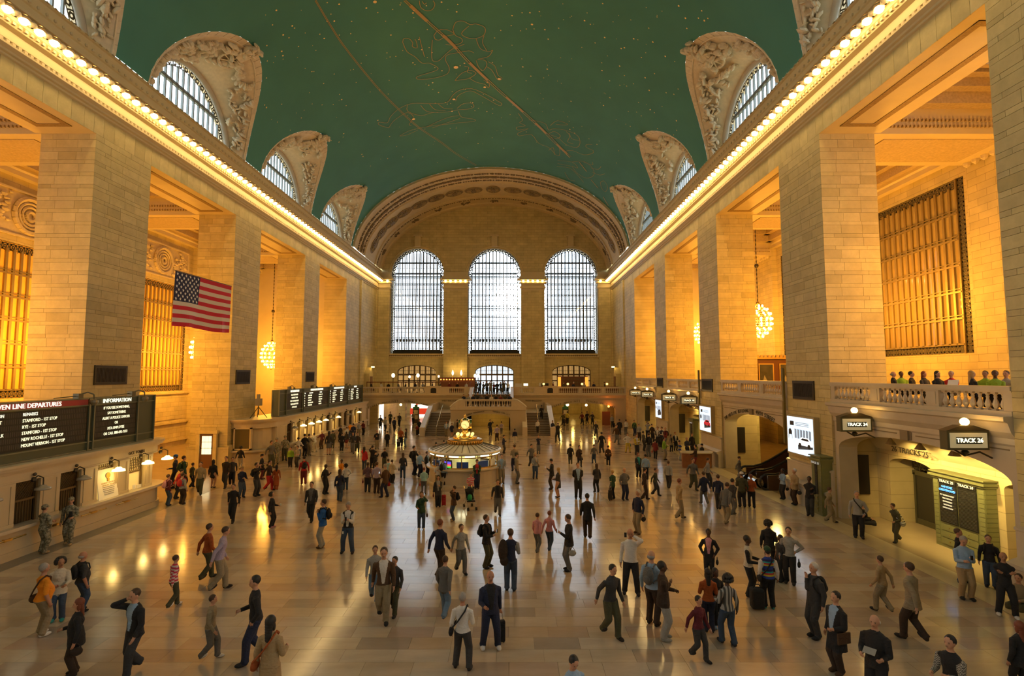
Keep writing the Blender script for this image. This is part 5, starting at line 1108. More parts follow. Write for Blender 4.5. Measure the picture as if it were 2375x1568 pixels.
# ------------------------------------------------------------------ flag
fx = -12.0; y0_, z1_ = on_x(407, 628, fx); y1_, zz = on_x(537, 665, fx); FH = 2.44; FL = y1_ - y0_
fl = empty('flag', (0, 0, 0), 'large American flag hanging in the air in front of the second left pier', 'flag')
reds, whites, blues = M('flag_red', (.50, .01, .03), .8), M('flag_white', (.62, .56, .48), .8), M('flag_blue', (.012, .016, .06), .8)
def FP(u, v, d=0): return (fx + .05 * sin(u * 9) * v + .04 * sin(u * 23 + 2) * v * v + d, y0_ + FL * u - .03 * FL * v * (1 - u) - .02 * v * FL * u, z1_ - (z1_ - zz) * u - FH * v + .04 * sin(u * 6.3) * v)
for k in range(13):
    b = MB(); N = 24; u0 = .40 if k < 7 else 0
    for i in range(N):
        a, e = u0 + (1 - u0) * i / N, u0 + (1 - u0) * (i + 1) / N; b.add([FP(a, k / 13), FP(e, k / 13), FP(e, (k + 1) / 13), FP(a, (k + 1) / 13)], [(0, 1, 2, 3)])
    b.build('stripe', whites if k % 2 else reds, fl, smooth=True)
b = MB()
for i in range(12):
    for j in range(7): a, e, p, q = .4 * i / 12, .4 * (i + 1) / 12, j / 13, (j + 1) / 13; b.add([FP(a, p), FP(e, p), FP(e, q), FP(a, q)], [(0, 1, 2, 3)])
b.build('canton', blues, fl, smooth=True); st = MB()
for r_ in range(9):
    for c_ in range(6 if r_ % 2 == 0 else 5):
        cu = .4 * ((c_ + (.5 if r_ % 2 == 0 else 1)) / 6); cv = 7 / 13 * (r_ + .75) / 9.5; pts = []
        for k in range(10): rr = .085 if k % 2 == 0 else .035; a = pi / 2 + k * pi / 5; p = FP(cu, cv, .012); pts.append((p[0], p[1] + rr * cos(a), p[2] + rr * sin(a)))
        p = FP(cu, cv, .012); n = len(st.v); st.v += pts + [p]; st.f += [(n + k, n + (k + 1) % 10, n + 10) for k in range(10)]; st.mi += [0] * 10
st.build('stars', M('star_white', (.8, .78, .74), .8), fl)
b = MB(); b.path([FP(0, -.01), FP(1, -.01)], .02, 5); b.build('hanging_lines', bronze, fl)
# ------------------------------------------------------------------ painted constellations
def strip(bd, pts, w):
    P = [on_vault(800 + u / 2.96, v / 2.96) for u, v in pts]; Q = []
    for p in P: n = Vector((p.x / VA**2, 0, (p.z - VZ) / VB**2)).normalized(); Q.append((p - n * .05, n))
    for (p, n), (q, m) in zip(Q, Q[1:]):
        d = (q - p); 
        if d.length < 1e-4: continue
        s_ = d.cross(n).normalized() * w / 2; bd.add([p - s_, q - s_, q + s_, p + s_], [(0, 1, 2, 3)])
def smooth_pts(pts, k=4):
    out = []
    for i in range(len(pts) - 1):
        p0, p1, p2, p3 = (Vector(pts[max(0, min(len(pts) - 1, j))]) for j in (i - 1, i, i + 1, i + 2))
        for t_ in range(k): q = t_ / k; out.append(.5 * ((2 * p1) + (p2 - p0) * q + (2 * p0 - 5 * p1 + 4 * p2 - p3) * q * q + (3 * p1 - p0 - 3 * p2 + p3) * q**3))
    out.append(Vector(pts[-1])); return [(p.x, p.y) for p in out]
ecl = [(403, 0), (560, 145), (720, 290), (850, 430), (1040, 610), (1220, 770), (1340, 880), (1450, 990), (1545, 1080)]
bd = MB(); e2 = smooth_pts(ecl, 6); strip(bd, e2, .06); strip(bd, [(u + 9, v - 7) for u, v in e2], .06)
for i in range(2, len(e2) - 4, 8): strip(bd, [(u + 5, v - 3) for u, v in e2[i:i + 5]], .28)
for sg in (((1500, 1030), (1545, 1080)), ((1610, 1110), (1660, 1175)), ((1690, 1230), (1740, 1290)), ((1775, 1350), (1810, 1410))): strip(bd, sg, .12)
thin = smooth_pts([(-207, 0), (-100, 180), (0, 330), (210, 590), (370, 755), (500, 872), (650, 972), (760, 1055), (900, 1137)], 5); strip(bd, thin, .04); strip(bd, [(u + 6, v - 5) for u, v in thin], .04)
tag(bd.build('painted_band', gold_line, vault), kind='stuff')
figs = {
 'painted_head': [[(510, 0), (520, 45), (560, 70), (600, 60), (617, 25), (605, 0)], [(530, 5), (545, 25), (560, 15)]],
 'painted_bull': [[(395, 285), (405, 260), (440, 262), (465, 290), (462, 315), (495, 325), (490, 285), (480, 265)], [(395, 285), (425, 350), (480, 385), (530, 430), (580, 430), (640, 465), (600, 490), (500, 520), (500, 540), (600, 535), (700, 505), (715, 460), (690, 410), (700, 375), (760, 360), (850, 345), (885, 360)],
   [(610, 240), (640, 205), (700, 200), (750, 230), (690, 245), (650, 270), (620, 265), (610, 240)], [(740, 200), (760, 150), (810, 140), (860, 165), (900, 160), (960, 185), (955, 235), (900, 260), (840, 255), (800, 225), (850, 175)], [(740, 200), (760, 240), (800, 260), (800, 290), (740, 305), (690, 300)], [(900, 260), (930, 330), (990, 350), (1015, 340), (990, 380), (950, 395), (915, 400)], [(955, 240), (945, 290), (975, 345)],
   [(900, 410), (920, 460), (950, 480), (975, 440), (960, 410), (910, 405)], [(985, 420), (1030, 450), (1050, 510), (1080, 535), (1050, 545), (1010, 480), (975, 455)], [(755, 550), (800, 500), (860, 480), (900, 500), (850, 535), (790, 545), (755, 550)], [(850, 530), (900, 560), (960, 575), (985, 600), (990, 570), (950, 545)], [(600, 270), (595, 340), (600, 410), (640, 415), (680, 380), (740, 330), (820, 300)], [(510, 250), (525, 310), (545, 385)], [(820, 450), (850, 460), (840, 490), (870, 500)]],
 'painted_hunter': [[(300, 875), (235, 855), (232, 835), (290, 840), (310, 800), (360, 750), (430, 715), (490, 705), (600, 708), (700, 700), (740, 650), (790, 615), (870, 605), (960, 640), (1050, 690), (1078, 710), (1060, 722), (1000, 690), (930, 650), (860, 620), (780, 650), (760, 690)], [(300, 875), (330, 830), (385, 790), (430, 770), (470, 800), (440, 850), (455, 860)], [(430, 715), (430, 760), (520, 790), (600, 770), (700, 765), (780, 750), (850, 745), (885, 730), (870, 705), (810, 710), (770, 740)],
   [(375, 930), (440, 895), (520, 875), (600, 860), (700, 850), (780, 840), (885, 830), (885, 815), (800, 800), (780, 760)], [(375, 930), (420, 925), (500, 890)], [(560, 870), (640, 830), (720, 800), (780, 790)], [(600, 875), (700, 840), (790, 810)], [(520, 720), (560, 760), (640, 770)], [(580, 710), (620, 750), (690, 755)], [(640, 710), (680, 740), (740, 745)]],
 'painted_twins': [[(1190, 775), (1220, 820), (1200, 840), (1240, 860), (1180, 870), (1190, 890), (1260, 880), (1190, 910), (1200, 930), (1280, 920), (1330, 980), (1400, 1010), (1450, 1060), (1475, 1060), (1470, 1000), (1440, 970)], [(1260, 820), (1330, 830), (1380, 850), (1400, 890), (1440, 880), (1530, 895), (1600, 930), (1615, 980), (1590, 1010), (1520, 990), (1460, 940), (1400, 920), (1340, 880)], [(1410, 860), (1460, 825), (1530, 850), (1500, 855), (1450, 850)], [(1400, 915), (1440, 900), (1480, 930), (1450, 950), (1400, 930)], [(1540, 910), (1560, 950), (1610, 960)], [(1500, 1040), (1560, 1030), (1640, 1060), (1700, 1050), (1705, 1030), (1660, 1010), (1660, 990), (1700, 990)], [(1400, 1030), (1430, 1010), (1440, 1060)], [(1520, 900), (1545, 930), (1530, 970), (1570, 985)]],
 'painted_crab': [[(1460, 1100), (1560, 1110), (1600, 1150), (1560, 1140), (1460, 1120)], [(1455, 1140), (1540, 1150), (1590, 1190), (1640, 1250)], [(1560, 1110), (1640, 1105), (1700, 1150), (1710, 1200), (1660, 1220), (1600, 1190), (1560, 1140)], [(1640, 1110), (1700, 1130), (1700, 1110)], [(1690, 1150), (1740, 1160), (1760, 1140)], [(1700, 1180), (1750, 1200), (1785, 1190)], [(1510, 1180), (1540, 1230), (1580, 1240)], [(1755, 1250), (1780, 1240), (1805, 1280), (1790, 1315), (1765, 1290), (1755, 1250)]]}
for nm, sts in figs.items():
    bd = MB()
    for st_ in sts: strip(bd, smooth_pts(st_, 3), .05)
    bd.build('constellation', gold_line, vault)
bd = MB(); rg = random.Random(12)
big = [(762, 458, .22), (748, 678, .16), (470, 815, .18), (960, 595, .14), (1060, 538, .16), (1285, 163, .1), (205, 8, .14), (1222, 455, .08), (1390, 470, .08), (820, 430, .08), (735, 760, .1), (690, 700, .07), (1545, 885, .08)] + [(rg.uniform(-560, 2500), rg.uniform(0, 1150), rg.choice((.03, .04, .05, .05, .07))) for _ in range(330)]
for u, v_, r_ in big:
    p = on_vault(800 + u / 2.96, v_ / 2.96)
    if abs(p.x) > 16.5 or p.y > 65: continue
    n = Vector((p.x / VA**2, 0, (p.z - VZ) / VB**2)).normalized(); m = n.to_track_quat('Z', 'Y').to_matrix(); bd.add([p - n * .06 + m @ Vector((r_ * cos(2 * pi * i / 6), r_ * sin(2 * pi * i / 6), 0)) for i in range(6)], [tuple(range(6))])
tag(bd.build('gilt_stars', star_m, vault), kind='stuff')
# ------------------------------------------------------------------ people
CC = dict(black=(.012, .012, .014), char=(.035, .035, .038), grey=(.12, .12, .12), lgrey=(.30, .30, .29), white=(.62, .60, .58), offw=(.55, .50, .40), navy=(.012, .018, .05), blue=(.01, .10, .42), lblue=(.26, .38, .55), teal=(.02, .25, .25),
          red=(.45, .02, .02), dred=(.16, .02, .02), orange=(.75, .26, .01), rust=(.32, .07, .01), brown=(.07, .035, .015), dbrown=(.035, .02, .012), tan=(.34, .24, .12), khaki=(.26, .21, .13), olive=(.06, .06, .03), green=(.25, .42, .03), dgreen=(.02, .06, .03),
          jean=(.035, .06, .11), ljean=(.12, .20, .32), pink=(.55, .25, .28), lilac=(.36, .30, .42), yellow=(.55, .42, .05), camo=(.2, .2, .15), maroon=(.10, .01, .02), sky=(.35, .55, .62), cream=(.5, .42, .28), aqua=(.3, .52, .55))
SKIN = dict(l=(.50, .27, .17), m=(.34, .17, .09), d=(.09, .04, .02), t=(.42, .2, .12)); HAIR = dict(k=(.012, .009, .007), b=(.05, .025, .012), g=(.28, .26, .24), w=(.55, .52, .48), y=(.42, .27, .10), r=(.16, .04, .015))
def cloth(k):
    if k in ('stripe_red', 'stripe_grey', 'stripe_multi', 'plaid', 'camo', 'check', 'stripe_bw'):
        nm = 'cloth_' + k
        if nm in MATS: return MATS[nm]
        m, nt, b = nodes(nm); L = nt.links.new; tc = nt.nodes.new('ShaderNodeTexCoord'); rp = nt.nodes.new('ShaderNodeValToRGB'); rp.color_ramp.interpolation = 'CONSTANT'
        st = {'stripe_red': [(0, (.5, .03, .08)), (.5, (.6, .5, .48))], 'stripe_grey': [(0, (.06, .06, .06)), (.5, (.35, .34, .32))], 'stripe_bw': [(0, (.02, .02, .02)), (.5, (.6, .58, .5))], 'stripe_multi': [(0, (.02, .05, .3)), (.35, (.5, .4, .03)), (.5, (.4, .03, .03)), (.65, (.02, .3, .35)), (.8, (.02, .02, .1))], 'plaid': [(0, (.1, .03, .05)), (.5, (.2, .14, .16))], 'camo': [(0, (.10, .10, .07)), (.45, (.22, .21, .15)), (.58, (.33, .31, .23))], 'check': [(0, (.05, .05, .05)), (.5, (.4, .38, .33))]}[k]
        while len(rp.color_ramp.elements) < len(st): rp.color_ramp.elements.new(.5)
        for e, (p, c) in zip(rp.color_ramp.elements, st): e.position = p; e.color = (*c, 1)
        if k == 'camo': n = nt.nodes.new('ShaderNodeTexNoise'); n.inputs['Scale'].default_value = 14; L(tc.outputs['Object'], n.inputs['Vector']); L(n.outputs['Fac'], rp.inputs[0])
        elif k in ('plaid', 'check'):
            n = nt.nodes.new('ShaderNodeTexChecker'); n.inputs['Scale'].default_value = 22 if k == 'plaid' else 50; L(tc.outputs['Object'], n.inputs['Vector']); L(n.outputs['Fac'], rp.inputs[0])
        else:
            n = nt.nodes.new('ShaderNodeTexWave'); n.wave_type = 'BANDS'; n.bands_direction = 'X' if k == 'stripe_grey' else 'Z'; n.wave_profile = 'SAW'; n.inputs['Scale'].default_value = {'stripe_multi': 1.1, 'stripe_bw': 4.0}.get(k, 3.6); L(tc.outputs['Object'], n.inputs['Vector']); L(n.outputs['Fac'], rp.inputs[0])
        L(rp.outputs[0], b.inputs['Base Color']); b.inputs['Roughness'].default_value = .85; MATS[nm] = m; return m
    if 'cloth_' + k in MATS: return MATS['cloth_' + k]
    m = M('cloth_' + k, CC[k], .85, noise=.12, nscale=9); nt = m.node_tree; b = nt.nodes['Principled BSDF']; tc = nt.nodes.new('ShaderNodeTexCoord'); mp = nt.nodes.new('ShaderNodeMapping'); mp.inputs['Scale'].default_value = (1, 1, 1.6); n = nt.nodes.new('ShaderNodeTexNoise'); n.inputs['Scale'].default_value = 7; n.inputs['Detail'].default_value = 2; n.inputs['Distortion'].default_value = 1.2
    nt.links.new(tc.outputs['Object'], mp.inputs[0]); nt.links.new(mp.outputs[0], n.inputs['Vector']); bp = nt.nodes.new('ShaderNodeBump'); bp.inputs['Strength'].default_value = .7; bp.inputs['Distance'].default_value = .035; nt.links.new(n.outputs['Fac'], bp.inputs['Height']); nt.links.new(bp.outputs[0], b.inputs['Normal']); return m
def skinm(k): return M('skin_' + k, SKIN[k], .5)
def hairm(k): return M('hair_' + k, HAIR[k], .6, noise=.3, nscale=40)
TARGETS = dict(down=(.155, -.01, .475), walkf=(.145, -.11, .50), walkb=(.15, .10, .49), phone=(.035, -.17, .69), read=(.07, -.17, .64), ear=(.055, -.045, .895), pocket=(.115, -.045, .515), hip=(.105, .01, .575), cross=(-.055, -.095, .70), hold=(.10, -.16, .60), up=(.05, -.14, .90), back=(.02, .105, .53), drag=(.15, .07, .44), counter=(.10, -.24, .60), lap=(.05, -.17, .0), chin=(.03, -.09, .80), strap=(.07, -.10, .74), wave=(.20, -.12, .86))
JOBS = []
def ik(a, t, l1, l2, pole):
    a, t = Vector(a), Vector(t); d = t - a; L = min(d.length, (l1 + l2) * .995); u = d.normalized(); t = a + u * L
    x = (l1 * l1 - l2 * l2 + L * L) / (2 * L); h = sqrt(max(0, l1 * l1 - x * x)); p = Vector(pole); p = p - u * p.dot(u)
    p = p.normalized() if p.length > 1e-5 else Vector((0, 1, 0)); return a + u * x + p * h, t
def person(u, vf, vh, face, pose, arms, top, bot, hair, label, skin='l', shoe='black', sleeve=None, shirt=None, hem=.50, skirt=None, short=False, fat=1.0, fem=False, pitch=0, yaw=0, z=0, pos=None, h=None, grp=None, lean=0, bag=None, hatc=None, legskin=False, hemc=None):
    if pos is None: x, y = on_floor(u, vf, z)
    else: x, y = pos
    if h is None:
        d = ray(u, vh); h = CZ + d[2] * (y / d[1]) - z; h = max(1.5, min(2.0, h)) if pose != 'child' else max(.9, h)
    o = empty('person', (x, y, z), label, 'person', grp, rz=radians(face))
    JOBS.append(dict(o=o, h=h, y=y, face=face, pose=pose, arms=arms, top=top, bot=bot, hair=hair, skin=skin, shoe=shoe, sleeve=sleeve, shirt=shirt, hem=hem, skirt=skirt, short=short, fat=fat, fem=fem, pitch=pitch, yaw=yaw, lean=lean, hatc=hatc, legskin=legskin))
    if bag: accessories(o, h, bag, label, JOBS[-1])
    return o
def build_body(j):
    H, F_, fem = j['h'], j['fat'], j['fem']; b = MB(); S = []   # S: (p, q, rp, rq, label)
    sit = j['pose'] == 'sit'; hz = .27 if sit else .515; dz = hz - .515
    def V(x, y, z): return Vector((x, y, z))
    ln = radians(j['lean'] + (4 if j['pose'] == 'walk' else 0))
    def T(p):   # torso frame: lean about the hips
        p = Vector(p); q = p - V(0, 0, .515); y, z_ = q.y * cos(ln) - q.z * sin(ln), q.y * sin(ln) + q.z * cos(ln); return V(p.x, y, .515 + z_ + dz)
    sw = .098 if fem else .112; wa = .86 if fem else 1
    fm = (F_ - 1)
    rings = [(.465, .075 * F_, .068 * F_, 0), (.50, .092 * F_, .078 * F_, .004), (.545, (.093 if fem else .088) * F_, .074 * F_, -.01 * fm * 4), (.60, .080 * wa * (1 + fm * 1.3), .062 * (1 + fm * 1.8), -.035 * fm * 4), (.65, .082 * wa * (1 + fm), .062 * (1 + fm * 1.5), -.03 * fm * 4), (.70, .092 * wa * F_, (.072 if fem else .066) * F_, -.006), (.75, sw - .010, .066, 0), (.785, sw - .014, .058, .004), (.808, sw * .72, .050, .008), (.822, sw * .5, .043, .008), (.835, .040, .036, .008), (.86, .030, .031, .004), (.885, .029, .03, 0)]
    jk = 1.07 if j['shirt'] or j['hem'] < .47 else 1.0
    def loft(rs, n=14):
        k0 = len(b.v)
        for (z_, rx, ry, cy_) in rs:
            for i in range(n): a = 2 * pi * i / n; b.v.append(tuple(T((rx * cos(a), cy_ + ry * sin(a), z_)) * H))
        m = len(rs)
        b.f += [(k0 + q * n + i, k0 + q * n + (i + 1) % n, k0 + (q + 1) * n + (i + 1) % n, k0 + (q + 1) * n + i) for q in range(m - 1) for i in range(n)] + [tuple(range(k0, k0 + n))[::-1], tuple(range(k0 + (m - 1) * n, k0 + m * n))]
        b.mi += [0] * ((m - 1) * n + 2)
    loft([(z_, rx * (jk if z_ < .8 else 1), ry * (jk if z_ < .8 else 1), cy_) for z_, rx, ry, cy_ in rings])
    for p, q, r0, r1 in ((.49, .64, .085 * F_, .075 * F_), (.64, .79, .075 * F_, .07)): S.append((T((0, 0, p)), T((0, 0, q)), r0, r1, 'torso'))
    S.append((T((-sw * .8, 0, .775)), T((sw * .8, 0, .775)), .045, .045, 'torso'))
    S.append((T((0, .004, .845)), T((0, 0, .88)), .03, .028, 'skin'))
    hem = j['hem']
    if j['skirt']: hem2 = j['skirt']; loft([(hem2, .105 * F_, .095 * F_, 0), (.50, .094 * F_, .082 * F_, 0), (.60, .078 * F_ * wa, .066 * F_, 0)]); S.append((T((0, 0, hem2 + .04)), T((0, 0, .5)), .085, .08, 'bot'))
    if hem < .47 and not sit: loft([(hem, .108 * F_, .088 * F_, .004), (.50, .101 * F_, .083 * F_, 0), (.62, .09 * F_, .07 * F_, -.01 * fm * 4)]); S.append((V(0, 0, hem + .03), V(0, 0, .5), .085, .085, 'torso'))
    # legs
    pz = j['pose']; fl = {'stand': ((.058, -.012), (.058, .014)), 'wide': ((.098, -.02), (.098, .02)), 'walk': ((.045, -.105), (.045, .115)), 'child': ((.055, 0), (.055, .01)), 'close': ((.045, 0), (.045, .012)), 'step': ((.06, -.07), (.06, .06)), 'sit': ((.06, -.25), (.06, -.22))}[pz]
    for si, s in enumerate((1, -1)):
        fx_, fy = fl[si]; hip = V(s * .05, 0, hz - .015); back = pz == 'walk' and si == 1
        an = V(s * fx_, fy, .085 if back else .047)
        if sit: kn = V(s * .075, -.235, .27)
        else: kn, an = ik(hip, an, .238, .235, (s * .1, -1, 0))
        thick = 1.0 if j['legskin'] else 1.12
        r0, r1, r2 = .064 * (F_ * .5 + .5), (.042 if fem else .046) * thick, (.027 if j['legskin'] else .041)
        b.tube(hip * H, kn * H, r0 * H, r1 * H, 10); b.ball(kn * H, r1 * H * 1.0, 8, 6); b.tube(kn * H, an * H, r1 * H, r2 * H, 10)
        if not j['legskin']: b.tube((an + (kn - an) * .12) * H, (an - (kn - an).normalized() * .006) * H, r2 * H * 1.08, r2 * H * 1.15, 10)
        else: b.ball((kn + (an - kn) * .3 + V(0, .012, 0)) * H, .036 * H, 8, 6, sc=(1, 1, 1.7))
        lb = 'leg' ; S.append((hip, kn, r0, r1, 'bot' if not j['legskin'] else 'leg')); S.append((kn, an, r1, r2, 'bot' if not j['legskin'] else 'leg'))
        tilt = -.5 if back else 0; c = an + V(s * .006, -.035, -.02); m = Matrix.Rotation(tilt, 3, 'X')
        b.ball((an + m @ V(s * .008, -.048, -.021)) * H, .039 * H, 10, 6, sc=(.85, 1.7, .70), rot=m); b.ball((an + m @ V(0, .004, -.018)) * H, .031 * H, 8, 6, sc=(.9, 1.1, .9), rot=m); b.tube((an + m @ V(0, .0, .012)) * H, (an + m @ V(0, 0, -.02)) * H, .028 * H, n=8)
        S.append((an + m @ V(s * .01, -.09, -.024), an + m @ V(0, .015, -.02), .026, .028, 'shoe'))
    # arms
    hands = []
    for si, s in enumerate((1, -1)):
        mode = j['arms'][si]; t = TARGETS[mode]; sh = T((s * (sw - .004), .004, .772)); tg = T((s * t[0], t[1], t[2])) if mode != 'lap' else V(s * .05, -.17, .36)
        pole = (s * 1, .6, -.4) if mode in ('hip', 'pocket', 'back') else (s * .35, .5, -1) if mode in ('phone', 'read', 'hold', 'cross', 'strap', 'chin', 'counter', 'lap') else (s * .7, .1, -1) if mode in ('ear', 'up', 'wave') else (s * .2, 1, 0)
        el, wr = ik(sh, tg, .168, .142, pole); k = 1.14 if jk > 1 else 1.04
        b.ball((sh + Vector((-s * .010, 0, -.014))) * H, .036 * k * H, 8, 6); b.tube(sh * H, el * H, .036 * k * H, .031 * k * H, 10); b.ball(el * H, .031 * k * H, 8, 6); b.tube(el * H, wr * H, .029 * k * H, .020 * (1.15 if not j['short'] else 1) * H, 10)
        d = (wr - el).normalized(); palm = wr + d * .022; m = d.to_track_quat('Z', 'Y').to_matrix()
        b.ball(palm * H, .021 * H, 8, 6, sc=(.75, 1, 1.35), rot=m); S.append((sh, el, .04 * k, .03 * k, 'slv')); S.append((el, el + (wr - el) * .93, .029 * k, .02, 'fore')); S.append((wr + d * .006, wr + d * .04, .02, .018, 'skin')); hands.append((wr, d, m, s, mode))
    # head
    hc = T((0, -.006, .928)); hr = Matrix.Rotation(radians(j['yaw']), 3, 'Z') @ Matrix.Rotation(radians(j['pitch'] * 1.0) + ln, 3, 'X'); nb = T((0, .0, .875))
    def Hd(p): return nb + hr @ (Vector(p) - V(0, 0, .875))
    b.ball(Hd((0, .004, .937)) * H, .056 * H, 12, 9, sc=(.88, 1.06, 1.14), rot=hr); b.ball(Hd((0, -.020, .903)) * H, .034 * H, 10, 8, sc=(1.0, .95, 1.1), rot=hr); b.tube(nb * H, Hd((0, .006, .93)) * H, .029 * H, n=8)
    b.tube(Hd((0, -.050, .925)) * H, Hd((0, -.062, .908)) * H, .006 * H, .010 * H, 6)
    for s in (-1, 1): b.ball(Hd((s * .047, .004, .922)) * H, .012 * H, 6, 5, sc=(.5, 1, 1.5), rot=hr)
    S.append((Hd((0, -.01, .90)), Hd((0, 0, .95)), .045, .05, 'skin'))
    return b, S, hands, Hd, hr
def finish_body(j, me, S, hands, Hd, hr):
    H = j['h']; mats = dict(torso=cloth(j['top']), slv=cloth(j['sleeve'] or j['top']), fore=skinm(j['skin']) if j['short'] else cloth(j['sleeve'] or j['top']), bot=cloth(j['bot']), leg=skinm(j['skin']) if j['legskin'] is True else cloth(j['legskin'] or j['bot']), shoe=cloth(j['shoe']), skin=skinm(j['skin']), shirt=cloth(j['shirt'] or 'white'), dark=M('eye_dark', (.02, .012, .01), .3))
    keys = list(mats); nv = len(me.vertices); co = np.empty(nv * 3); me.vertices.foreach_get('co', co); co = co.reshape(-1, 3); nf = len(me.polygons); cen = np.empty(nf * 3); me.polygons.foreach_get('center', cen); cen = cen.reshape(-1, 3) / H
    best = np.full(nf, 9.); lab = np.zeros(nf, int)
    for p, q, r0, r1, l in S:
        p = np.array(p); d = np.array(q) - p; L2 = max(1e-9, d @ d); t = np.clip((cen - p) @ d / L2, 0, 1); ds = np.linalg.norm(cen - p - t[:, None] * d, axis=1) - (r0 + (r1 - r0) * t); k = keys.index(l); w = ds < best; best[w] = ds[w]; lab[w] = k
    sit = j['pose'] == 'sit'; zz = cen[:, 2]; off = -.245 if sit else 0
    to = lab == keys.index('torso'); 
    if j['hem'] > .46: lab[to & (zz < j['hem'] + off)] = keys.index('bot')
    lab[to & (zz > .838 + off) & (j['lean'] == 0)] = keys.index('skin')
    if j['hem'] < .47 and not sit:
        for l in ('bot',): lab[(lab == keys.index(l)) & (zz > j['hem'])] = keys.index('torso')
    if j['skirt']: lab[((lab == keys.index('leg')) | (lab == keys.index('bot'))) & (zz > j['skirt'])] = keys.index('bot')
    if j['hem'] > .46 and not sit and not j['skirt']: lab[(lab == keys.index('bot')) & (zz > j['hem'] + .004)] = keys.index('torso')
    if j['shirt']: lab[(lab == keys.index('torso')) & (cen[:, 1] < -.02) & (np.abs(cen[:, 0]) < .012 + .05 * np.clip((zz - off - .5) / .3, 0, 1)) & (zz > .53 + off) & (zz < .84 + off)] = keys.index('shirt')
    near = j['y'] < 33
    # joined details: fingers, eyes, mouth
    b = MB()
    if near:
        ki = keys.index('skin')
        for wr, d, m, s, mode in hands:
            curl = .9 if mode in ('phone', 'read', 'hold', 'ear', 'drag', 'strap', 'up') else .35
            for i in range(4):
                o_ = (i - 1.5) * .0085; base = wr + d * .040 + m @ Vector((0, o_, 0)); L_ = (.020, .024, .022, .017)[i]
                d2 = (d * cos(curl) + (m @ Vector((-s, 0, 0))) * sin(curl) * .8).normalized(); mid = base + d2 * L_; d3 = (d * cos(curl * 2) + (m @ Vector((-s, 0, 0))) * sin(curl * 2)).normalized(); end = mid + d3 * L_ * .8
                b.tube((base - d * .012) * H, mid * H, .0052 * H, .0046 * H, 5, ki); b.tube(mid * H, end * H, .0046 * H, .0036 * H, 5, ki)
            tb = wr + d * .014 + m @ Vector((0, -.014 * s, 0)); b.tube(tb * H, (tb + d * .018 + m @ Vector((-s * .008, -.010 * s, 0))) * H, .006 * H, .005 * H, 5, ki); b.tube((tb + d * .018 + m @ Vector((-s * .008, -.010 * s, 0))) * H, (tb + d * .034 + m @ Vector((-s * .012, -.008 * s, 0))) * H, .005 * H, .004 * H, 5, ki)
        kd = keys.index('dark')
        for s in (-1, 1): b.ball(Hd((s * .019, -.0475, .930)) * H, .0048 * H, 6, 4, kd, sc=(1.3, .6, .8), rot=hr); b.box(Hd((0, 0, 0)), Hd((0, 0, 0))) if 0 else b.tube(Hd((s * .012, -.0505, .9405)) * H, Hd((s * .028, -.0465, .9400)) * H, .0022 * H, n=4, mi=kd)
        b.tube(Hd((-.012, -.0525, .894)) * H, Hd((.012, -.0525, .894)) * H, .0022 * H, n=4, mi=kd)
    n2 = MB(); fv = []
    me2 = bpy.data.meshes.new('person_body'); pol = np.empty(nf * 4, int)
    lt = np.empty(nf, int); me.polygons.foreach_get('loop_total', lt); vi = np.empty(len(me.loops), int); me.loops.foreach_get('vertex_index', vi)
    faces = []; k = 0
    for n_ in lt: faces.append(tuple(vi[k:k + n_])); k += n_
    V_ = [tuple(c) for c in co] + b.v; off_ = nv; faces += [tuple(i + off_ for i in f) for f in b.f]; li = list(lab) + b.mi
    me2.from_pydata(V_, [], faces)
    for k_ in keys: me2.materials.append(mats[k_])
    me2.polygons.foreach_set('material_index', li); me2.polygons.foreach_set('use_smooth', [True] * len(faces)); me2.update(); return me2
def make_hair(j, Hd, hr, parent):
    h_ = j['hair']; H = j['h']
    if not h_: return
    c, st = h_[0], h_[1:]; m = hairm(c) if st not in ('cap', 'hat') else cloth(j['hatc'] or 'black'); b = MB(); nm = 'hair'
    B = lambda p, r, sc: b.ball(Hd(p) * H, r * H, 12, 8, sc=sc, rot=hr)
    if st == 'short': B((0, .014, .948), .0575, (.93, 1.03, 1.05))
    elif st == 'bald': B((0, .024, .922), .0545, (1.0, .95, .62))
    elif st == 'curly': 
        rg = random.Random(int(j['y'] * 100)); 
        for k in range(70): a, e = rg.uniform(0, 6.28), rg.uniform(-.5, 1.5); B((.062 * cos(a) * cos(e), .022 + .058 * sin(a) * cos(e) * (1 if sin(a) > 0 else .45), .94 + .062 * sin(e)), .027, (1, 1, 1))
    elif st in ('long', 'pony', 'bun'):
        B((0, .013, .948), .0585, (.95, 1.04, 1.06))
        if st == 'long':
            for k in range(7): q = k / 6; B((0, .034 + .018 * q, .93 - .16 * q), .05 - .014 * q, (1.0 - .05 * q, .62, .9))
            for s in (-1, 1): B((s * .042, .012, .895), .024, (.6, 1, 2.0))
        elif st == 'pony': b.tube(Hd((0, .055, .945)) * H, Hd((0, .085, .87)) * H, .018 * H, .008 * H, 8)
        else: B((0, .06, .965), .024, (1, 1, 1))
    elif st in ('cap', 'hat'):
        nm = 'cap'; B((0, .004, .957), .060, (.92, 1.07, .86)); b.ball(Hd((0, -.055, .948)) * H, .04 * H, 10, 4, sc=(.95, .95, .12), rot=hr)
        if st == 'cap': b2 = MB(); b2.ball(Hd((0, .018, .925)) * H, .0525 * H, 10, 6, sc=(.93, .95, .8), rot=hr); b2.build('hair', hairm(c), parent, smooth=True)
    b.build(nm, m, parent, smooth=True)
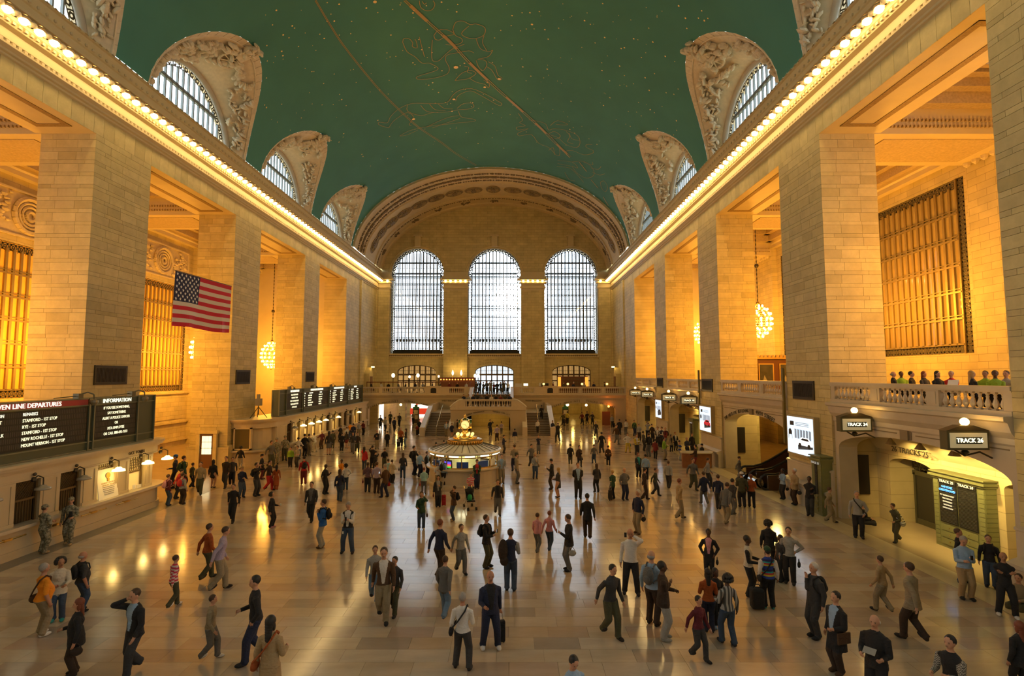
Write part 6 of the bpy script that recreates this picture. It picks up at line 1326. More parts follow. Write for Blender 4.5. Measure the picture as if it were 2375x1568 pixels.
# ---- things carried
def accessories(o, h, bags, plabel, j):
    who = plabel
    for kind, col, lab in bags:
        t = empty({'backpack': 'backpack', 'sling': 'shoulder_bag', 'hand': 'handbag', 'phone': 'phone', 'paper': 'paper', 'cup': 'paper_cup', 'case': 'suitcase', 'camera': 'camera', 'folder': 'folder', 'coat': 'folded_jacket', 'big': 'duffel_bag', 'badge': 'badge', 'gun': 'rifle'}[kind], o.location, lab, {'backpack': 'backpack', 'sling': 'bag', 'hand': 'bag', 'phone': 'phone', 'paper': 'paper', 'cup': 'cup', 'case': 'suitcase', 'camera': 'camera', 'folder': 'folder', 'coat': 'jacket', 'big': 'bag', 'badge': 'badge', 'gun': 'rifle'}[kind], None, rz=o.rotation_euler.z)
        m = cloth(col); H = h; b = MB(); zb = (-.245 if j['pose'] == 'sit' else 0)
        if kind == 'backpack':
            b.ball((0, .115 * H, .69 * H), .085 * H, 12, 10, sc=(.95, .62, 1.45)); b.build('bag_body', m, t, smooth=True); b = MB(); b.ball((0, .165 * H, .655 * H), .055 * H, 10, 8, sc=(.95, .5, 1.0)); b.build('front_pocket', m, t, smooth=True)
            for s in (-1, 1): b = MB(); b.path([(s * .055 * H, .08 * H, .79 * H), (s * .058 * H, .02 * H, .835 * H), (s * .062 * H, -.062 * H, .80 * H), (s * .07 * H, -.078 * H, .72 * H), (s * .09 * H, -.02 * H, .63 * H), (s * .06 * H, .09 * H, .60 * H)], .011 * H, 6); b.build('strap', m, t)
        elif kind in ('sling', 'hand'):
            s = -1 if 'right hip' in lab else 1; cz = .50 if kind == 'sling' else .36; cx = .15 * s; w_ = .075 if kind == 'sling' else .065
            b.ball((cx * H, .02 * H, cz * H), w_ * H, 10, 8, sc=(.42, 1.1, .85)); b.build('bag_body', m, t, smooth=True); b = MB()
            if kind == 'sling': b.path([(cx * H, -.05 * H, (cz + .04) * H), (.03 * s * H, -.085 * H, .68 * H), (-.06 * s * H, -.055 * H, .80 * H), (-.065 * s * H, .0, .84 * H), (-.05 * s * H, .07 * H, .79 * H), (.05 * s * H, .09 * H, .65 * H), (cx * H, .08 * H, (cz + .04) * H)], .011 * H, 6)
            else: b.path([(cx * H, -.04 * H, (cz + .04) * H), (cx * H, -.02 * H, (cz + .10) * H), (cx * H, .03 * H, (cz + .10) * H), (cx * H, .07 * H, (cz + .04) * H)], .006 * H, 6)
            b.build('strap', m, t)
        elif kind == 'phone':
            c = Vector((.0, -.225, .72)) if 'phone' in j['arms'] or 'read' in j['arms'] else Vector((-.075, -.03, .905)) if 'ear' in j['arms'] else Vector((0, -.20, .93)); c = c + Vector((0, 0, zb)); b.box(((c.x - .018) * H, (c.y - .004) * H, (c.z - .035) * H), ((c.x + .018) * H, (c.y + .004) * H, (c.z + .035) * H)); b.build('case', M('phone_case', (.02, .02, .02), .2), t); b = MB(); b.box(((c.x - .015) * H, (c.y + .004) * H, (c.z - .03) * H), ((c.x + .015) * H, (c.y + .006) * H, (c.z + .03) * H)); b.build('lit_display', M('phone_glow', (.6, .8, 1), .3, emit=2), t)
        elif kind == 'camera': b.box((-.035 * H, -.215 * H, .89 * H), (.035 * H, -.18 * H, .935 * H)); b.tube((0, -.215 * H, .91 * H), (0, -.25 * H, .91 * H), .018 * H, n=10); b.build('camera_body', black, t)
        elif kind == 'paper': b.hexa([(-.06 * H, -.26 * H, .66 * H), (.06 * H, -.26 * H, .66 * H), (.06 * H, -.18 * H, .70 * H), (-.06 * H, -.18 * H, .70 * H), (-.06 * H, -.262 * H, .664 * H), (.06 * H, -.262 * H, .664 * H), (.06 * H, -.182 * H, .704 * H), (-.06 * H, -.182 * H, .704 * H)]); b.build('sheet', m, t)
        elif kind == 'folder': b.box((.115 * H, -.12 * H, .42 * H), (.135 * H, .07 * H, .55 * H)); b.build('cover', m, t)
        elif kind == 'cup': b.lathe([(0, 0), (.016 * H, 0), (.021 * H, .05 * H), (.023 * H, .052 * H), (.015 * H, .06 * H), (0, .06 * H)], (.09 * H, -.215 * H, .60 * H), 12); b.build('cup', M('cup_white', (.7, .72, .66), .5), t)
        elif kind == 'coat': b.ball((.12 * H, .05 * H, .66 * H), .11 * H, 10, 8, sc=(.75, .45, 1.7)); b.ball((.10 * H, .06 * H, .50 * H), .08 * H, 10, 8, sc=(.9, .4, 1.0)); b.build('cloth', m, t, smooth=True)
        elif kind == 'badge': b.box((-.09 * H, -.098 * H, .40 * H), (-.065 * H, -.092 * H, .45 * H)); b.build('card', M('white_paper', (.8, .8, .72)), t)
        elif kind == 'gun': b.tube((-.08 * H, -.12 * H, .45 * H), (.06 * H, -.13 * H, .70 * H), .014 * H, n=6); b.box((.03 * H, -.15 * H, .6 * H), (.08 * H, -.11 * H, .72 * H)); b.path([(-.07 * H, -.11 * H, .5 * H), (-.08 * H, -.02 * H, .82 * H), (.06 * H, .07 * H, .76 * H)], .009 * H, 5); b.build('rifle_body', black, t)
        elif kind == 'case':
            s = -1 if 'right side' in lab else 1; cx, cy_ = s * .30, .16; w_, d_, hh = .22, .13, .52
            rb = MB(); rb.box((cx - w_ / 2, cy_ - d_ / 2, .05), (cx + w_ / 2, cy_ + d_ / 2, .05 + hh)); o_ = rb.build('shell', m, t); bv = o_.modifiers.new('bevel', 'BEVEL'); bv.width = .03; bv.segments = 2
            b = MB(); b.box((cx - w_ / 2 + .02, cy_ - d_ / 2 - .03, .12), (cx + w_ / 2 - .02, cy_ - d_ / 2, .4)); b.build('pocket', m, t); b = MB()
            for q in (-1, 1): b.tube((cx + q * .06, cy_ + .04, .05 + hh), (cx + q * .03 - s * .04, cy_ - .02, 1.0), .009, n=5)
            b.tube((cx - .06 - s * .04, cy_ - .02, 1.0), (cx + .06 - s * .04, cy_ - .02, 1.0), .014, n=6); b.build('pull_handle', M('alu', (.4, .4, .4), .3, .9), t)
            for q in (-1, 1): b = MB(); b.tube((cx + q * .08 - .015, cy_ + .03, .03), (cx + q * .08 + .015, cy_ + .03, .03), .03, n=8); b.build('wheel', black, t)
        elif kind == 'big':
            rb = MB(); rb.box((.18, -.05, .04), (.55, .25, .62)); o_ = rb.build('bag_body', m, t); bv = o_.modifiers.new('bevel', 'BEVEL'); bv.width = .07; bv.segments = 3; b = MB(); b.path([(.25, .1, .6), (.3, .1, .72), (.42, .1, .72), (.48, .1, .6)], .015, 5); b.build('strap', m, t)
P_ = person
BP, SL, HB_, PH, CS = 'backpack', 'sling', 'hand', 'phone', 'case'
# soldiers by the ticket office
P_(98, 1284, 1170, 170, 'stand', ('counter', 'pocket'), 'camo', 'camo', 'bcap', 'soldier in camouflage with his back turned, leaning on the ticket counter', hatc='camo', shoe='tan', fat=1.1)
P_(159, 1263, 1153, 20, 'step', ('hold', 'down'), 'camo', 'camo', 'bcap', 'soldier in camouflage and cap standing with a rifle by the ticket counter', hatc='camo', shoe='tan', bag=[('gun', 'black', 'dark rifle slung across the front of the right-hand soldier')])
# lower left group
P_(94, 1475, 1306, 155, 'stand', ('hold', 'down'), 'orange', 'khaki', 'gshort', 'heavy man in an orange T-shirt and khaki trousers with white trainers', short=True, fat=1.28, shoe='white', skin='t', bag=[(SL, 'brown', 'brown waist bag on the man in the orange T-shirt')])
P_(133, 1440, 1294, 30, 'stand', ('hold', 'down'), 'offw', 'jean', 'kcurly', 'woman with dark curly hair in a cream jacket and teal shoes', skin='m', fem=True, shoe='teal', yaw=25, hem=.44)
P_(186, 1420, 1279, 150, 'stand', ('pocket', 'down'), 'char', 'jean', 'gbald', 'bald man in a dark grey T-shirt with a black backpack', short=True, fat=1.22, skin='t', bag=[(BP, 'black', 'black backpack of the bald man in the grey T-shirt')])
P_(172, 1566, 1388, -55, 'close', ('down', 'hold'), 'black', 'dbrown', 'rlong', 'red-haired woman in a long black coat with a dark handbag, lower left', fem=True, hem=.40, fat=1.15, bag=[(HB_, 'dbrown', 'dark brown handbag held by the red-haired woman')])
P_(308, 1563, 1364, -20, 'walk', ('walkf', 'ear'), 'black', 'char', 'bshort', 'walking man in an open dark suit and light shirt, hand at his ear', shirt='lblue', hem=.45)
P_(590, 1535, 1333, -60, 'walk', ('pocket', 'hold'), 'black', 'navy', 'kshort', 'walking man in black behind the woman in the beige coat')
P_(622, 1655, 1427, 175, 'close', ('down', 'hold'), 'tan', 'black', 'klong', 'long-haired woman in a beige coat seen from behind, bottom edge', fem=True, hem=.36, bag=[(SL, 'rust', 'orange strapped furry bag on the beige coat')])
P_(400, 1410, 1313, 150, 'walk', ('walkf', 'walkb'), 'stripe_red', 'olive', 'bshort', 'walking woman in a striped pink top and white shoes', fem=True, shoe='white')
P_(505, 1370, 1222, 120, 'walk', ('walkf', 'walkb'), 'lilac', 'khaki', 'bshort', 'walking man in a pale lilac shirt, left of the blue-jacketed man', lean=8)
P_(478, 1345, 1215, 140, 'walk', ('walkb', 'walkf'), 'rust', 'olive', 'bshort', 'walking person in a rust top beside the lilac shirt')
P_(485, 1530, 1380, 100, 'walk', ('walkb', 'walkf'), 'khaki', 'grey', 'bshort', 'walking person in drab clothes and white shoes, lower left floor', shoe='white')
P_(888, 1440, 1262, 10, 'walk', ('walkf', 'walkb'), 'brown', 'khaki', 'bshort', 'walking man in a brown coat in the lower middle floor', shirt='white')
P_(868, 1395, 1265, 15, 'walk', ('down', 'walkf'), 'lgrey', 'ljean', 'bshort', 'walking person in light grey with a white bag, lower middle floor', bag=[(HB_, 'white', 'white bag of the walking person in light grey')])
P_(915, 1425, 1290, -10, 'walk', ('walkf', 'down'), 'char', 'olive', 'kshort', 'walking man in charcoal, right of the brown coat')
# middle left
P_(629, 1224, 1142, 95, 'stand', ('hold', 'down'), 'black', 'black', 'kcurly', 'short-haired woman in black holding a paper cup, pink shoes', fem=True, shoe='pink', hem=.46, bag=[('cup', 'white', 'white paper cup held by the woman in black')])
P_(747, 1270, 1158, -75, 'stand', ('strap', 'strap'), 'blue', 'lgrey', 'bshort', 'young man in a bright blue jacket with grey trousers', shoe='brown', hem=.46, bag=[(BP, 'black', 'black backpack on the bright blue jacket')])
P_(806, 1283, 1163, 5, 'wide', ('phone', 'phone'), 'black', 'jean', 'gshort', 'grey-haired man in a black vest and white shirt looking at his phone', sleeve='white', shirt='white', pitch=28, bag=[(PH, 'black', 'phone of the man in the black vest'), ('badge', 'white', 'white badge hanging at the hip of the man in the vest')])
P_(721, 1209, 1117, 5, 'walk', ('walkf', 'down'), 'char', 'black', 'bshort', 'walking man in a dark open suit left of the blue-jacketed man', shirt='grey', hem=.45)
P_(539, 1211, 1122, 10, 'walk', ('down', 'walkb'), 'black', 'black', 'bshort', 'walking man in black near the left ticket office corner')
P_(559, 1155, 1081, 60, 'stand', ('hold', 'read'), 'navy', 'jean', 'bcap', 'man in a navy jacket and cap, left side of the floor', hatc='tan')
P_(593, 1151, 1073, 80, 'stand', ('up', 'up'), 'black', 'char', 'kshort', 'man in a black hoodie taking a picture upward', bag=[(BP, 'char', 'small dark rucksack of the man taking a picture'), ('camera', 'black', 'camera raised by the man in the black hoodie')])
P_(606, 1112, 1053, 100, 'stand', ('hold', 'down'), 'black', 'maroon', 'kcap', 'man in a black T-shirt and cap behind the man taking a picture', hatc='black', short=True)
P_(622, 1138, 1067, 90, 'walk', ('walkf', 'walkb'), 'dbrown', 'red', 'kshort', 'walking man in dark brown with red trousers')
P_(640, 1138, 1079, 200, 'walk', ('walkf', 'walkb'), 'rust', 'rust', 'klong', 'walking woman in an orange-red dress', fem=True, skirt=.2)
P_(704, 1125, 1058, -150, 'walk', ('walkf', 'walkb'), 'red', 'dred', 'kshort', 'walking man in a red jacket and dark red trousers', bag=[(BP, 'black', 'large dark bag of the man in the red jacket')])
P_(673, 1084, 1033, 10, 'child', ('down', 'down'), 'green', 'black', 'bshort', 'boy in a lime green shirt near the farther ticket office', h=1.5)
P_(689, 1084, 1034, -20, 'stand', ('hold', 'down'), 'lgrey', 'char', 'bshort', 'man in a grey T-shirt beside the boy in lime green', short=True)
P_(753, 1146, 1077, 75, 'stand', ('phone', 'down'), 'black', 'black', 'kshort', 'man in a black T-shirt and black trousers reading his phone', short=True, skin='d', pitch=25, bag=[(PH, 'black', 'lit phone of the man in the black T-shirt'), (CS, 'black', 'black wheeled luggage beside the man in the black T-shirt')])
P_(787, 1164, 1088, 180, 'step', ('down', 'hold'), 'navy', 'jean', 'blong', 'long-haired woman in a navy denim jacket with tan shoes', fem=True, shoe='tan')
P_(801, 1137, 1076, 200, 'stand', ('down', 'hip'), 'white', 'jean', 'kcurly', 'woman in a white blouse and jeans with dark hair', fem=True, skin='d')
P_(791, 1122, 1066, 0, 'stand', ('cross', 'cross'), 'orange', 'black', 'kshort', 'person in an orange patterned top facing the camera', skin='d')
P_(844, 1091, 1036, 180, 'step', ('up', 'down'), 'red', 'jean', 'klong', 'dark-haired woman in a bright red coat', fem=True, hem=.44)
P_(388, 1173, 1100, 150, 'stand', ('hold', 'down'), 'maroon', 'jean', 'bshort', 'woman in a maroon sweater with a pink rucksack at the ticket office corner', fem=True, bag=[(BP, 'pink', 'pink rucksack on the maroon sweater')])
P_(406, 1157, 1087, 120, 'stand', ('counter', 'down'), 'red', 'black', 'kshort', 'man in a red shirt bending at the ticket office corner', short=True, lean=22)
P_(421, 1170, 1096, 170, 'stand', ('hold', 'down'), 'lgrey', 'dbrown', 'bpony', 'woman in a grey top with a red rucksack', fem=True, bag=[(BP, 'red', 'red rucksack on the grey top')])
P_(404, 1132, 1041, -60, 'stand', ('hold', 'down'), 'navy', 'black', 'bcap', 'man in a bright blue cap behind the ticket office corner', hatc='blue')
P_(424, 1136, 1051, 140, 'stand', ('down', 'down'), 'dgreen', 'black', 'bshort', 'person in dark green with a green rucksack', bag=[(BP, 'dgreen', 'dark green rucksack near the ticket office corner')])
P_(444, 1132, 1074, 160, 'walk', ('walkf', 'walkb'), 'olive', 'black', 'bshort', 'walking person in olive, left of the woman in the black coat')
P_(463, 1147, 1071, 20, 'walk', ('walkf', 'walkb'), 'khaki', 'olive', 'bshort', 'walking person in a drab jacket near the brown door')
P_(493, 1132, 1066, 180, 'close', ('down', 'down'), 'black', 'black', 'klong', 'woman in a flared black coat in front of the brown door', fem=True, hem=.38, legskin=True)
P_(523, 1132, 1058, 0, 'walk', ('walkf', 'walkb'), 'dbrown', 'char', 'bshort', 'walking man in dark brown under the second left pier')
P_(537, 1128, 1060, 30, 'walk', ('walkb', 'walkf'), 'char', 'black', 'bshort', 'walking man in charcoal under the second left pier')
P_(556, 1090, 1035, 190, 'walk', ('walkb', 'walkf'), 'black', 'lgrey', 'kcurly', 'walking woman with big dark hair and grey trousers', fem=True)
P_(627, 1085, 1022, 60, 'walk', ('walkf', 'walkb'), 'grey', 'olive', 'bshort', 'walking person in grey by the farther ticket office corner')
P_(640, 1077, 1012, 20, 'stand', ('down', 'hold'), 'camo', 'camo', 'bcap', 'soldier in camouflage by the end of the farther ticket office', hatc='camo')
P_(660, 1069, 1008, 20, 'stand', ('down', 'hold'), 'camo', 'olive', 'bcap', 'second soldier in camouflage near the farther ticket office', hatc='camo')
P_(691, 1066, 1014, 170, 'stand', ('counter', 'counter'), 'white', 'jean', 'kshort', 'person in a white hooded top at the farther ticket windows', hem=.46)
P_(706, 1059, 1006, 175, 'stand', ('down', 'counter'), 'black', 'black', 'kshort', 'man in a long black coat at the farther ticket windows', hem=.36, bag=[(SL, 'black', 'black bag over the long black coat at the ticket windows')])
P_(716, 1056, 1006, 165, 'stand', ('down', 'counter'), 'khaki', 'khaki', 'bshort', 'man in beige beside the long black coat')
P_(731, 1048, 1004, -110, 'step', ('counter', 'counter'), 'white', 'offw', 'kshort', 'man in a white shirt leaning to a ticket window with his phone', lean=15)
P_(746, 1042, 998, -120, 'stand', ('counter', 'down'), 'maroon', 'brown', 'wshort', 'man with white hair in maroon at a ticket window')
P_(762, 1055, 1000, 190, 'close', ('down', 'down'), 'char', 'grey', 'klong', 'woman in a dark coat, grey skirt and bare legs', fem=True, skirt=.3, legskin=True)
P_(771, 1040, 998, 200, 'stand', ('hold', 'down'), 'olive', 'olive', 'kshort', 'person in olive next to the woman in the grey skirt')
P_(792, 1046, 1003, 185, 'stand', ('down', 'down'), 'black', 'black', 'kshort', 'person in a black jacket facing the ticket windows')
P_(803, 1040, 1001, 185, 'close', ('down', 'down'), 'char', 'dred', 'klong', 'girl in dark red shorts with bare legs', fem=True, skirt=.36, legskin=True)
P_(789, 1022, 986, 250, 'stand', ('phone', 'down'), 'black', 'black', 'bshort', 'man in black with a phone at the ticket counter ledge')
P_(804, 1024, 990, 190, 'stand', ('down', 'counter'), 'white', 'black', 'bshort', 'person in a white T-shirt at the far ticket windows', short=True)
P_(812, 1016, 980, 190, 'stand', ('counter', 'down'), 'orange', 'jean', 'kshort', 'person in an orange top at the far ticket windows')
P_(819, 1022, 982, 185, 'stand', ('down', 'down'), 'navy', 'navy', 'bshort', 'person in navy at the far ticket windows')
P_(832, 1012, 978, 200, 'stand', ('down', 'down'), 'lgrey', 'khaki', 'bshort', 'person in grey at the last ticket windows')
P_(842, 1010, 976, 160, 'stand', ('down', 'down'), 'dred', 'black', 'kshort', 'person in dark red at the end of the ticket counter')
P_(828, 1050, 1003, 30, 'walk', ('walkf', 'walkb'), 'dbrown', 'olive', 'bshort', 'walking person in brown left of the red coat')
P_(818, 1052, 1002, 10, 'walk', ('walkf', 'walkb'), 'char', 'grey', 'kshort', 'walking person in charcoal beyond the red coat')
P_(874, 1042, 997, 30, 'stand', ('cross', 'down'), 'black', 'khaki', 'bbald', 'heavy man in a black T-shirt with one arm folded', short=True, fat=1.2)
P_(898, 1037, 1000, 180, 'stand', ('down', 'down'), 'black', 'black', 'bshort', 'person in black with back turned, left of the orange jacket')
P_(929, 1036, 991, 30, 'stand', ('down', 'hold'), 'rust', 'black', 'gshort', 'grey-haired man in a rust-orange jacket')
P_(923, 1037, 1013, 0, 'child', ('down', 'down'), 'lgrey', 'black', 'kcap', 'small child in grey beside the rust-orange jacket', hatc='white')
P_(941, 1037, 994, -60, 'close', ('hold', 'down'), 'char', 'ljean', 'blong', 'long-haired woman in jeans facing the rust-orange jacket', fem=True)
P_(863, 1088, 1033, 190, 'stand', ('up', 'down'), 'black', 'black', 'kshort', 'man in black behind the man with the raised hand')
P_(870, 1100, 1046, 100, 'stand', ('wave', 'down'), 'black', 'char', 'kcap', 'man in a black cap raising one hand, bag across his back', hatc='black', bag=[(SL, 'black', 'black sling bag of the man raising a hand')])
P_(891, 1086, 1040, 20, 'stand', ('hold', 'hold'), 'black', 'olive', 'bshort', 'man in black stooping left of the booth', lean=20)
P_(852, 1142, 1072, -170, 'stand', ('hold', 'down'), 'plaid', 'char', 'bshort', 'man in a plaid shirt with a maroon bag', skin='d', bag=[(HB_, 'maroon', 'maroon bag of the man in the plaid shirt')])
P_(873, 1145, 1071, 180, 'stand', ('hold', 'down'), 'lilac', 'dbrown', 'bshort', 'man in a lilac shirt and dark brown trousers seen from behind')
P_(893, 1154, 1076, -110, 'step', ('phone', 'down'), 'brown', 'navy', 'gshort', 'man in a brown tweed jacket reading his phone', hem=.44, shirt='white', pitch=20, shoe='brown', bag=[(PH, 'black', 'phone of the man in the tweed jacket'), (HB_, 'red', 'coral red bag between the lilac shirt and the tweed jacket, right hip')])
P_(909, 1122, 1072, 150, 'stand', ('down', 'hold'), 'cream', 'black', 'bshort', 'person in a cream coat behind the tweed jacket', hem=.42)
P_(900, 1120, 1070, 170, 'stand', ('down', 'down'), 'aqua', 'navy', 'bshort', 'person in a pale aqua top behind the tweed jacket')
P_(934, 1110, 1050, 195, 'step', ('hold', 'down'), 'char', 'jean', 'blong', 'long-haired woman in charcoal walking alone left of the booth', fem=True, bag=[(HB_, 'black', 'black handbag of the long-haired woman in charcoal')])
# around the booth
P_(960, 1102, 1034, 80, 'stand', ('counter', 'down'), 'black', 'navy', 'kshort', 'man in black with a large black rucksack at the booth queue', bag=[(BP, 'black', 'large black rucksack in the booth queue')])
P_(973, 1106, 1046, 60, 'stand', ('hold', 'down'), 'lblue', 'navy', 'gshort', 'man in a light blue shirt in the booth queue')
P_(990, 1102, 1047, 70, 'stand', ('hold', 'down'), 'black', 'black', 'bshort', 'man in a dark suit nearest the left side of the booth', shirt='lblue')
P_(1000, 1114, 1062, 100, 'stand', ('hold', 'hold'), 'black', 'black', 'klong', 'woman in black holding white papers by the booth', fem=True, bag=[('paper', 'white', 'white papers of the woman in black by the booth')])
P_(983, 1146, 1084, 185, 'stand', ('down', 'hold'), 'aqua', 'grey', 'rshort', 'woman in a pale turquoise T-shirt with a red bag', fem=True, short=True, fat=1.15, bag=[(HB_, 'red', 'bright red shopping bag of the woman in turquoise')])
P_(1015, 1130, 1078, 0, 'stand', ('phone', 'hold'), 'white', 'khaki', 'kshort', 'young man in a white sweater facing the camera by the booth', pitch=20)
P_(1028, 1130, 1062, 150, 'stand', ('counter', 'down'), 'lblue', 'black', 'gshort', 'man in a sky blue shirt with a black rucksack at the booth counter', bag=[(BP, 'black', 'black rucksack on the sky blue shirt')])
P_(1106, 1134, 1065, 5, 'close', ('phone', 'phone'), 'dgreen', 'navy', 'bshort', 'man in a dark green jacket leaning on the booth with his phone', shirt='red', pitch=25, bag=[(PH, 'black', 'phone of the man in dark green at the booth')])
P_(1163, 1122, 1053, 10, 'stand', ('hold', 'read'), 'lgrey', 'khaki', 'bshort', 'man in a grey jacket and khaki trousers right of the booth', shirt='lblue')
P_(1168, 1052, 1009, 80, 'stand', ('phone', 'down'), 'navy', 'char', 'kshort', 'man in navy reading his phone beyond the right of the booth', pitch=20)
P_(1011, 1070, 1026, 180, 'stand', ('down', 'down'), 'black', 'black', 'kshort', 'dark-haired person just behind the left of the booth')
P_(1029, 1064, 1021, 180, 'stand', ('down', 'down'), 'dbrown', 'black', 'kshort', 'dark-haired person behind the booth roof')
P_(1041, 1056, 1013, 20, 'stand', ('down', 'down'), 'navy', 'navy', 'bcap', 'person in a white cap behind the booth', hatc='white')
P_(1055, 1044, 1004, 200, 'stand', ('down', 'hold'), 'white', 'khaki', 'kshort', 'person in white behind the clock')
P_(972, 1008, 972, 0, 'close', ('hold', 'hold'), 'black', 'black', 'kshort', 'man in black leaning at the foot of the left stairs')
P_(967, 1010, 984, 20, 'child', ('hold', 'hold'), 'dred', 'black', 'kshort', 'child beside the man in black at the foot of the left stairs')
P_(1035, 1012, 977, 0, 'close', ('hold', 'hold'), 'lblue', 'khaki', 'bshort', 'man in pale blue on the lowest left stairs', shirt='white')
P_(1048, 1013, 982, 10, 'close', ('hold', 'down'), 'navy', 'navy', 'bshort', 'person in navy shorts on the lowest left stairs', legskin=True, skirt=.33)
P_(1061, 1010, 973, 90, 'close', ('down', 'down'), 'black', 'khaki', 'kshort', 'man in black beside the stairs, left of the clock')
P_(1137, 1010, 973, 30, 'stand', ('up', 'down'), 'navy', 'navy', 'bshort', 'man with a green sign under the middle arch', bag=[(BP, 'dgreen', 'green board carried under the middle arch')])
P_(1153, 1024, 985, 200, 'walk', ('walkf', 'walkb'), 'lilac', 'dbrown', 'bshort', 'walking person in purple-grey before the middle arch')
P_(1163, 1008, 984, 180, 'walk', ('walkf', 'walkb'), 'lilac', 'grey', 'bshort', 'walking person in mauve inside the middle arch')
P_(1194, 1030, 997, 180, 'stand', ('down', 'down'), 'navy', 'offw', 'kshort', 'man in a navy shirt and pale trousers before the right stairs')
P_(1193, 1093, 1031, 200, 'stand', ('hold', 'down'), 'khaki', 'navy', 'bshort', 'uniformed man in a khaki shirt with a belt bag')
P_(1198, 1122, 1050, 100, 'stand', ('hold', 'down'), 'khaki', 'grey', 'bcap', 'uniformed man in a khaki shirt and cap, nearer of the two', hatc='olive')
P_(1241, 1111, 1050, 10, 'stand', ('hold', 'hold'), 'lgrey', 'jean', 'ylong', 'blonde woman in a grey top and jeans with a furry bag', fem=True, shoe='brown', bag=[(SL, 'tan', 'tan furry bag of the blonde woman in jeans')])
P_(1249, 1053, 1009, 0, 'stand', ('chin', 'cross'), 'navy', 'grey', 'bshort', 'man in a navy jacket in front of the right stairs')
P_(1247, 1004, 978, 0, 'close', ('hold', 'down'), 'white', 'black', 'kshort', 'person with a dark bag coming down the right stairs', z=.32)
P_(1294, 1025, 977, 200, 'wide', ('cross', 'cross'), 'black', 'black', 'bbald', 'tall heavy man in black by the right stairs', fat=1.25)
P_(1282, 1010, 975, 30, 'close', ('hold', 'hold'), 'navy', 'dbrown', 'kshort', 'person in navy at the outer foot of the right stairs')
P_(1264, 1000, 945, 180, 'walk', ('walkf', 'walkb'), 'black', 'black', 'kshort', 'person in black climbing the right stairs', pos=(6.3, 62.6), z=1.4, h=1.8)
P_(1323, 1078, 1030, 180, 'walk', ('walkf', 'walkb'), 'black', 'olive', 'kshort', 'walking person in a black coat before the far right arch', hem=.42)
P_(1344, 1083, 1033, 10, 'step', ('phone', 'down'), 'dbrown', 'black', 'klong', 'long-haired woman with a phone and black trousers', fem=True, hem=.45, bag=[(HB_, 'black', 'black handbag of the long-haired woman with a phone')])
P_(1378, 1076, 1034, 190, 'walk', ('walkf', 'walkb'), 'grey', 'jean', 'bshort', 'walking person in a grey jacket, middle right')
P_(1396, 1052, 1002, 195, 'walk', ('walkf', 'walkb'), 'black', 'char', 'kshort', 'walking person in black, middle right')
P_(1411, 1080, 1033, 170, 'stand', ('down', 'down'), 'brown', 'black', 'kbun', 'woman in a brown jacket with a dark bag at her side', fem=True, bag=[(HB_, 'black', 'dark shoulder bag of the woman in the brown jacket')])
P_(1341, 1157, 1073, 0, 'stand', ('back', 'back'), 'black', 'black', 'bshort', 'man in an open black jacket and pale shirt facing the camera, hands behind him', shirt='lblue', hem=.45, fat=1.1)
P_(1280, 1135, 1064, -95, 'stand', ('phone', 'down'), 'black', 'dbrown', 'kshort', 'man in a black jacket looking down at his phone beside a blonde woman', hem=.44, pitch=25, bag=[(PH, 'black', 'phone of the man beside the blonde woman')])
P_(1295, 1154, 1084, -120, 'close', ('hold', 'hold'), 'char', 'grey', 'ylong', 'blonde woman in a charcoal knee-length coat', fem=True, hem=.32, legskin=True)
P_(1384, 1142, 1075, -160, 'stand', ('phone', 'down'), 'char', 'black', 'blong', 'long-haired woman in charcoal with black leggings and trainers', fem=True, hem=.46)
P_(1421, 1158, 1090, -150, 'stand', ('drag', 'hold'), 'dgreen', 'black', 'yshort', 'woman in a green coat with a black wheeled suitcase', fem=True, hem=.44, bag=[(CS, 'black', 'black wheeled suitcase of the woman in the green coat')])
P_(1449, 1160, 1085, 20, 'stand', ('hip', 'down'), 'grey', 'navy', 'lbald' if 0 else 'gbald', 'balding man in a grey checked shirt with hands at his waist', fat=1.1)
P_(1481, 1238, 1136, -60, 'stand', ('down', 'pocket'), 'navy', 'khaki', 'wshort', 'white-haired man in a navy sweater with a dark shoulder bag', shoe='brown', fat=1.1, bag=[(HB_, 'black', 'dark bag of the white-haired man in navy')])
P_(1456, 1050, 1004, 5, 'wide', ('hip', 'hip'), 'white', 'yellow', 'bshort', 'man in a white shirt and yellow trousers', bag=[(HB_, 'teal', 'teal bag between the feet of the man in yellow trousers')])
P_(1477, 1056, 1007, 10, 'stand', ('read', 'read'), 'yellow', 'char', 'bshort', 'man in an open yellow jacket reading', shirt='white', bag=[('paper', 'white', 'papers read by the man in the yellow jacket')])
P_(1481, 1108, 1050, 10, 'stand', ('hold', 'hold'), 'char', 'black', 'rlong', 'woman in a charcoal cardigan with a teal top', fem=True, fat=1.15, shirt='teal', hem=.42)
P_(1498, 1113, 1053, 170, 'stand', ('down', 'down'), 'lblue', 'black', 'kshort', 'man in a pale blue shirt beside the charcoal cardigan')
P_(1437, 1010, 972, 180, 'stand', ('down', 'down'), 'black', 'black', 'bshort', 'man in a long black coat near the rust-brown door', hem=.36)
P_(1452, 1007, 973, 190, 'stand', ('down', 'down'), 'white', 'grey', 'bshort', 'man in a white shirt near the rust-brown door')
P_(1420, 992, 962, 10, 'stand', ('down', 'down'), 'lgrey', 'black', 'bshort', 'man with luggage leaning by the far right arch', bag=[(CS, 'black', 'black luggage by the far right arch')])
P_(1382, 1014, 977, 10, 'walk', ('walkf', 'walkb'), 'char', 'char', 'gshort', 'walking man in charcoal coming out of the far right arch')
P_(1430, 1030, 985, 20, 'walk', ('walkf', 'walkb'), 'brown', 'grey', 'bshort', 'walking person in brown beyond the yellow trousers')
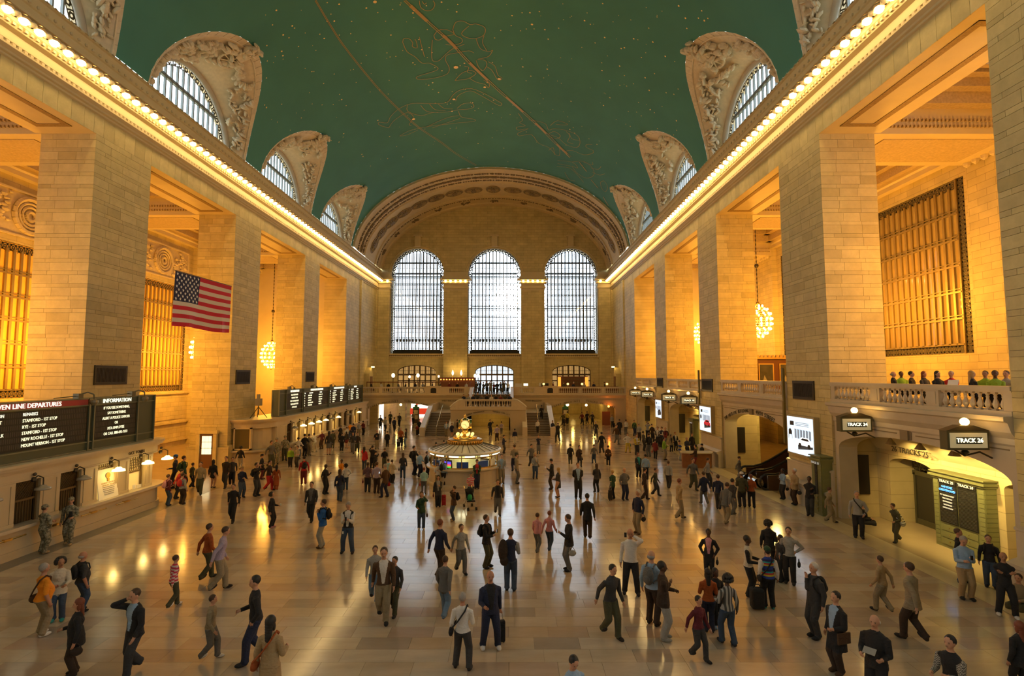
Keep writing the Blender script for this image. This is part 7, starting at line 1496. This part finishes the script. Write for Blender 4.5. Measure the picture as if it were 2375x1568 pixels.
# right middle group by the desk
P_(1483, 1022, 983, 0, 'stand', ('hold', 'down'), 'lgrey', 'dbrown', 'bshort', 'man in pale grey at the far right wall')
P_(1472, 1012, 974, 20, 'stand', ('down', 'down'), 'dgreen', 'navy', 'bshort', 'person with a lime-green bag at the far right wall', bag=[(BP, 'green', 'lime green rucksack at the far right wall')])
P_(1502, 1018, 978, 0, 'stand', ('up', 'up'), 'lgrey', 'black', 'kshort', 'man in grey taking a picture before the yellow recess', bag=[('camera', 'black', 'camera of the man in grey before the yellow recess')])
P_(1513, 1026, 983, 20, 'stand', ('hold', 'down'), 'dbrown', 'black', 'kshort', 'person in dark brown in the group by the far pier')
P_(1526, 1036, 990, -30, 'stand', ('read', 'read'), 'grey', 'black', 'bshort', 'man in a grey shirt reading in the group by the far pier', shirt='white')
P_(1535, 1037, 990, -60, 'stand', ('read', 'read'), 'navy', 'black', 'bshort', 'man in navy and white beside the red jacket', sleeve='white')
P_(1544, 1040, 991, -70, 'stand', ('hold', 'down'), 'dred', 'grey', 'gbald', 'bald man in a dark red jacket with a rucksack', bag=[(BP, 'black', 'black rucksack on the dark red jacket')])
P_(1505, 1060, 1003, 200, 'stand', ('hold', 'down'), 'black', 'grey', 'bshort', 'person in a black jacket with a rucksack, back turned', bag=[(BP, 'black', 'rucksack on the black jacket with back turned')])
P_(1493, 1046, 1000, 100, 'stand', ('hold', 'down'), 'char', 'black', 'kshort', 'dark figure at the left of the group by the far pier')
P_(1520, 1065, 1018, 150, 'step', ('hold', 'down'), 'dred', 'black', 'kshort', 'person in dark red and black leggings with a red bag', fem=True, hem=.43, bag=[(HB_, 'red', 'red bag in the group by the far pier')])
P_(1541, 1067, 1014, 60, 'stand', ('hold', 'down'), 'green', 'khaki', 'kshort', 'man in a lime green sweater and khaki trousers')
P_(1557, 1048, 1008, 10, 'stand', ('hold', 'hold'), 'khaki', 'black', 'klong', 'woman in a beige cardigan over black', fem=True, shirt='black', hem=.40)
P_(1567, 1046, 1002, 10, 'stand', ('hold', 'down'), 'black', 'black', 'rshort', 'woman in black beside the beige cardigan', fem=True, shirt='white')
P_(1577, 1068, 1021, 100, 'stand', ('cross', 'cross'), 'stripe_multi', 'lgrey', 'bshort', 'man in a striped multicolour top and grey trousers by the desk')
P_(1594, 1062, 1014, 20, 'stand', ('hold', 'hold'), 'char', 'black', 'gbald', 'balding man behind the wooden desk', skin='t')
P_(1606, 1056, 1004, 20, 'stand', ('down', 'down'), 'black', 'black', 'bshort', 'officer in black standing behind the wooden desk')
P_(1629, 1076, 1029, -70, 'stand', ('hold', 'hold'), 'black', 'black', 'kcap', 'officer in black at the right end of the wooden desk', hatc='black')
P_(1614, 1090, 1031, -100, 'stand', ('counter', 'down'), 'dbrown', 'dred', 'kshort', 'person in dark brown leaning on the wooden desk')
P_(1551, 1134, 1069, 150, 'walk', ('walkf', 'walkb'), 'lgrey', 'char', 'bshort', 'walking man in pale grey, right middle floor')
P_(1608, 1137, 1062, 10, 'walk', ('walkf', 'walkb'), 'grey', 'olive', 'bshort', 'walking person in grey before the escalators')
P_(1576, 1204, 1110, 100, 'walk', ('walkf', 'walkb'), 'tan', 'khaki', 'rshort', 'walking person in a faded tan jacket, right middle floor')
P_(1634, 1170, 1094, 190, 'walk', ('walkf', 'walkb'), 'navy', 'grey', 'bshort', 'walking woman in a navy-purple coat holding a lit phone', fem=True, hem=.42)
P_(1667, 1183, 1101, 150, 'walk', ('walkf', 'walkb'), 'navy', 'char', 'bshort', 'walking man in a navy jacket before the escalators')
P_(1684, 1217, 1119, 130, 'walk', ('walkf', 'walkb'), 'grey', 'khaki', 'bshort', 'walking man in a grey coat, nearest of those before the escalators', lean=12, hem=.44)
P_(1700, 1196, 1110, 120, 'walk', ('walkf', 'walkb'), 'char', 'grey', 'kshort', 'walking person in charcoal beside the grey coat')
P_(1722, 1177, 1094, 170, 'stand', ('hold', 'down'), 'olive', 'black', 'bcap', 'man in an olive jacket with a white and red cap', hatc='white', hem=.45)
P_(1744, 1178, 1100, 160, 'step', ('down', 'hold'), 'rust', 'black', 'rshort', 'woman in rust and black heels beside the white and red cap', fem=True)
P_(1715, 1118, 1058, 60, 'walk', ('walkf', 'walkb'), 'grey', 'grey', 'bshort', 'walking person in grey at the foot of the escalators')
P_(1642, 1130, 1062, 60, 'walk', ('walkf', 'walkb'), 'lgrey', 'char', 'bshort', 'walking person in a pale coat left of the escalators')
P_(1495, 1160, 1085, 100, 'walk', ('walkf', 'walkb'), 'dbrown', 'dbrown', 'kshort', 'walking person in very dark brown behind the navy sweater')
P_(1520, 1150, 1085, 60, 'walk', ('walkf', 'walkb'), 'olive', 'char', 'bshort', 'walking person in olive, right middle floor')
P_(1817, 1158, 1087, -70, 'close', ('phone', 'chin'), 'lblue', 'black', 'kshort', 'guard in a pale shirt and black tie beneath the white car screen', skin='d', bag=[(HB_, 'black', 'black bag at the feet of the guard')])
P_(1845, 1171, 1087, -80, 'close', ('hold', 'down'), 'tan', 'dbrown', 'wshort', 'white-haired man in a tan blazer with a coat over his arm', hem=.44, bag=[(HB_, 'char', 'dark coat hanging from the arm of the man in the tan blazer')])
P_(1880, 1197, 1105, -40, 'close', ('hold', 'cross'), 'black', 'char', 'kshort', 'person in a black leather jacket by the narrow green cabinet', skin='d', hem=.46)
P_(1925, 1212, 1130, 60, 'walk', ('walkf', 'walkb'), 'khaki', 'khaki', 'bshort', 'walking person in pale khaki before the nearest arch')
P_(1992, 1248, 1139, -25, 'stand', ('pocket', 'down'), 'lgrey', 'black', 'gshort', 'grey-haired man in a pale shirt with a black shoulder strap', bag=[(SL, 'black', 'black shoulder bag on the grey-haired man near the nearest arch')])
P_(1968, 1206, 1172, 60, 'sit', ('lap', 'lap'), 'black', 'black', 'bshort', 'person in black sitting on the floor behind the grey-haired man', pos=(18.9, 24.3), h=1.7, z=-.36)
P_(2083, 1258, 1166, -80, 'walk', ('hold', 'walkb'), 'olive', 'olive', 'bshort', 'walking person in olive with a striped bag inside the arch', lean=12, bag=[(SL, 'stripe_bw', 'black and white striped bag inside the arch')])
# lower right group
P_(2230, 1352, 1226, 40, 'stand', ('down', 'down'), 'black', 'jean', 'bshort', 'man in a black jacket behind the pale blue shirt, right edge group', skin='t')
P_(2241, 1390, 1242, -15, 'stand', ('phone', 'read'), 'lblue', 'tan', 'gshort', 'man in a pale blue shirt and tan trousers looking down, lower right', pitch=28, fat=1.1, bag=[(PH, 'black', 'phone of the man in tan trousers')])
P_(2299, 1363, 1241, -40, 'stand', ('down', 'down'), 'black', 'jean', 'bshort', 'man in a navy sweater and jeans with a rucksack, right edge group', bag=[(BP, 'black', 'black rucksack of the man in the right edge group')])
P_(2336, 1430, 1281, -30, 'wide', ('cross', 'cross'), 'black', 'black', 'kbald', 'man in black with folded arms and white trainers, right edge', skin='m', shoe='white')
P_(2352, 1398, 1350, -60, 'sit', ('lap', 'lap'), 'khaki', 'olive', 'bshort', 'person in a khaki jacket sitting on the floor by the right pier', pos=(17.7, 15.75), h=1.75, z=-.38)
P_(1893, 1480, 1305, -80, 'close', ('down', 'chin'), 'char', 'char', 'wshort', 'white-haired man in a dark suit with a rucksack, lower right', hem=.44, fat=1.08, bag=[(BP, 'black', 'black rucksack on the white-haired man in the suit')])
P_(1945, 1562, 1372, -75, 'close', ('hold', 'down'), 'black', 'dbrown', 'kshort', 'man in a long black overcoat and pale tie, lower right', hem=.30, shirt='lblue', shoe='brown', fat=1.1, bag=[('folder', 'brown', 'reddish brown leather folder under the arm of the man in the overcoat')])
P_(2038, 1640, 1427, -50, 'stand', ('hold', 'hold'), 'black', 'black', 'wbald', 'bald man in a black jacket holding a newspaper, bottom edge', hem=.44, fat=1.1, bag=[('paper', 'lgrey', 'folded newspaper of the bald man at the bottom edge')])
P_(2215, 1700, 1474, -70, 'stand', ('read', 'hold'), 'black', 'black', 'kshort', 'man with glasses in a black vest and checked shirt, bottom right', sleeve='check')
P_(2374, 1620, 1440, 180, 'stand', ('down', 'down'), 'black', 'black', 'rlong', 'red-haired person in black cut by the right edge', fem=True, hem=.42)
P_(1330, 1740, 1518, 25, 'stand', ('read', 'read'), 'lblue', 'char', 'kshort', 'dark-haired man in a pale shirt and tie at the bottom edge', pitch=25)
P_(2050, 1420, 1290, -150, 'walk', ('walkf', 'walkb'), 'tan', 'khaki', 'bshort', 'walking person in tan, right lower floor')
P_(2122, 1488, 1305, -150, 'walk', ('walkb', 'walkf'), 'khaki', 'dbrown', 'bshort', 'walking person in a pale coat with dark trousers, right lower floor', hem=.42)
# right centre groups
P_(1464, 1378, 1218, -10, 'wide', ('ear', 'down'), 'white', 'black', 'gbald', 'bald man in a white shirt talking on his phone', skin='t', fat=1.1, pitch=12, bag=[(PH, 'black', 'phone at the ear of the bald man in white')])
P_(1514, 1450, 1277, 140, 'stand', ('down', 'hold'), 'lblue', 'dbrown', 'gbald', 'bald man in a blue shirt with a grey bag behind the brown jacket', bag=[(BP, 'grey', 'grey bag of the bald man in the blue shirt')])
P_(1540, 1484, 1302, 80, 'close', ('hold', 'cross'), 'dbrown', 'lgrey', 'kshort', 'person in a dark brown jacket and pale jeans', skin='d', shoe='lgrey', hem=.44)
P_(1646, 1345, 1227, -25, 'close', ('pocket', 'pocket'), 'black', 'black', 'kbun', 'woman in a black cardigan over a pink top', skin='d', fem=True, shirt='pink', hem=.36, bag=[(HB_, 'black', 'black handbag of the woman with the pink top')])
P_(1738, 1383, 1242, 60, 'stand', ('hold', 'hold'), 'offw', 'black', 'kshort', 'man in a black and cream polo shirt', skin='d', sleeve='black')
P_(1786, 1325, 1206, 140, 'stand', ('down', 'hold'), 'black', 'black', 'kcurly', 'woman with long curly black hair in a black coat', skin='d', fem=True, hem=.42)
P_(1833, 1354, 1223, -35, 'stand', ('hip', 'down'), 'lgrey', 'black', 'kshort', 'man in a grey-white shirt with a black side bag', bag=[(HB_, 'black', 'black satchel of the man in the grey-white shirt')])
P_(1812, 1348, 1255, -80, 'stand', ('down', 'down'), 'char', 'black', 'kshort', 'man in a dark grey T-shirt behind the striped vest', skin='d', short=True)
P_(1784, 1412, 1267, 175, 'stand', ('down', 'down'), 'stripe_multi', 'black', 'kcap', 'person in a striped multicolour vest and dark green cap', sleeve='white', hatc='dgreen', shoe='teal', fat=1.1, bag=[(SL, 'black', 'black sports bag slung on the striped vest'), ('big', 'black', 'big black duffel bag standing by the striped vest')])
P_(1645, 1467, 1318, 170, 'close', ('hold', 'hold'), 'rust', 'navy', 'klong', 'woman in a bright orange-red top with a brown bag', skin='d', fem=True, short=True, bag=[(HB_, 'brown', 'brown shoulder bag of the woman in orange-red')])
P_(1663, 1456, 1318, 10, 'close', ('hold', 'hold'), 'black', 'black', 'klong', 'dark-haired woman in black between orange-red and striped tops', skin='d', fem=True, shoe='lblue')
P_(1690, 1496, 1331, 190, 'step', ('hold', 'down'), 'stripe_grey', 'jean', 'kcurly', 'woman in a grey striped top and jeans', skin='d', fem=True)
P_(1621, 1531, 1385, 30, 'walk', ('walkf', 'walkb'), 'maroon', 'char', 'kshort', 'walking woman in maroon and sandals, lower right floor', fem=True)
P_(1416, 1478, 1305, 30, 'walk', ('walkf', 'walkb'), 'char', 'olive', 'kshort', 'walking man in charcoal left of the brown jacket', lean=6)
# centre
P_(977, 1228, 1140, 10, 'stand', ('up', 'hold'), 'dgreen', 'jean', 'blong', 'woman in a dark green coat with a brown bag', fem=True, shoe='offw', hem=.45, bag=[(HB_, 'brown', 'brown shoulder bag of the woman in the dark green coat')])
P_(1052, 1208, 1127, -70, 'stand', ('ear', 'pocket'), 'brown', 'jean', 'bcap' if 0 else 'bshort', 'man in a brown jacket and jeans with a round black rucksack', hem=.46, shoe='tan', bag=[(BP, 'black', 'round black rucksack on the brown jacket')])
P_(1092, 1160, 1097, 5, 'stand', ('cross', 'hold'), 'stripe_red', 'black', 'gcap', 'heavy man in a red and white striped polo shirt behind a stroller', hatc='grey', short=True, fat=1.22)
P_(1016, 1176, 1102, 10, 'close', ('phone', 'down'), 'char', 'black', 'klong', 'long-haired woman in a charcoal coat with a red suitcase', fem=True, shirt='lgrey', hem=.38, bag=[(CS, 'red', 'small bright red suitcase'), (HB_, 'maroon', 'maroon handbag of the woman with the red suitcase, right hip')])
P_(1128, 1317, 1194, 70, 'stand', ('phone', 'read'), 'black', 'olive', 'bshort', 'man in black with a rucksack and coat at his waist, reading a phone', hem=.46, bag=[(BP, 'black', 'black rucksack of the man reading a phone in the centre'), (PH, 'black', 'phone in the hands of the man in the centre')])
P_(1184, 1371, 1226, 178, 'stand', ('down', 'hold'), 'navy', 'jean', 'bshort', 'man in a blue vest seen from behind, jacket over his left shoulder', sleeve='lgrey', short=True, skin='t', bag=[('coat', 'dbrown', 'dark jacket hanging from the shoulder of the man in the blue vest')])
P_(1320, 1324, 1193, -80, 'close', ('phone', 'down'), 'black', 'grey', 'bshort', 'man in a black jacket and grey trousers reading his phone alone', hem=.45, pitch=20, bag=[(PH, 'black', 'phone of the man in grey trousers'), (HB_, 'lgrey', 'grey and yellow bag behind the man in grey trousers')])
P_(1072, 1553, 1374, 172, 'wide', ('down', 'hold'), 'white', 'char', 'gshort', 'man in a white shirt seen from behind with a black messenger bag', skin='t', bag=[(SL, 'black', 'black messenger bag across the back of the white shirt')])
P_(1137, 1503, 1324, 12, 'wide', ('drag', 'hold'), 'navy', 'navy', 'gbald', 'bald man in an open navy jacket pulling a black suitcase', shirt='black', shoe='white', fat=1.12, skin='t', hem=.46, bag=[(CS, 'black', 'black wheeled suitcase of the bald man in navy')])
P_(1018, 1340, 1205, 150, 'walk', ('walkb', 'walkf'), 'navy', 'dbrown', 'rshort', 'walking man in a dark jacket left of the centre')
P_(1030, 1434, 1290, 160, 'walk', ('walkf', 'walkb'), 'grey', 'ljean', 'bshort', 'walking man in a grey coat and pale jeans left of the centre', hem=.44)
P_(1068, 1330, 1215, 30, 'walk', ('walkf', 'walkb'), 'lgrey', 'grey', 'bshort', 'walking person in pale grey behind the man reading a phone')
P_(1363, 1250, 1145, 175, 'walk', ('walkf', 'walkb'), 'black', 'dbrown', 'kshort', 'walking person in black right of the centre', hem=.42)
P_(1154, 1195, 1112, 10, 'walk', ('walkf', 'walkb'), 'char', 'grey', 'bshort', 'walking person in charcoal in the bright reflection', shirt='black')
P_(1246, 1283, 1190, 150, 'walk', ('walkf', 'walkb'), 'pink', 'grey', 'bshort', 'walking woman in pink left of the man in grey trousers', fem=True)
P_(1274, 1278, 1185, 150, 'walk', ('walkb', 'walkf'), 'pink', 'jean', 'rshort', 'second walking woman in pink, nearer the man in grey trousers', fem=True)
P_(1232, 1085, 1030, 30, 'walk', ('walkf', 'walkb'), 'grey', 'char', 'kshort', 'walking person in dark grey behind the blonde woman')
# seated and standing people on the right balcony
for k, (u, top, hair, sk, lab) in enumerate(((2070, 'black', 'gbald', 'l', 'bald man in black'), (2088, 'green', 'kshort', 'd', 'person in green beside the bald man'), (2112, 'black', 'kshort', 'l', 'dark-haired man in black, leaning'), (2141, 'char', 'rlong', 'l', 'woman in charcoal behind the laptop'), (2172, 'black', 'klong', 'l', 'woman with dark glasses in the middle'), (2203, 'red', 'gshort', 'l', 'man in a red hooded top'), (2252, 'black', 'ylong', 'l', 'blonde woman in black'), (2282, 'green', 'kshort', 'm', 'man in a green T-shirt'), (2305, 'green', 'kshort', 'd', 'second person in green, nearer the right pier'), (2330, 'lgrey', 'bshort', 'l', 'person in pale grey at the right end'))):
    x = 19.75 + .8 * (k % 2); y = (x - CX) * 1200 / (u - 1187.5); P_(0, 0, 0, (60, -20, 40, 10, 0, -60, 70, -60, -40, -70)[k], 'sit', ('lap', 'lap'), top, 'black', hair, lab + ', seated behind the right balcony rail', skin=sk, pos=(x, y), z=5.62, h=1.78, fem='long' in hair)
t = empty('laptop', (0, 0, 0), 'silver laptop open on a table behind the right balcony rail', 'laptop'); b = MB(); b.hexa([(19.1, 19.1, 6.3), (19.12, 19.1, 6.3), (19.12, 19.55, 6.3), (19.1, 19.55, 6.3), (19.18, 19.1, 6.62), (19.2, 19.1, 6.62), (19.2, 19.55, 6.62), (19.18, 19.55, 6.62)]); b.build('lid', M('silver_lid', (.7, .7, .68), .3, .3), t); b = MB(); b.box((19.1, 19.1, 6.28), (19.4, 19.55, 6.3)); b.build('keyboard_base', M('silver_lid', (.7, .7, .68)), t)
t = empty('long_table', (0, 0, 0), 'narrow table behind the right balcony rail', 'table'); b = MB(); b.box((18.95, 16.6, 6.2), (19.5, 24.8, 6.26)); b.build('top', M('steel_top', (.35, .3, .2), .3, .6), t)
for y_ in (16.9, 20.6, 24.5): b = MB(); b.box((19.15, y_, 5.42), (19.25, y_ + .1, 6.2)); b.build('leg', darkm, t)
# people on the far stair landing and balcony
cs = ['char', 'navy', 'black', 'grey', 'lgrey', 'dred', 'black', 'navy', 'olive', 'white']; rg = random.Random(21)
desc = ('far left', 'second from the left', 'third from the left', 'fourth from the left', 'fifth from the left', 'sixth from the left', 'seventh from the left', 'eighth from the left', 'ninth from the left', 'tenth from the left', 'eleventh from the left', 'last on the right')
for k in range(10):
    x = -2.15 + 4.3 * k / 9; c = cs[k]; P_(0, 0, 0, rg.uniform(-30, 30), 'stand', rg.choice((('hold', 'hold'), ('up', 'up'), ('down', 'cross'))), c, rg.choice(('black', 'jean', 'khaki', 'grey')), rg.choice(('kshort', 'bshort', 'klong', 'blong')), 'person in %s standing at the head of the far stairs, %s' % ({'char': 'charcoal', 'dred': 'dark red', 'lgrey': 'pale grey'}.get(c, c), desc[k]), pos=(x, 71.45 + .25 * (k % 2)), z=4.16, h=rg.uniform(1.66, 1.9), bag=[(HB_, 'red', 'red bag at the head of the far stairs')] if k == 6 else None)
for k in range(11):
    x = -2.9 + 5.4 * k / 10; c = cs[(k * 3 + 1) % 10]; P_(0, 0, 0, rg.uniform(-25, 25), 'stand', rg.choice((('up', 'up'), ('counter', 'counter'), ('hold', 'hold'))), c, 'black', rg.choice(('kshort', 'bshort', 'klong', 'blong')), 'person in %s at the landing rail, %s' % ({'char': 'charcoal', 'dred': 'dark red', 'lgrey': 'pale grey'}.get(c, c), desc[k]), pos=(x, 60.85 + .1 * (k % 2)), z=3.0, h=rg.uniform(1.5, 1.75))
for k in range(12):
    x = -17.2 + 1.22 * k; c = cs[(k * 7 + 2) % 10]; P_(0, 0, 0, rg.uniform(-80, 80), 'sit', ('lap', 'lap'), c, 'black', rg.choice(('kshort', 'bshort', 'wshort', 'blong')), 'diner in %s on the left of the far balcony, %s' % ({'char': 'charcoal', 'dred': 'dark red', 'lgrey': 'pale grey'}.get(c, c), desc[k]), pos=(x, 73.6 + .8 * (k % 2)), z=4.5, h=1.75)
for k in range(7):
    x = 7.2 + 1.45 * k; c = cs[(k * 3 + 2) % 10]; P_(0, 0, 0, rg.uniform(-80, 80), 'sit', ('lap', 'lap'), c, 'black', rg.choice(('kshort', 'bshort', 'wshort')), 'diner in %s on the right of the far balcony, %s' % ({'char': 'charcoal', 'dred': 'dark red', 'lgrey': 'pale grey'}.get(c, c), desc[k]), pos=(x, 73.8 + .5 * (k % 2)), z=4.5, h=1.75)
# people in the far passages
for k, (u, vf, top, hair, face, lab) in enumerate(((882, 996, 'black', 'kshort', 20, 'in a black coat at the mouth of the left arch'), (893, 1002, 'lgrey', 'bshort', 160, 'in pale grey at the mouth of the left arch'), (905, 985, 'olive', 'bshort', 10, 'in olive, deep inside the left arch'), (914, 1003, 'navy', 'kshort', 170, 'in navy, right of the pale grey one'), (926, 990, 'char', 'kshort', 0, 'in charcoal beneath the hanging globe'), (958, 985, 'khaki', 'bshort', 180, 'in beige before the red shop counter'), (968, 980, 'pink', 'bshort', 180, 'in pink before the red shop counter'),
        (1306, 988, 'olive', 'kshort', 20, 'in olive at the left of the right arch'), (1316, 984, 'yellow', 'kshort', 170, 'in yellow at the left of the right arch'), (1350, 986, 'dred', 'bshort', 20, 'in dark red right of the directory stand'), (1362, 984, 'black', 'kshort', 190, 'in black right of the directory stand'), (1374, 986, 'char', 'gshort', 10, 'in charcoal beneath the second globe'))):
    P_(u, vf, 0, face, 'walk', ('walkf', 'walkb'), top, 'black', hair, 'walker ' + lab, h=1.78)
# stroller in front of the striped polo, wooden desk
sx_, sy_ = on_floor(1090, 1180); t = empty('stroller', (sx_, sy_, 0), 'black folding stroller with a green cloth in it', 'stroller', rz=radians(20)); fmn = M('alu', (.4, .4, .4), .3, .9); b = MB()
for s in (-1, 1): b.path([(s * .2, .35, 1.0), (s * .2, .15, .75), (s * .22, -.4, .08)], .016, 6); b.path([(s * .2, .38, .1), (s * .2, -.1, .55)], .016, 6); b.path([(s * .2, .3, .98), (s * .2, .42, 1.08), (s * .2, .5, 1.0)], .02, 6)
b.tube((-.22, -.1, .45), (.22, -.1, .45), .014); b.build('frame', fmn, t)
b = MB(); b.hexa([(-.19, -.3, .4), (.19, -.3, .4), (.19, .05, .34), (-.19, .05, .34), (-.19, -.3, .46), (.19, -.3, .46), (.19, .1, .4), (-.19, .1, .4)]); b.hexa([(-.19, .05, .36), (.19, .05, .36), (.19, .12, .36), (-.19, .12, .36), (-.19, .2, .95), (.19, .2, .95), (.19, .27, .95), (-.19, .27, .95)]); b.build('seat', cloth('black'), t)
b = MB(); b.ball((0, .0, .92), .24, 12, 8, sc=(.85, 1, .6)); b.build('hood', cloth('black'), t, smooth=True); b = MB(); b.ball((-.04, -.1, .58), .13, 10, 8, sc=(1, .9, 1.4)); b.build('green_cloth', M('green_cloth', (.02, .3, .12), .8), t, smooth=True)
for s in (-1, 1):
    for y_ in (-.42, .4):
        for q in (-.03, .03): b = MB(); b.tube((s * .21 + q - .01, y_, .085), (s * .21 + q + .01, y_, .085), .085, n=14); b.build('wheel', black, t)
dx_, dy_ = on_floor(1612, 1082); t = empty('wooden_desk', (dx_, dy_, 0), 'curved wooden information desk with a pale top on the right', 'desk'); b = MB(); b.prism([(-1.1, -.5), (-.5, -.75), (.9, -.75), (1.2, -.2), (1.2, .3), (-.9, .3)], 0, 1.05, 'z'); b.build('body', M('cherry_wood', (.26, .10, .03), .4, noise=.3, nscale=5), t); b = MB(); b.prism([(-1.2, -.55), (-.55, -.85), (.95, -.85), (1.3, -.25), (1.3, .35), (-1.0, .35)], 1.05, 1.12, 'z'); b.build('top', M('pale_top', (.6, .5, .3), .3), t)
# framed pictures on the dark panelling, right gallery
t = empty('panelled_booth', (0, 0, 0), 'dark red panelled booth with framed photographs in the right gallery', 'booth'); b = MB(); yb_ = 42.4; b.box((22.5, yb_, 5.42), (27.5, yb_ + .5, 8.3)); b.build('panelling', M('mahogany', (.16, .055, .02)), t); b = MB()
for k in range(16): b.box((22.4 + k * .32, yb_ - .15, 8.2), (22.58 + k * .32, yb_, 8.42))
b.box((22.4, yb_ - .2, 8.1), (27.6, yb_ + .5, 8.25)); b.build('cornice', M('gilt_wood', (.55, .35, .1), .4, .4), t)
for x in (22.9, 24.6, 26.2):
    b = MB(); b.box((x, yb_ - .06, 5.7), (x + 1.25, yb_, 7.75)); f_ = b.build('frame', M('gilt_wood', (.55, .35, .1)), t); b = MB(); b.box((x + .1, yb_ - .08, 5.8), (x + 1.15, yb_ - .05, 7.65)); b.build('photograph', M('monochrome_print', (.06, .055, .045), .4, noise=.9, nscale=2.2), f_)
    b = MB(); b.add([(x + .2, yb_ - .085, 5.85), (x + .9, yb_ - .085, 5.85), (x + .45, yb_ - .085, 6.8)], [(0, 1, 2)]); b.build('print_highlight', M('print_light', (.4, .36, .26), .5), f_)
# ------------------------------------------------------------------ grow all bodies in one batch, turn lettering into meshes
tmp = []
for j in JOBS:
    b, S_, hands, Hd, hr = build_body(j); me = bpy.data.meshes.new('t'); me.from_pydata(b.v, [], b.f); o = bpy.data.objects.new('t', me); COL.objects.link(o)
    md = o.modifiers.new('r', 'REMESH'); md.mode = 'VOXEL'; md.voxel_size = max(.0135, min(.034, j['y'] * .00088)); md.adaptivity = 0
    sm = o.modifiers.new('s', 'SMOOTH'); sm.factor = .5; sm.iterations = 2
    tmp.append((j, o, S_, hands, Hd, hr))
fonts = [o for o in SC.objects if o.type == 'FONT']
dg = bpy.context.evaluated_depsgraph_get()
for j, o, S_, hands, Hd, hr in tmp:
    me = bpy.data.meshes.new_from_object(o.evaluated_get(dg)); j['me'] = finish_body(j, me, S_, hands, Hd, hr); bpy.data.meshes.remove(me)
fm = [(o, bpy.data.meshes.new_from_object(o.evaluated_get(dg))) for o in fonts]
for j, o, S_, hands, Hd, hr in tmp: bpy.data.objects.remove(o)
for o, me in fm:
    n = bpy.data.objects.new(o.name.split('.')[0], me); COL.objects.link(n); n.parent = o.parent; n.location = o.location; n.scale = o.scale; n.rotation_mode = o.rotation_mode
    if o.rotation_mode == 'QUATERNION': n.rotation_quaternion = o.rotation_quaternion
    else: n.rotation_euler = o.rotation_euler
    if o.parent is None: tag(n, o.get('label'), o.get('category'))
    bpy.data.objects.remove(o)
for j, _, S_, hands, Hd, hr in tmp:
    e = j['o']; p = bpy.data.objects.new('person', j['me']); COL.objects.link(p); p.location = e.location; p.rotation_euler = e.rotation_euler
    for k in ('label', 'category', 'group'):
        if k in e: p[k] = e[k]
    nm = e.name; bpy.data.objects.remove(e); p.name = nm; make_hair(j, Hd, hr, p)
